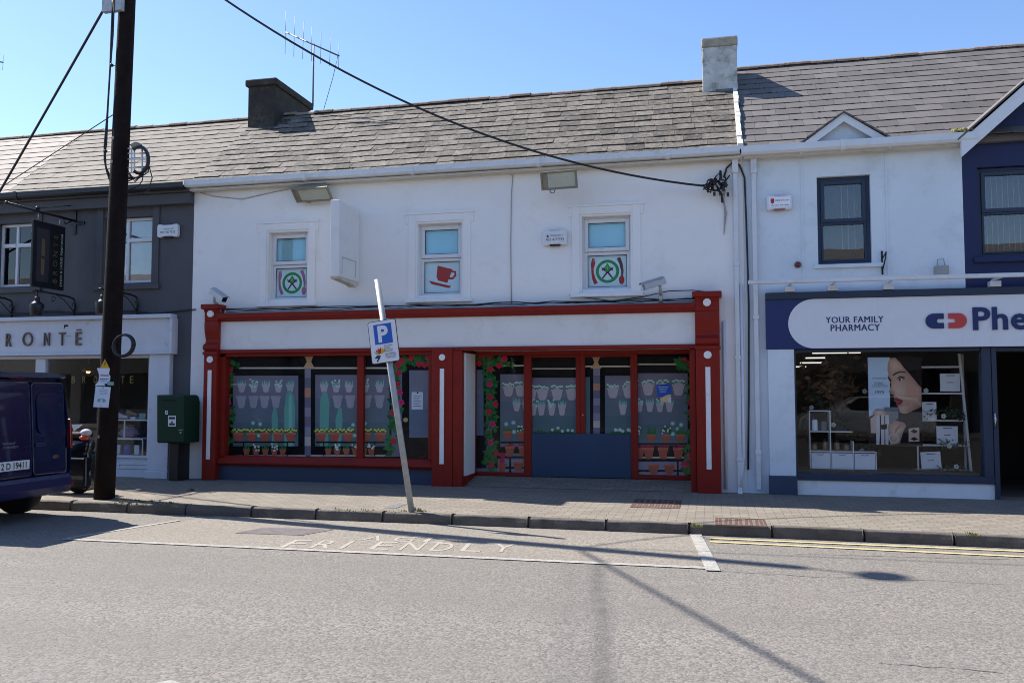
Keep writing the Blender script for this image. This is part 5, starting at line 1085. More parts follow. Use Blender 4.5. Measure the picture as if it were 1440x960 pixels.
# fascia
b = MB(); b.box(QX0+.8, FX1, -.12, -.003, FB0, FT); b.box(QX0+.8, FX1+.03, -.2, -.003, FT+.002, FT+.07); b.box(QX0+.8, FX1+.015, -.16, -.12-.001, FB0, FB0+.035); b.box(FX1+.001, FX1+.05, -.18, -.003, FB0-.0, FT)
fa = b.build('fascia', M['white_flaky'], B0, bev=.006)
for ch, u in (('B', -16), ('R', 13), ('O', 39.5), ('N', 66.5), ('T', 88), ('Ë', 111)):
    b = MB(); x, z = P(u, 477, -.125).x, P(u, 486+.0*(u), -.125).z-.0; z = P(u, 486.5-(u-40)*.018, -.125).z; w = {'O': .2, 'T': .13}.get(ch, .115)
    hh = .235 if ch != 'O' else .25
    if ch == 'O':
        for k in range(28):
            a, c = 6.283*k/28, 6.283*(k+1)/28; pts = [(x+r*math.cos(q), z+hh/2+r*1.18*math.sin(q)) for r, q in ((.082, a), (.105, a), (.105, c), (.082, c))]; b.prism(pts, -.15, -.122)
    else: b.text(ch if ch != 'Ë' else 'E', (x, -.137, z), (1, 0, 0), (0, 0, 1), hh, 0, w, .028, 'CENTER', 1, .0)
    if ch == 'Ë': b.box(x-.045, x-.015, -.15, -.122, z+hh+.03, z+hh+.05); b.box(x+.015, x+.045, -.15, -.122, z+hh+.03, z+hh+.05)
    b.build('raised_letter', M['bronze'], fa)
b = MB(); x, z = W(92, 459, -.122)
b.prism([(x-.03, z+.03), (x+.06, z+.03), (x+.055, z), (x+.0, z-.005), (x-.03, z-.05)], -.1225, -.1205); x, z = W(96, 472.5, -.122); b.prism([(x-.05, z), (x+.05, z+.003), (x+.05, z-.004), (x-.05, z-.006)], -.1225, -.1205); b.build('peeled_patch', M['dark_gap'], fa)
# shopfront joinery
y = .0; xr_ = P(208, 580, 0).x; xl_ = P(178, 560, 0).x; wx1 = xr_
zs = P(190, 640, 0).z; zb = .0
b = MB()
px_a, px_b = P(214, 580, -.05).x-.0, P(241, 580, -.05).x
b.box(px_a-.04, px_b-.02, -.1, .1, .13, FB0-.002); b.box(px_a-.07, px_b+.0, -.13, .1, -.1, .128); b.build('pilaster', M['white_flaky'], B0, bev=.008)
b = MB(); bx0 = -17.4
b.box(bx0, px_a-.042, -.06, .08, zs-.045, zs); b.box(px_a-.11, px_a-.0425, -.03, .07, zs+.0005, FB0-.004); b.box(bx0, px_a-.111, -.03, .07, FB0-.06, FB0-.004)
mx0, mx1 = P(52, 510, 0).x, P(66, 510, 0).x; b.box(mx0, mx1, -.035, .07, zs+.0005, FB0-.061)
SH = b.build('shop_window', M['white_flaky'], B0, bev=.006)
b = MB(); b.box(bx0, px_a-.0425, -.02, .06, -.1, zs-.046); b.frame(P(165, 655, -.03).x, P(209, 655, -.03).x, .14, zs-.12, -.035, -.0205, .045); b.frame(P(60, 655, -.03).x, P(150, 655, -.03).x, .14, zs-.12, -.035, -.0205, .045); b.build('stall_riser', M['white_flaky'], B0, bev=.005)
b = MB(); b.box(mx1+.002, px_a-.112, .02, .028, zs+.002, FB0-.063); b.box(bx0, mx0-.002, .02, .028, zs+.002, FB0-.063); b.build('pane', M['shop_glass'], SH)
b = MB(); 
for ch, u in (('B', 103), ('R', 118), ('O', 134), ('N', 152), ('T', 172.5), ('E', 185)): b.text(ch, (P(u, 538, .03).x, .0305, P(u, 538.5, .03).z), (1, 0, 0), (0, 0, 1), .125, 0, .07, .001, 'CENTER', 1, -.005)
b.build('glass_lettering', M['gold'], SH)
b = MB(); b.box(bx0, px_a+.1, 2.6, 2.65, -.1, 2.58); b.box(bx0, px_a+.1, .3, 2.6, -.1, .02); b.box(px_a+.02, px_a+.05, .1, 2.6, .02, 2.58); b.box(bx0-.05, bx0, .1, 2.6, .02, 2.58); b.build('interior', M['room_dark'], B0)
b = MB(); b.box(bx0+.02, px_a-.0, .09, .9, .021, zs-.02); b.build('display_base', mat('brown_base', (.06, .045, .04), .8), B0)
zb0 = zs-.02
# display shelves with shoes and bags
t = thing('display_stand', 'white two tier display stand in the shoe shop window', 'display stand', (P(190, 640, .4).x, .4, zb0))
b = MB(); yq = .3; xa, xb = P(160, 620, yq).x, P(208, 620, yq).x; zt1, zt2 = P(190, 590.5, yq).z, P(190, 617, yq).z; xc = P(201, 620, yq).x
b.box(xa, xb, yq, yq+.35, zt1-.012, zt1+.012); b.build('shelf', M['shelf_white'], t); b = MB(); b.box(xa, xc, yq, yq+.35, zt2-.012, zt2+.012); b.box(xc-.02, xc, yq, yq+.02, zb0, zt2-.013); b.box(xa+.2, xa+.22, yq, yq+.02, zt2+.013, zt1-.013); b.build('frame', M['shelf_white'], t)
def shoe(u, z, y, k, lab, s=1.0, flip=1):
    p = P(u, 600, y); q = thing('shoe', lab, 'shoe', (p.x, y, z)); b = MB()
    pr = [(-.12, .0), (.12, 0), (.13, .02), (.1, .045), (.02, .065), (-.05, .1), (-.1, .105), (-.125, .05)]
    b.prism([(p.x+a*s*flip, z+c*s+.014) for a, c in pr], y-.035, y+.04); b.build('upper', M[k], q, bev=.015, seg=3)
    b = MB(); b.box(p.x-.125*s, p.x+.13*s, y-.04, y+.045, z+.001, z+.014); b.build('sole', M['ink'], q)
shoe(172, zt1+.012, yq+.1, 'silver_shoe', 'silver shoe at the left on the upper display shelf', 1.1)
shoe(186, zt1+.06, yq+.2, 'tan_leather', 'tan shoe raised on a block on the upper shelf', 1.0)
b = MB(); xq = P(186, 600, yq+.2).x; b.box(xq-.12, xq+.12, yq+.12, yq+.28, zt1+.0125, zt1+.055); b.build('display_block', M['shelf_white'], t)
b = MB(); xq, zq = P(201, 580, yq+.1).x, zt1+.013; b.box(xq-.07, xq+.07, yq+.08, yq+.1, zq, zq+.11); b.build('price_card', M['ink_teal'], label='small teal price card on the upper shelf of the shoe display', cat='card', bev=.003)
b = MB(); xq = P(182, 600, yq+.15).x; b.blob((xq, yq+.16, zt2+.013+.1), .2, .1, .1, 0, 14, 8, .18); b.build('bag', M['mauve_cloth'], label='crumpled mauve cloth bag on the lower display shelf', cat='bag')
for i, (u, k, w) in enumerate(((166, 'paper', .09), (178, 'sign_blue', .12), (192, 'paper_white', .1))):
    xq = P(u, 630, yq+.1).x; b = MB(); b.box(xq-w/2, xq+w/2, yq+.1, yq+.14, zb0+.001, zb0+.17); b.build('shoe_box', M[k], label=['pale shoe box standing at the left under the display shelf', 'blue shoe box between two pale boxes under the shelf', 'white shoe box beside the stand leg under the shelf'][i], cat='box', bev=.004)
shoe(113, zb0, .4, 'tan_leather', 'tan shoe on the window floor left of the pole', 1.1)
p = P(124, 522, 1.0); q = thing('pendant_lamp', 'small warm glowing pendant lamp inside the shoe shop', 'lamp', (p.x, 1.0, p.z)); b = MB(); b.lathe([(.02, .12), (.05, .1), (.11, .02), (.115, 0)], (p.x, 1.0, p.z), 16); b.cyl((p.x, 1, p.z+.12), (p.x, 1, 2.59), .006, 6); b.build('shade', M['gold'], q); b = MB(); b.blob((p.x, 1, p.z), .04, .04, .04); b.build('bulb', M['warm_bulb'], q)
# wall lamps above the fascia (scrolled brackets)
LZ = FT+.07
for i, u in enumerate((16, 104, 192)):
    x = P(u, 432, -.05).x
    q = thing('bracket_lamp', ['black scrolled bracket lamp cut by the left edge of the photo', 'black scrolled bracket lamp beneath the hanging sign', 'black scrolled bracket lamp half hidden by the wooden pole'][i], 'lamp', (x, -.05, LZ), 'scrolled lamps over the shoe shop fascia')
    b = MB(); top = LZ+.32
    pts = [(x, -.035, LZ-.02), (x, -.035, top-.06), (x, -.06, top), (x, -.2, top+.03), (x, -.95, top+.05), (x, -1.02, top+.03)]
    b.tube(pts, .017, 8); b.tube([(x, -.04, LZ+.08), (x, -.3, top-.04), (x, -.5, top+.03)], .008, 6)
    sc = [(x, -.55+.06*math.cos(a)*(1-a/9), top-.06+.06*math.sin(a)*(1-a/9)) for a in [k*.5 for k in range(15)]]; b.tube(sc, .007, 6)
    b.tube([(x, -.05-.05*math.cos(a), LZ+.18+.07*math.sin(a)) for a in [k*.45 for k in range(12)]], .007, 6)
    b.build('bracket', M['black_metal'], q)
    b = MB(); yl_ = -.92; b.cyl((x, yl_, top+.04), (x, yl_, top-.06), .01, 8); b.lathe([(.035, 0), (.045, -.06), (.04, -.075), (.06, -.09), (.11, -.13), (.115, -.16), (.1, -.32), (.09, -.325)][::-1], (x, yl_, top-.05), 18); b.build('lamp_head', M['black_metal'], q)
# hanging sign on an iron bracket
xs_ = P(106, 320, 0).x; zt_ = P(108, 302, -.1).z
q = thing('hanging_sign', 'black hanging shop sign with vertical lettering on an iron bracket', 'sign', (xs_, 0, 3.3))
b = MB(); b.box(xs_-.03, xs_+.03, -.03, -.001, P(106, 330, 0).z, P(106, 285, 0).z); b.box(xs_-.1, xs_+.2, -.025, -.001, P(110, 314, 0).z-.03, P(110, 314, 0).z+.03)
zarm = P(106, 311, 0).z; b.tube([(xs_, -.02, zarm), (xs_, -1.55, zarm+.0)], .022, 8); b.blob((xs_, -1.57, zarm), .03, .03, .03); b.blob((xs_, -.9, zarm+.05), .035, .05, .035); b.tube([(xs_, -.02, P(106, 289, 0).z), (xs_, -.85, zarm+.06)], .008, 6)
b.tube([(xs_, -.1, zarm-.02), (xs_, -.25, zarm-.1), (xs_, -.3, zarm-.02)], .01, 6)
b.build('bracket', M['black_metal'], q)
ya, yb = None, None
# find the sign's near and far edges on the plane x = xs_
def onx(u, v, x):
    d = ray(u, v); t = (x-CAM.x)/d.x; return CAM+d*t
e1, e2, e3 = onx(91, 320, xs_), onx(46, 308, xs_), onx(44, 402, xs_)
sy0, sy1 = e2.y, e1.y; sz1 = (e1.z+e2.z)/2; sz0 = onx(43, 402, xs_).z
b = MB(); b.box(xs_-.02, xs_+.02, sy0, sy1, sz0, sz1); bo = b.build('sign_board', M['sign_black'], q, bev=.006)
b = MB(); fx = xs_+.0215; L_ = sy1-sy0
b.box(fx-.001, fx+.001, sy0+L_*.12, sy0+L_*.5, sz0+.1, sz1-.12, 0)
b.build('sign_panel', M['sign_taupe'], bo)
b = MB()
b.box(fx+.0015, fx+.002, sy0+L_*.26, sy0+L_*.36, sz0+.22, sz0+.5); b.box(fx+.0015, fx+.002, sy0+L_*.26, sy0+L_*.36, sz0+.55, sz1-.3)
H_ = sz1-sz0
b.text('BRONTE', (fx+.002, sy0+L_*.76, sz0+H_*.1), (0, 0, 1), (0, -1, 0), L_*.13, 0, H_*.74, .001, 'LEFT', 1.8)
b.build('emblem', M['gold_dim'], bo)
b = MB(); b.text('SHOES & LADIES FOOTWEAR', (fx+.002, sy0+L_*.92, sz0+H_*.06), (0, 0, 1), (0, -1, 0), L_*.06, 0, H_*.82, .001, 'LEFT', 1.2); b.build('lettering', M['flower_white'], bo)
b = MB()
for yy in (sy0+.12, sy1-.12): b.cyl((xs_, yy, sz1), (xs_, yy, zarm), .006, 6)
b.build('chain', M['chrome'], q)
# wire rope along the fascia top and loose cables
b = MB(); pts = []
for u, v in ((-20, 441), (40, 440.5), (70, 437), (110, 440), (160, 438), (190, 437), (215, 441), (240, 438.5), (275, 435)): p = P(u, v, -.03); pts.append((p.x, -.03, p.z))
b.tube(pts, .012, 6); b.tube([(p[0]+.2, -.05, p[2]-.02+.02*math.sin(i*2)) for i, p in enumerate(pts[:-2])], .008, 6); b.build('cable', M['black_cable'], label='black cable lying along the top of the shoe shop fascia', cat='cable')
b = MB(); x = P(238, 540, -.03).x; b.tube([(x+.03, -.03, P(240, 500, -.03).z), (x, -.04, P(238, 520, -.03).z), (x-.03, -.04, P(236, 560, -.03).z), (x-.03, -.04, .4)], .022, 8); b.build('downpipe', M['white_flaky'], B0)
# ------------------------------------------------------------------ things fixed to the walls
def floodlight(u0, v0, u1, v1, lab, yaw, tilt, yo=-.32):
    x0, x1, z0, z1 = RC(u0, v0, u1, v1, yo); cx, cz, w, h = (x0+x1)/2, (z0+z1)/2, (x1-x0), (z1-z0); h = max(h, .28)
    t = thing('floodlight', lab, 'floodlight', (cx, -.01, cz), 'floodlights under the gutter')
    Mx = Matrix.Translation((cx, yo, cz)) @ Matrix.Rotation(yaw, 4, 'Z') @ Matrix.Rotation(tilt, 4, 'X')
    b = MB(); b.push(Mx); b.frame(-w/2, w/2, -h/2, h/2, -.06, -.02, .03); b.add([(-w/2, -.02, -h/2), (w/2, -.02, -h/2), (w/2, -.02, h/2), (-w/2, -.02, h/2), (-w*.3, .14, -h*.28), (w*.3, .14, -h*.28), (w*.3, .14, h*.28), (-w*.3, .14, h*.28)], [(4, 7, 6, 5), (0, 1, 5, 4), (1, 2, 6, 5), (2, 3, 7, 6), (3, 0, 4, 7), (0, 3, 2, 1)])
    b.box(-w/2+.031, -w/2+.11, -.05, -.021, -h/2+.031, h/2-.031); b.pop(); b.build('housing', M['flood_body'], t, bev=.006)
    b = MB(); b.push(Mx); b.box(-w/2+.112, w/2-.031, -.045, -.022, -h/2+.031, h/2-.031); b.pop(); b.build('lens', M['flood_glass'], t)
    b = MB(); b.push(Mx); b.tube([(-w*.3, .02, -h*.5), (-w*.28, -.0, -h*.66), (-w*.18, -.0, -h*.68), (-w*.15, .02, -h*.5)], .008, 6); b.pop(); b.build('lever', M['flood_body'], t); b = MB(); b.tube([(cx, -.0, cz+.12), (cx, yo+.2, cz+.12), (cx, yo+.05, cz+.04)], .02, 6); b.build('bracket', M['flood_body'], t)
floodlight(414, 260, 466, 283, 'weathered floodlight tilted sideways above the left upstairs window', -.05, .85, -.2)
floodlight(761, 241, 813, 265, 'weathered floodlight facing the street below the gutter, near the alarm box', -.1, .3, -.44)
# projecting blank sign box
t = thing('projecting_sign', 'blank white projecting sign box standing out from the white wall', 'sign', (-5.75, 0, 3.25))
b = MB(); b.box(-5.83, -5.68, -.86, -.06, 3.3, 4.52); o = b.build('sign_box', M['cream_board'], t, bev=.01)
b = MB(); b.prismx([(-.86, 3.298), (-.06, 3.298), (-.06, 3.24), (-.14, 3.21), (-.3, 3.24), (-.84, 3.27)], -5.82, -5.69); b.build('base', M['soffit'], t)
b = MB(); fx = -5.6775; b.frame(0, 1, 0, 1, 0, 1, .1) if False else None
b.box(fx, fx+.003, -.74, -.2, 3.62, 3.626); b.box(fx, fx+.003, -.206, -.2, 3.36, 3.6195); b.box(fx, fx+.003, -.74, -.734, 3.36, 3.6195); b.build('access_seam', M['ink_grey'], t)
b = MB(); b.box(-5.8, -5.71, -.06, -.002, 4.3, 4.4); b.box(-5.8, -5.71, -.06, -.002, 3.45, 3.55); b.build('wall_bracket', M['white_paint'], t)
# alarm boxes
def alarm(u0, v0, u1, v1, lab, kind):
    x0, x1, z0, z1 = RC(u0, v0, u1, v1, -.08); t = thing('alarm_box', lab, 'alarm', ((x0+x1)/2, -.0, z0), 'alarm boxes on the walls'); w, h = x1-x0, z1-z0; cx, cz = (x0+x1)/2, (z0+z1)/2
    b = MB(); pr = [(cx-w/2, cz-h*.38), (cx-w*.44, cz-h/2), (cx-w*.3, cz-h*.48), (cx-w*.2, cz-h*.42), (cx+w*.2, cz-h*.42), (cx+w*.3, cz-h*.48), (cx+w*.44, cz-h/2), (cx+w/2, cz-h*.38), (cx+w/2, cz+h*.38), (cx+w*.44, cz+h/2), (cx+w*.3, cz+h*.48), (cx+w*.2, cz+h*.44), (cx-w*.2, cz+h*.44), (cx-w*.3, cz+h*.48), (cx-w*.44, cz+h/2), (cx-w/2, cz+h*.38)]
    b.prism(pr, -.085, -.012); b.build('cover', M['upvc'], t, bev=.012, seg=3)
    b = MB(); b.box(cx-w*.46, cx+w*.46, -.06, -.001, cz-h*.44, cz+h*.46); b.box(cx-w*.2, cx+w*.2, -.07, -.02, cz-h*.52, cz-h*.40); b.build('strobe', M['sign_black'] if kind != 'red' else M['red_lens'], t)
    b = MB()
    yy = -.0865
    def L(s, x, z, hh, ww, mi=0): b.text(s, (cx+x*w, yy, cz+z*h), (1, 0, 0), (0, 0, 1), hh*h, mi, ww*w, .001)
    if kind == 'red':
        b.box(cx-w*.4, cx+w*.42, -.0862, -.0855, cz-h*.3, cz+h*.34, 2); yy = -.0872
        b.prism([(cx-w*.34, cz+h*.26), (cx-w*.2, cz+h*.26), (cx-w*.2, cz), (cx-w*.27, cz-h*.1), (cx-w*.34, cz)], -.0875, -.0863, 1); L('absolute', -.16, .08, .13, .52, 1); L('Tel: 021 4391600', -.34, -.24, .08, .7, 0)
    else:
        b.prism([(cx-w*.34, cz+h*.04), (cx-w*.28, cz+h*.2), (cx-w*.22, cz+h*.04)], -.0875, -.0863, 3) if kind == 'a' else None
        L('THE SECURITY', -.18, .06, .12, .52, 4); L('021 4377755' if kind == 'a' else '021 4377755', -.34, -.2, .16, .72, 0)
    b.build('lettering', [M['ink'], M['icon_red'], M['paper_white'], M['navy_sign'], M['ink_grey']], t)
alarm(763, 323, 797, 345, 'white alarm box on the white wall beside the right upstairs window', 'a')
alarm(1078, 274, 1114, 295, 'alarm box with red shield badge on the pharmacy wall', 'red')
alarm(221, 315, 250, 333.5, 'white alarm box on the dark grey wall', 'b')
# small red siren light
x, z = W(1122, 372, -.03); b = MB(); b.lathe([(.05, 0), (.05, .02), (.042, .04), (.03, .07), (.0, .08)]); m_ = Matrix.Translation((x, -.002, z)) @ Matrix.Rotation(math.radians(90), 4, 'X'); b.v = [m_ @ p for p in b.v]; b.build('beacon', mat('beacon_red', (.12, .008, .01), .3, coat=.5), label='small round dark red beacon on the pharmacy wall', cat='beacon')
# CCTV cameras on the cornice
def cctv(u, v, yaw, tilt, lab, y=-.3):
    p = P(u, v, y); t = thing('security_camera', lab, 'camera', (p.x, -.12, 2.84), 'security cameras on the red cornice')
    Mx = Matrix.Translation((p.x, y, p.z)) @ Matrix.Rotation(yaw, 4, 'Z') @ Matrix.Rotation(tilt, 4, 'Y')
    b = MB(); b.push(Mx); b.prismx([(-.055, -.05), (.055, -.05), (.055, .04), (.03, .06), (-.03, .06), (-.055, .04)], -.17, .17); b.prismx([(-.062, .045), (-.035, .07), (.035, .07), (.062, .045), (.062, .05), (.036, .076), (-.036, .076), (-.062, .05)], -.21, .15); b.pop(); b.build('housing', M['alu'], t, bev=.004)
    b = MB(); b.push(Mx); b.box(-.176, -.1705, -.045, .045, -.042, .04); b.pop(); b.build('lens', M['van_glass'], t)
    b = MB(); q = Mx @ Vector((.08, 0, -.05)); b.cyl((q.x, q.y, q.z+.02), (q.x, q.y, p.z-.11), .022, 8); b.tube([(q.x, q.y, p.z-.1), (q.x, -.13, 2.96)], .026, 8); b.tube([(q.x, -.13, 2.97), (q.x, -.1, 2.84)], .035, 8); b.build('bracket', M['alu'], t)
cctv(920, 399, .35, .33 if False else -.3, 'silver security camera pointing left beside the right pilaster')
cctv(307, 415, math.radians(165), -.5, 'silver security camera pointing right above the left pilaster')
# cables along the cornice
b = MB(); rnd = random.Random(3)
for k in range(3):
    pts = [];
    for i in range(26):
        u = 318+i*27; p = P(u, 434-(u-318)*.0235, -.06-.03*k); pts.append((p.x, -.05-.035*k, 2.855+.012*k+rnd.uniform(0, .03)))
    b.tube(pts, .006+.002*k, 6)
pts = []
for u, v in ((800, 414), (860, 422), (905, 416), (940, 408), (975, 407), (1010, 411)): p = P(u, v+1, -.06); pts.append((p.x, -.05, p.z))
b.tube(pts, .008, 6)
b.build('cable', M['black_cable'], label='thin loose dark cables lying along the top of the red cornice', cat='cable')
b = MB(); pts = []
for u, v in ((262, 262), (300, 273), (340, 277), (380, 268), (410, 262), (560, 246), (640, 243), (690, 240), (714, 238), (721, 244), (719, 270), (718, 340), (719, 424)): p = P(u, v+3, -.02); pts.append((p.x, -.012, p.z))
b.tube(pts, .007, 6); b.build('cable', M['grey_cable'], label='painted cable running under the gutter and down the white wall', cat='cable')
b = MB(); pts = []
for u, v in ((1018, 250), (1022, 236), (1030, 229), (1040, 232), (1047, 250), (1049, 300), (1051, 360), (1053, 430), (1053, 560), (1052, 660)): p = P(u, v, -.03); pts.append((p.x, -.03, p.z))
b.tube(pts, .014, 7); b.build('cable', M['black_cable'], label='thick black cable running down between the two downpipes', cat='cable')
# cable bracket cluster at the end of the overhead wire
cpt = P(1012, 260, -.22)
t = thing('cable_bracket', 'tangle of black cable clamps on a bracket beside the downpipe', 'bracket', (cpt.x, -.02, cpt.z-.2)); b = MB(); rnd = random.Random(8)
def lp(u, v, y=-.16): p = P(u, v, y); return (p.x, y, p.z)
b.cyl(lp(1013, 240, -.05), lp(1016, 285, -.05), .018, 8); b.tube([lp(1013, 245, -.02), lp(1012, 243, -.2)], .012, 6)
b.build('mount', M['black_metal'], t); b = MB()
for k in range(9):
    pts = [lp(990+rnd.uniform(-2, 3), 261+rnd.uniform(-3, 6), -.22+rnd.uniform(-.04, .04))]
    for j in range(3): pts.append(lp(998+j*8+rnd.uniform(-4, 4), 262+rnd.uniform(-10, 11), -.17+rnd.uniform(-.06, .06)))
    pts.append(lp(1024+rnd.uniform(-5, 3), 252+rnd.uniform(-6, 14), -.08)); b.tube(pts, .011, 6)
b.tube([lp(1000+6*math.cos(a), 257+5*math.sin(a), -.2) for a in [k*.6 for k in range(11)]], .012, 6); b.tube([lp(1003, 254), lp(1007, 248), lp(1012, 243), lp(1014, 260, -.1)], .012, 6)
b.build('cables', M['black_cable'], t); b = MB()
for k in range(5): b.tube([lp(1016+k*1.2, 266, -.1), lp(1017+rnd.uniform(-1, 2), 280, -.05), lp(1019+k*.7, 300, -.02), lp(1018, 330, -.02)], .005, 6)
b.build('down_leads', M['grey_cable'], t); b = MB()
for k in range(16): c = lp(rnd.uniform(992, 1026), rnd.uniform(252, 274), -.18+rnd.uniform(-.05, .06)); b.box(c[0]-.018, c[0]+.018, c[1]-.02, c[1]+.02, c[2]-.03, c[2]+.03)
b.build('clamps', M['black_metal'], t, bev=.005)
b = MB()
for k in range(5): c = lp(rnd.uniform(996, 1026), rnd.uniform(246, 272), -.22); b.blob(c, .014, .014, .018)
b.build('insulators', M['grey_cable'], t)
# grey junction box on the wall
x0, x1, z0, z1 = RC(1035, 512, 1043, 530, -.05); b = MB(); b.box(x0, x1, -.06, -.001, z0, z1); b.build('junction_box', M['flood_body'], label='small beige junction box on the wall beside the downpipe', cat='box', bev=.006)
# black bracket near the pharmacy window
b = MB(); q = thing('wall_bracket', 'small black iron bracket beside the pharmacy upstairs window', 'bracket', lp(1241, 380, -.0)); b.cyl(lp(1241, 386, -.03), lp(1240, 353, -.03), .014, 7); b.tube([lp(1241, 380, -.03), lp(1245, 364, -.12), lp(1246, 354, -.12)], .011, 6); b.tube([lp(1241, 363, -.03), lp(1246, 355, -.12)], .009, 6); b.build('bracket_arm', M['black_metal'], q)
b = MB(); c = lp(1324, 380, -.06); b.box(c[0]-.09, c[0]+.09, -.1, -.001, c[2]-.06, c[2]+.06); b.tube([(c[0]-.05, -.05, c[2]+.06), (c[0]-.05, -.06, c[2]+.15), (c[0]+.03, -.06, c[2]+.17), (c[0]+.05, -.05, c[2]+.06)], .008, 6); b.build('transformer_box', M['grey_cable'], label='small pale electrical box above the pharmacy sign', cat='box', bev=.008)
# moss clump at the gutter end
b = MB(); rnd = random.Random(9)
for k in range(60): c = P(rnd.uniform(1341, 1368), 190+rnd.uniform(-4, 1), -.2); b.blob((c.x, -.2+rnd.uniform(-.06, .06), 5.135+rnd.uniform(0, .05)), rnd.uniform(.01, .03), .02, rnd.uniform(.01, .03), 0, 6, 4, .2)
b.build('moss', M['moss'], kind='stuff')
# TV aerials
def aerial(u, v0, v1, y, ends, lab, n=7, el=.45):
    p, q = P(u, v1, y), P(u, v0, y); t = thing('tv_aerial', lab, 'aerial', (p.x, y, p.z)); b = MB(); b.cyl((p.x, y, p.z), (p.x, y, q.z+.03), .016, 7); b.build('mast', M['galv_dark'], t)
    a, c = ends; b = MB(); b.tube([a, c], .016, 6); b.build('boom', M['galv_dark'], t); b = MB()
    for i in range(n):
        f = i/(n-1); r = Vector(a).lerp(Vector(c), f); l = el*(1-.45*f); b.cyl((r.x-.01, r.y, r.z-l), (r.x+.01*(i % 3-1), r.y, r.z+l), .0045, 5)
    b.build('elements', M['galv_dark'], t); return t
M['galv_dark'] = mat('galv_dark', (.12, .12, .13), .5, metal=.5, var=.3)
ya = RY-.05; e0, e1 = P(402, 46, ya), P(477, 79, ya-.25)
t = aerial(440, 64, 150, ya, ((e0.x, ya, e0.z), (e1.x, ya-.25, e1.z)), 'tall tv aerial rising behind the dark left chimney')
b = MB(); b.tube([(e1.x-.03, ya-.25, e1.z), P(468, 110, ya-.1), P(455, 155, RY-.02)], .006, 5); b.build('aerial_lead', M['black_cable'], t)
yb_ = 4.; p0 = P(-8, 88, yb_); aerial(-14, 84, 200, yb_, ((P(-40, 82, yb_).x, yb_, P(-40, 82, yb_).z), (P(4.5, 88, yb_).x, yb_, P(4.5, 88, yb_).z)), 'tv aerial just cut off by the left edge of the photo', 5, .35)
# ------------------------------------------------------------------ wooden utility pole
pb = G(146.5, 701, 0); LEAN = .075
def pole_pt(z):                # axis of the leaning pole
    y = pb.y+LEAN*z; k = 178.0 if False else None
    return Vector((pb.x+PLX*z, y, z))
yt = None
# lean along the street from the photo: the axis passes px (179,0)
zz_ = 7.0
for _ in range(30):
    d = ray(179, 0); tt = (pb.y+LEAN*zz_-CAM.y)/d.y; zz_ = CAM.z+d.z*tt
PLX = ((CAM.x+d.x*tt)-pb.x)/zz_
t = thing('utility_pole', 'dark brown wooden utility pole leaning at the kerb beside the blue van', 'pole', (pb.x, pb.y, 0))
b = MB(); b.tube([pole_pt(z) for z in (-.15, 1, 3, 5, 7, 9, 11.3)], [.138, .135, .13, .125, .12, .112, .1], 20); b.build('shaft', M['pole_wood'], t)
b = MB(); q = pole_pt(11.25); b.tube([q, q+Vector((.1, -.03, .12)), q+Vector((.4, -.13, .15))], .022, 8); b.build('lamp_arm', M['galv'], t)
b = MB(); c = q+Vector((.6, -.2, .14)); b.blob((c.x, c.y, c.z), .22, .2, .12, 0, 14, 8); b.build('lamp_head', M['alu'], t)
b = MB(); q = pole_pt(7.35); b.box(q.x-.28, q.x+.05, q.y-.2, q.y-.12, q.z-.16, q.z+.02); b.build('crossbar', M['galv'], t)
R_ = .13
def near(z, dx=0, gap=.0): p = pole_pt(z); return Vector((p.x+dx, p.y-math.sqrt(max(0, (R_+gap)**2-min(dx*dx, (R_+gap)**2))), z))
# hanging cables on its left side
b = MB(); L0 = P(158, 0, pb.y+LEAN*7.1-.1)
for k, pts in enumerate((((159, -5), (157, 40), (155, 95), (151, 160), (147, 205), (147, 225), (150, 240), (155, 255)), ((161, -5), (159, 50), (155, 100), (152, 150), (150, 200), (148, 215), (149, 235), (156, 250)))):
    q = [];
    for u, v in pts: yy = pb.y+LEAN*6-.1; p = P(u, v, yy); q.append(p)
    b.tube(q, .014-.003*k, 7)
for u, v in ((157, 92), (148, 213)): p = P(u, v, pb.y+LEAN*6-.1); b.blob(p, .03, .03, .025); b.tube([p, pole_pt(p.z)], .008, 5)
b.build('hanging_cable', M['black_cable'], t)
# pale wire frame with coiled black cable on its right side
b = MB(); yy = pb.y+LEAN*5.3-.05
def fp(u, v, dy=0): p = P(u, v, yy+dy); return p
for u in (185, 189, 200, 206): b.tube([fp(u, 208), fp(u, 243)], .012, 6)
for v in (209, 216, 224, 236, 243): b.tube([fp(180, v), fp(208, v)], .009, 6)
b.build('cable_frame', M['paper'], t)
b = MB()
for k in range(5):
    o = [fp(196+(14-k*.6)*math.cos(a)+0, 225+(20-k*.5)*math.sin(a), -.02*k) for a in [-2.3+j*.32 for j in range(15)]]; b.tube(o, .014, 6)
rnd = random.Random(4)
for k in range(6): b.tube([fp(180, 240+k*3), fp(190+k*2, 256-k*2), fp(203+rnd.uniform(-3, 6), 240+rnd.uniform(-4, 4)), fp(210, 228)], .009, 6)
b.tube([fp(210, 235), fp(214, 250), fp(209, 268), fp(199, 273), fp(186, 271)], .008, 6); b.tube([fp(203, 235), fp(200, 254), fp(194, 263), fp(183, 266)], .008, 6)
b.build('cable_coil', M['black_cable'], t)
b = MB(); c = fp(192, 205); b.blob(c, .09, .06, .05, 0, 10, 6, .1); b.build('joint_cap', M['flood_body'], t)
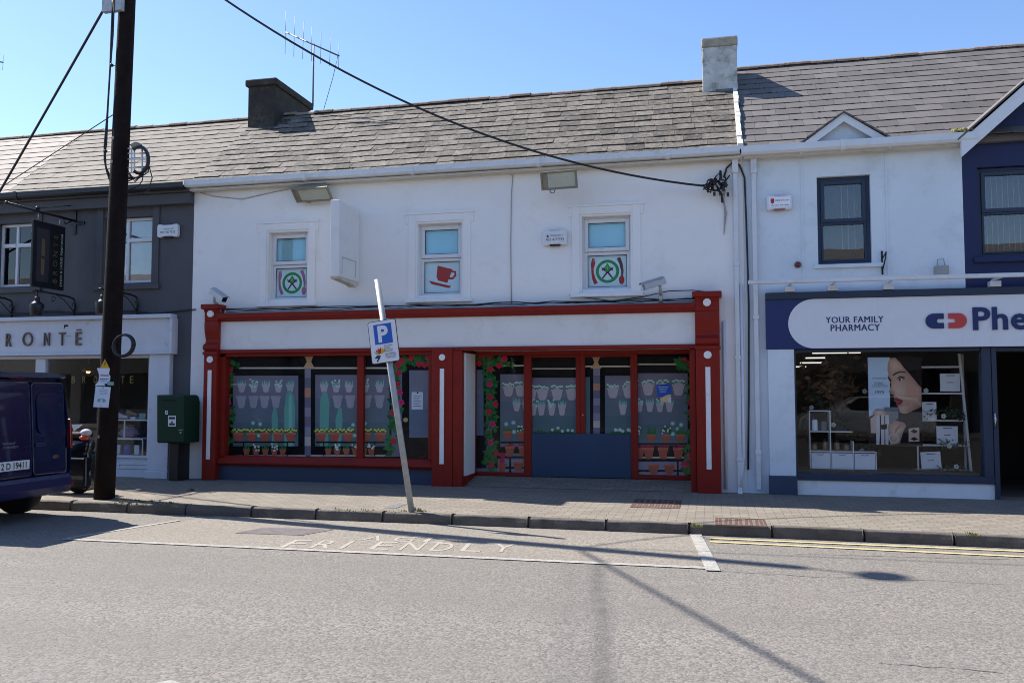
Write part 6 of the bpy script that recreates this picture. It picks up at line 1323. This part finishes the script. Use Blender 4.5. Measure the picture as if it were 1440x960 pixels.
# black duct loop lower down
b = MB(); zc = P(175, 486, pb.y+.05).z; q = pole_pt(zc); cx = P(175, 486, q.y-.15).x
for k in range(3): b.tube([(cx+.0+(.165-.004*k)*math.cos(a), q.y-.15-.02*k+.02*math.sin(a), zc+(.155-.003*k)*math.sin(a)) for a in [i*.3 for i in range(22)]], .016, 7)
b.build('cable_loop', M['black_cable'], t)
for u, v in ((161, 195), (161, 229), (170, 349)):
    p = P(u, v, pb.y); 
b = MB()
for v in (195, 229, 560, 612):
    z = P(160, v, pb.y+.3).z; p = near(z, -.03); b.box(p.x-.012, p.x+.012, p.y-.012, p.y+.02, p.z-.02, p.z+.02)
b.build('staple', M['galv'], t)
# notices on the pole
def facing(z, u, v, w, h, mats_, name, lab, cat, draw, tilt=0.0, gap=.035, yaw=.25):
    yq = pole_pt(z).y-R_-gap; p = P(u, v, yq); o = thing(name, lab, cat, p)
    Mx = Matrix.Translation(p) @ Matrix.Rotation(-.085, 4, 'X') @ Matrix.Rotation(yaw, 4, 'Z') @ Matrix.Rotation(tilt, 4, 'Y')
    b = MB(); b.push(Mx); draw(b); b.pop(); b.build('panel', mats_, o); return o
def dr_warn(b):
    b.prism([(-.0, .3), (-.055, .17), (.075, .17)], -.004, .004, 0); b.prism([(-.1, .17), (.08, .17), (.07, .05), (.1, 0.03), (-.05, .03), (-.07, .1)], -.0035, .003, 1)
    b.prism([(.012, .27), (-.006, .235), (.006, .235), (-.004, .2), (.022, .24), (.01, .24)], -.006, -.0045, 2)
    b.prism(circ(.02, .03, .085, 8, None, .4, .4+2*math.pi), -.008, -.0042, 3); b.prism([(-.11, -.08), (-.04, .02), (.04, -.075)], -.0035, .003, 1); b.box(-.04, .08, -.0095, -.0085, .06, .075, 4); b.box(-.04, .08, -.0095, -.0085, .01, .02, 2); b.box(-.03, .06, -.0095, -.0085, -.02, -.012, 2)
facing(1.85, 145, 534.5, .2, .3, [M['yellow_sign'], M['sign_face'], M['ink'], M['paper'], M['icon_red']], 'warning_sign', 'yellow electricity warning triangle over pale plates on the pole', 'sign', dr_warn)
def dr_note(b):
    b.box(-.105, .105, -.003, .003, -.145, .145, 0)
    for i in range(4): b.box(-.06+.01*i, .07, -.0045, -.0035, .1-.022*i, .107-.022*i, 1)
    b.box(-.01, .01, -.0045, -.0035, .125, .135, 2); b.box(-.007, .007, -.0045, -.0035, -.135, -.125, 2); b.prism(circ(-.035, -.05, .025, 12), -.0045, -.0035, 1); b.prism(circ(.035, -.05, .025, 12), -.0045, -.0035, 1); b.box(-.03, .03, -.0055, -.0046, -.03, -.02, 1)
facing(1.45, 143.5, 558, .2, .3, [M['paper'], M['ink_teal'], M['ink']], 'notice', 'pale paper notice with faint teal print pinned to the pole', 'notice', dr_note, .03)
facing(1.6, 155.5, 539, .08, .05, [M['ink_teal']], 'number_plate', 'small teal number plate on the pole right of the warning sign', 'plate', lambda b: b.box(-.04, .04, -.003, .003, -.025, .025, 0), gap=.0, yaw=.5)
# ------------------------------------------------------------------ leaning parking sign
sb = G(579, 720, 0); st_ = P(530.5, 393, sb.y); b = MB()
t = thing('parking_sign', 'leaning grey metal post with a white and blue parking sign', 'sign', (sb.x, sb.y, 0))
ax = Vector((st_.x-sb.x, 0, st_.z)); ax.normalize(); Lp = st_.z/ax.z
b.tube([Vector((sb.x, sb.y, 0))-ax*.05, Vector((sb.x, sb.y, 0))+ax*Lp], .038, 16); b.build('post', M['galv'], t)
cs = P(540, 480, sb.y-.05); w, h = .385, .54
ang = -math.atan2(ax.x, ax.z)
Mx = Matrix.Translation((cs.x, sb.y-.052, cs.z)) @ Matrix.Rotation(math.radians(-2), 4, 'Z') @ Matrix.Rotation(-ang+math.radians(2.0), 4, 'Y')
def rrect(x0, x1, z0, z1, r, n=5):
    o = []
    for cx, cz, a in ((x1-r, z1-r, 0), (x0+r, z1-r, math.pi/2), (x0+r, z0+r, math.pi), (x1-r, z0+r, 1.5*math.pi)): o += [(cx+r*math.cos(a+math.pi/2*k/n), cz+r*math.sin(a+math.pi/2*k/n)) for k in range(n+1)]
    return o
b = MB(); b.push(Mx); b.prism(rrect(-w/2, w/2, -h/2, h/2, .03), -.008, 0, 0); b.prism(rrect(-w/2+.008, w/2-.008, -h/2+.008, h/2-.008, .025), -.0095, -.0085, 1); b.pop(); pl = b.build('sign_plate', [M['sign_black'], M['sign_face']], t)
b = MB(); b.push(Mx); bx0, bx1, bz0, bz1 = -.118, .125, -.03, .222; b.box(bx0, bx1, -.0115, -.010, bz0, bz1, 0); b.text('P', ((bx0+bx1)/2, -.0125, bz0+.032), (1, 0, 0), (0, 0, 1), .19, 1, .14, .001, 'CENTER', 1, .04)
fan = ((-.1, -.13, 5), (-.075, -.1, 3), (-.05, -.075, 2), (-.02, -.07, 4), (.005, -.09, 4))
for dx, a, k in ((-.0, 2.6, 5), (0, 2.25, 3), (0, 1.9, 2), (0, 1.55, 2), (0, 1.2, 4), (0, .85, 4)):
    ox, oz = -.055, -.17; L1 = .105; c, s_ = math.cos(a), math.sin(a); b.prism([(ox+c*.02, oz+s_*.02), (ox+c*L1*.6-s_*.018, oz+s_*L1*.6+c*.018), (ox+c*L1, oz+s_*L1), (ox+c*L1*.6+s_*.018, oz+s_*L1*.6-c*.018)], -.0115-.0002*k, -.010, k)
b.prism([(-.15, -.2), (-.11, -.165), (-.06, -.17), (-.07, -.2), (-.11, -.25), (-.125, -.24), (-.1, -.205)], -.0115, -.010, 6)
for i, s_ in enumerate(('Páirceáil', 'Íoctha', 'Le Diosca', 'Páirceála', 'DISC PARKING', 'MON-SAT 9.00', '- 18.00 HRS')): b.text(s_, (.0, -.0125, -.062-.024*i-(.01 if i > 3 else 0)), (1, 0, 0), (0, 0, 1), .0145, 7, min(.16, .0125*len(s_)), .001)
b.pop(); b.build('lettering', [M['sign_blue'], M['sign_face'], M['icon_red'], M['coral'], M['yellow_sign'], M['icon_lime'], M['navy_sign'], M['ink']], pl)
b = MB(); b.push(Mx)
for z in (.17, -.17): b.box(-.05, .05, .0, .02, z-.012, z+.012)
b.pop(); b.build('clip', M['galv'], t)
# ------------------------------------------------------------------ green post box on its post
xb0, xb1 = P(221, 590, -.5).x, P(262, 590, -.5).x
yf = -.55; x0 = P(221, 590, yf).x; x1 = P(259, 590, yf).x; z0, z1 = P(240, 623, yf).z, P(240, 555, yf).z; yb1 = -.05
t = thing('post_box', 'dark green post box on a thick post before the grey wall', 'post box', ((x0+x1)/2, -.3, 0))
b = MB(); prof = [(yf+.02, z0), (yf, z0+.03), (yf-.03, z1-.02), (yf-.02, z1), (-.2, z1+.0), (-.14, z1-.03), (-.1, z1-.12), (-.1, z0)]
b.prismx(prof, x0, x1); o = b.build('box_body', M['post_green'], t, bev=.018, seg=3)
b = MB(); b.box(x0+.1, x1-.13, yf-.032, yf+.02, z1-.105, z1-.075); b.build('slot', M['dark_gap'], o)
b = MB(); fz = lambda z: yf-.03*(z-z0)/(z1-z0)
def fl(bb, xa, xb, za, zc, mi=0, d=.004): bb.add([(xa, fz(za)-d, za), (xb, fz(za)-d, za), (xb, fz(zc)-d, zc), (xa, fz(zc)-d, zc)], [(0, 1, 2, 3)], mi)
W_ = x1-x0; fl(b, x0+W_*.43, x0+W_*.72, z0+.28, z0+.46, 0); fl(b, x0+W_*.32, x0+W_*.42, z0+.48, z0+.545, 0)
fl(b, x0+W_*.46, x0+W_*.69, z0+.4, z0+.44, 1, .006); fl(b, x0+W_*.47, x0+W_*.68, z0+.30, z0+.335, 1, .006); fl(b, x0+W_*.55, x0+W_*.6, z0+.335, z0+.37, 1, .006); fl(b, x0+W_*.36, x0+W_*.40, z0+.5, z0+.53, 1, .006)
b.build('label_plate', [M['sign_face'], M['ink']], o)
b = MB(); fl(b, x0+W_*.82, x0+W_*.97, z0+.22, z0+.232); fl(b, x0+W_*.86, x0+W_*.92, z0+.17, z0+.19); b.build('lock', M['galv'], o)
b = MB(); b.box((x0+x1)/2-.09, (x0+x1)/2+.09, yf+.1, -.12, -.02, z0-.001); b.box((x0+x1)/2-.07, (x0+x1)/2+.07, -.12+.001, -.02, z0, z0+.1); b.build('post', M['sign_black'], t, bev=.01)
WA0 = pole_pt(8.5)+Vector((.1, -.05, 0)); WSAG = .75
# ------------------------------------------------------------------ dark blue van
VX = P(101, 640, -3.42).x; VYC = -3.42-.915
van = thing('van', 'dark blue panel van seen from behind, parked at the kerb before the shoe shop', 'van', (VX-2.2, VYC, ROAD))
ZB = ROAD
def sect(lx, zb, zt, w, tilt=0):
    hp = [(0, zb), (w*.9, zb), (w*.985, zb+.08), (w, zb+.3), (w, .98), (w*.975, 1.12), (w*.915, zt-.2), (w*.875, zt-.07), (w*.8, zt-.015), (w*.55, zt+.01), (0, zt+.02)]
    hp = [(a, min(z, zt) if i not in (8, 9, 10) else z) for i, (a, z) in enumerate(hp)]
    pts = hp+[(-a, z) for a, z in hp[-2:0:-1]]
    return [(VX-lx-tilt*max(0, z-.9), VYC+a, ZB+z) for a, z in pts]
secs = [sect(.05, .33, 1.80, .885, .10), sect(.0, .3, 1.815, .905, .10), sect(.06, .3, 1.83, .915, .06), sect(.6, .3, 1.845, .918), sect(2.4, .3, 1.84, .918), sect(2.75, .3, 1.80, .915), sect(3.3, .3, 1.42, .9), sect(3.55, .3, 1.2, .89), sect(4.1, .3, 1.02, .86), sect(4.38, .32, .85, .75), sect(4.42, .36, .7, .6)]
b = MB(); n = len(secs[0]); vs = [p for s in secs for p in s]
fs = [(i*n+k, (i+1)*n+k, (i+1)*n+(k+1) % n, i*n+(k+1) % n) for i in range(len(secs)-1) for k in range(n)]+[tuple(range(n)), tuple(range(len(vs)-1, len(vs)-n-1, -1))]
b.add(vs, fs, 0, .5, True); body = b.build('body', M['van_blue'], van)
e = body.modifiers.new('es', 'EDGE_SPLIT'); e.split_angle = math.radians(38)
def rear(s, z, d=0): return Vector((VX+d-.10*max(0, z-.9), VYC+s, ZB+z))
def rq(mb, s0, s1, za, zc, d=.004, mi=0, th=.004):
    vs = []
    for dd in (d, d-th): vs += [rear(s0, za, dd), rear(s1, za, dd), rear(s1, zc, dd), rear(s0, zc, dd)]
    return mb.add(vs, [(0, 1, 2, 3), (7, 6, 5, 4), (0, 4, 5, 1), (1, 5, 6, 2), (2, 6, 7, 3), (3, 7, 4, 0)], mi)
def rpoly(mb, pts, d=.004, mi=0, th=.004):
    m_ = len(pts); a = sum(pts[i][0]*pts[(i+1) % m_][1]-pts[(i+1) % m_][0]*pts[i][1] for i in range(m_))
    if a < 0: pts = pts[::-1]
    vs = [rear(s, z, d) for s, z in pts]+[rear(s, z, d-th) for s, z in pts]
    return mb.add(vs, [tuple(range(m_)), tuple(range(2*m_-1, m_-1, -1))]+[(i, m_+i, m_+(i+1) % m_, (i+1) % m_) for i in range(m_)], mi)
def on_rear(u, v):
    d_ = ray(u, v); t_ = (VX-.03-CAM.x)/d_.x; p = CAM+d_*t_; return p.y-VYC, p.z-ZB
sp = on_rear(44, 600)[0]
rz0, rz1 = .56, 1.74
def door(s0, s1, name):
    b = MB(); rpoly(b, rrect(s0, s1, rz0, rz1, .06), .018, 0, .03); o = b.build(name, M['van_blue'], van, bev=.012, seg=3)
    b = MB(); rpoly(b, rrect(s0+.07, s1-.07, 1.08, 1.6, .1), .0225, 0, .003); b.build('pressed_panel', M['van_blue'], o)
    return o
dr = door(sp+.008, .80, 'rear_door'); dl = door(-.80, sp-.008, 'rear_door')
b = MB(); rq(b, sp+.03, sp+.2, .93, .97, .03, 0, .012); b.build('handle', M['van_trim'], dr, bev=.005)
b = MB()
for z, w in ((1.2, .03), (.93, .02)): rq(b, sp-.2, sp-.02, z, z+.012, .024, 0, .006)
b.build('crease', M['van_trim'], dl)
b = MB(); rpoly(b, [(s, z) for s, z in circ(.6, .78, .055, 20, .028)], .024, 0, .006); b.build('badge', M['chrome'], dr)
b = MB(); e1_, e0_ = on_rear(36, 652), on_rear(-20, 655); s1 = e1_[0]; s0 = s1-.5; zc = e1_[1]; rq(b, s0, s1, zc-.06, zc+.055, .03, 0, .01); np_ = b.build('number_plate', M['plate'], dl, bev=.004)
b = MB(); b.text('12 D 19411', rear((s0+s1)/2-.01, zc-.04, .032), (0, 1, 0), (0, 0, 1), .075, 0, .42, .001, 'CENTER', 1, .02); b.build('lettering', M['ink'], np_)
b = MB(); e2 = on_rear(22, 624); b.text('TRANSIT', rear(e2[0]-.05, e2[1]-.0, .022), (0, 1, 0), (0, 0, 1), .026, 0, .2, .001, 'RIGHT', 1); b.text('CONNECT', rear(e2[0], e2[1]-.045, .022), (0, 1, 0), (0, 0, 1), .026, 0, .24, .001, 'RIGHT', 1); b.build('model_lettering', M['ink_grey'], dl)
for sg in (1, -1):
    b = MB(); rpoly(b, [(sg*.87, .88), (sg*.91, .87), (sg*.914, 1.1), (sg*.895, 1.26), (sg*.88, 1.25), (sg*.872, 1.05)], .02, 0, .05); b.build('tail_light', M['red_lens'], van, bev=.006)
    b = MB(); rpoly(b, rrect(sg*.84-.05, sg*.84+.05, .38, .44, .02), .065, 0, .02); b.build('reflector', M['red_lens'], van)
b = MB(); 
pr = [(-.06, .3), (.05, .31), (.075, .4), (.07, .5), (.03, .55), (-.06, .55)]
vs = [(VX+dx, VYC+s, ZB+z) for s in (-.9, -.84, .84, .9) for dx, z in [(q[0]-(.07 if abs(s) > .85 else 0), q[1]) for q in pr]]
k = len(pr); b.add(vs, [(i*k+j, i*k+(j+1) % k, (i+1)*k+(j+1) % k, (i+1)*k+j) for i in range(3) for j in range(k)]+[tuple(range(k))[::-1], tuple(3*k+j for j in range(k))]); b.build('bumper', M['van_trim'], van, bev=.012)
b = MB(); rpoly(b, [(-.78, 1.79), (.78, 1.79), (.8, 1.83), (.5, 1.86), (-.5, 1.86), (-.8, 1.83)], .07, 0, .2); rq(b, -.12, .12, 1.775, 1.79, .05, 1, .02); b.build('roof_spoiler', [M['van_blue'], M['red_lens']], van, bev=.012)
b = MB(); b.box(VX-4.2, VX-1.3, VYC-.6, VYC+.5, ZB+.25, ZB+.36); b.build('underbody', M['tyre'], van)
for lx in (.72, 3.5):
    for sg in (1, -1):
        c = Vector((VX-lx, VYC+sg*.80, ZB+.325)); b = MB(); mt = Matrix.Translation(c) @ Matrix.Rotation(math.radians(90), 4, 'X')
        b.lathe([(.19, -.1), (.29, -.105), (.32, -.08), (.325, 0), (.32, .08), (.29, .105), (.19, .1)], (0, 0, 0), 28); b.v = [mt @ p for p in b.v]; w_ = b.build('wheel', M['tyre'], van)
        b = MB(); b.lathe([(.03, -.085), (.1, -.06), (.185, -.08), (.19, 0), (.185, .08), (.1, .07), (.03, .09)], (0, 0, 0), 20); b.v = [mt @ p for p in b.v]; b.build('rim', M['rim'], w_)
for sg in (1, -1):
    b = MB(); b.prism([(VX-3.35, ZB+1.0), (VX-2.2, ZB+1.0), (VX-2.2, ZB+1.5), (VX-2.75, ZB+1.5)], VYC+sg*.925-.004, VYC+sg*.925+.004); b.build('side_window', M['van_glass'], van)
    b = MB(); b.blob((VX-3.0, VYC+sg*1.03, ZB+1.1), .06, .1, .09, 0, 10, 6); b.build('mirror', M['tyre'], van)
    b = MB(); b.blob((VX-4.2, VYC+sg*.66, ZB+.78), .14, .14, .1, 0, 12, 6); b.build('headlight', M['clear_lens'], van)
# ------------------------------------------------------------------ black scooter on the pavement behind the pole
yS = -2.35; xr = P(131, 620, yS).x
sc = thing('motor_scooter', 'black motor scooter between the blue van and the wooden pole', 'scooter', (xr-.9, yS, 0))
def zS(v): return P(118, v, yS).z
b = MB(); secs = []
for dx, zb, zt, w in ((.0, .66, .78, .05), (-.06, .5, .84, .11), (-.25, .3, .86, .15), (-.55, .22, .8, .16), (-.85, .2, .45, .15), (-1.25, .2, .42, .15), (-1.38, .22, .75, .17), (-1.48, .3, 1.0, .15), (-1.55, .45, 1.0, .08)):
    secs.append([(xr+dx, yS+w*math.cos(a)*1.0, (zb+zt)/2+(zt-zb)/2*math.sin(a)) for a in [6.283*k/14 for k in range(14)]])
n = 14; vs = [p for s in secs for p in s]; b.add(vs, [(i*n+k, i*n+(k+1) % n, (i+1)*n+(k+1) % n, (i+1)*n+k) for i in range(len(secs)-1) for k in range(n)]+[tuple(range(n))[::-1], tuple((len(secs)-1)*n+k for k in range(n))], 0, .5, True); b.build('body', M['scooter_black'], sc)
b = MB(); b.box(xr-.75, xr-.1, yS-.14, yS+.14, .82, .9); b.build('seat', M['tyre'], sc, bev=.03)
for dx in (-.22, -1.55):
    b = MB(); mt = Matrix.Translation((xr+dx, yS, .235)) @ Matrix.Rotation(math.radians(90), 4, 'X'); b.lathe([(.14, -.05), (.21, -.05), (.232, 0), (.21, .05), (.14, .05)], (0, 0, 0), 24); b.v = [mt @ p for p in b.v]; w_ = b.build('wheel', M['tyre'], sc); b = MB(); b.lathe([(.03, -.04), (.14, -.035), (.14, .035), (.03, .04)], (0, 0, 0), 16); b.v = [mt @ p for p in b.v]; b.build('rim', M['rim'], w_)
b = MB(); b.box(xr-.5, xr+.02, yS-.17, yS-.02, .1, .55); b.prism([(xr-.5, .1), (xr-.02, .05), (xr+.03, .3), (xr-.02, .62), (xr-.5, .5)], yS-.1, yS+.16); b.build('mudguard', M['scooter_black'], sc, bev=.03)
tl = P(121, 608, yS-.12); b = MB(); b.blob((tl.x, yS-.12, tl.z), .085, .07, .055, 0, 12, 8); o = b.build('tail_light', M['clear_lens'], sc); tl = P(119, 615, yS-.13); b = MB(); b.blob((tl.x, yS-.125, tl.z), .075, .08, .04, 0, 12, 8); b.build('indicator', M['orange_lens'], o)
b = MB(); q = [P(u, v, yS-.18) for u, v in ((101, 597), (116, 596.5), (104, 606))]; b.prism([(p.x, p.z) for p in q], yS-.185, yS-.175); b.build('side_panel', M['paper_white'], sc)
b = MB(); b.tube([(xr-1.45, yS-.33, 1.02), (xr-1.45, yS, 1.05), (xr-1.45, yS+.33, 1.02)], .018, 8); b.build('handlebar', M['tyre'], sc)
# ------------------------------------------------------------------ overhead wires
def wire(a, c, sag, r, lab, n=32):
    a, c = Vector(a), Vector(c); b = MB(); b.tube([a.lerp(c, i/n)-Vector((0, 0, sag*4*(i/n)*(1-i/n))) for i in range(n+1)], r, 7); return b.build('overhead_wire', M['black_cable'], label=lab, cat='wire', group='overhead wires from the wooden pole')
wire(WA0, P(990, 261.5, -.22), WSAG, .017, 'thick overhead wire sweeping down from the pole to the white wall bracket')
q = pole_pt(7.33); wire((q.x-.22, q.y-.16, q.z), P(-60, 372, -.1), .02, .02, 'overhead wire running down left from the top of the pole')
q = pole_pt(P(160, 158, pb.y+.4).z); wire((q.x-.1, q.y, q.z), P(-50, 297, -.1), .0, .008, 'thin wire running down left from the middle of the pole')
q = pole_pt(8.6); wire(q, (1.7, -17.8, 5.9), .15, .026, 'overhead wire crossing the road from the pole top')
q = pole_pt(8.3); wire(q, (30, -2.4, 7.6), .5, .012, 'thin overhead wire running along the street to the right')
# ------------------------------------------------------------------ across the street (seen only mirrored in the glass)
B9 = thing('terrace_row', 'cream rendered terrace mirrored in the shop windows across the street', 'building', (0, -21, 0))
b = MB(); hol = []
for i in range(-9, 10): x = i*4.2; hol += [(x-.5, x+.5, 3.2, 4.6), (x-1.4, x+.2, .7, 2.3), (x+.7, x+1.6, .0, 2.2)]
wall_skin(b, -42, 42, -.1, 5.2, -21.3, -21., hol); b.build('wall', mat('terrace_wall', (.13, .12, .105), .9), B9)
b = MB(); b.box(-42, 42, -21.6, -21.32, -.1, 5.2); b.build('dark_room', M['room_dark'], B9)
b = MB(); b.prismx([(-20.75, 5.15), (-24, 7.4), (-27.2, 5.15)], -42, 42); b.build('roof', M['slate_grey'], B9)
car = thing('parked_car', 'white hatchback mirrored in the pharmacy window glass', 'car', (4.7, -16.2, ROAD))
cx0 = 2.7; Z = ROAD; b = MB()
pf = [(0, .35), (.02, .75), (.25, .9), (1.0, .98), (1.75, 1.42), (2.6, 1.48), (3.5, 1.4), (3.95, 1.0), (4.05, .6), (4.0, .32)]
vs = []; 
for yy, sx in ((-.86, 0), (-.8, 1), (.8, 1), (.86, 0)):
    for x, z in pf: vs.append((cx0+x, -16.2+yy*(1 if z < 1 else .86), Z+(z if sx else min(z, 1.02 if .3 < z else z))))
n = len(pf); b.add(vs, [(i*n+k, i*n+(k+1) % n, (i+1)*n+(k+1) % n, (i+1)*n+k) for i in range(3) for k in range(n)]+[tuple(range(n))[::-1], tuple(3*n+k for k in range(n))]); b.build('body', M['car_white'], car, bev=.03)
b = MB(); b.prism([(cx0+1.15, Z+1.02), (cx0+1.8, Z+1.38), (cx0+2.6, Z+1.42), (cx0+3.4, Z+1.34), (cx0+3.75, Z+1.02)], -16.2+.72, -16.2+.76); b.build('side_window', M['van_glass'], car)
for lx in (.75, 3.3):
    for s in (-.75, .75):
        b = MB(); mt = Matrix.Translation((cx0+lx, -16.2+s, Z+.31)) @ Matrix.Rotation(math.radians(90), 4, 'X'); b.lathe([(.18, -.09), (.3, -.09), (.31, 0), (.3, .09), (.18, .09)], (0, 0, 0), 24); b.v = [mt @ p for p in b.v]; b.build('wheel', M['tyre'], car)
# ------------------------------------------------------------------ light, sky and camera
SD = Vector((-.83, .255, 1)).normalized()
L = bpy.data.lights.new('sun', 'SUN'); L.energy = SUN_E; L.angle = math.radians(.53); L.color = (1, .945, .87)
lo = bpy.data.objects.new('sun', L); COL.objects.link(lo); lo.rotation_euler = SD.to_track_quat('Z', 'Y').to_euler()
wd = bpy.data.worlds.new('World'); SC.world = wd; wd.use_nodes = True; nt = wd.node_tree; bg = nt.nodes['Background']
sky = nt.nodes.new('ShaderNodeTexSky'); sky.sky_type = 'NISHITA'; sky.sun_disc = False; sky.sun_elevation = math.asin(SD.z); sky.sun_rotation = math.atan2(SD.x, SD.y)
sky.air_density = 1.0; sky.dust_density = .3; sky.ozone_density = 2.5; sky.altitude = 50
hs = nt.nodes.new('ShaderNodeHueSaturation'); hs.inputs['Saturation'].default_value = 1.1; hs.inputs['Hue'].default_value = .506; nt.links.new(sky.outputs[0], hs.inputs['Color']); nt.links.new(hs.outputs[0], bg.inputs[0]); bg.inputs[1].default_value = SKY_E
cam = bpy.data.cameras.new('camera'); cam.sensor_width = 36; cam.lens = F_PX/1440*36; cam.clip_start = .05; cam.clip_end = 3000
co = bpy.data.objects.new('camera', cam); COL.objects.link(co); co.location = CAM; co.rotation_euler = (math.pi/2+PITCH, 0, YAW); SC.camera = co
SC.view_settings.view_transform = 'Standard'; SC.view_settings.look = 'None'; SC.view_settings.exposure = EXPO; SC.view_settings.gamma = 1
SC.render.engine = 'CYCLES'; SC.cycles.max_bounces = 8; SC.cycles.transparent_max_bounces = 12; SC.cycles.use_denoising = True; SC.cycles.filter_width = 1.0
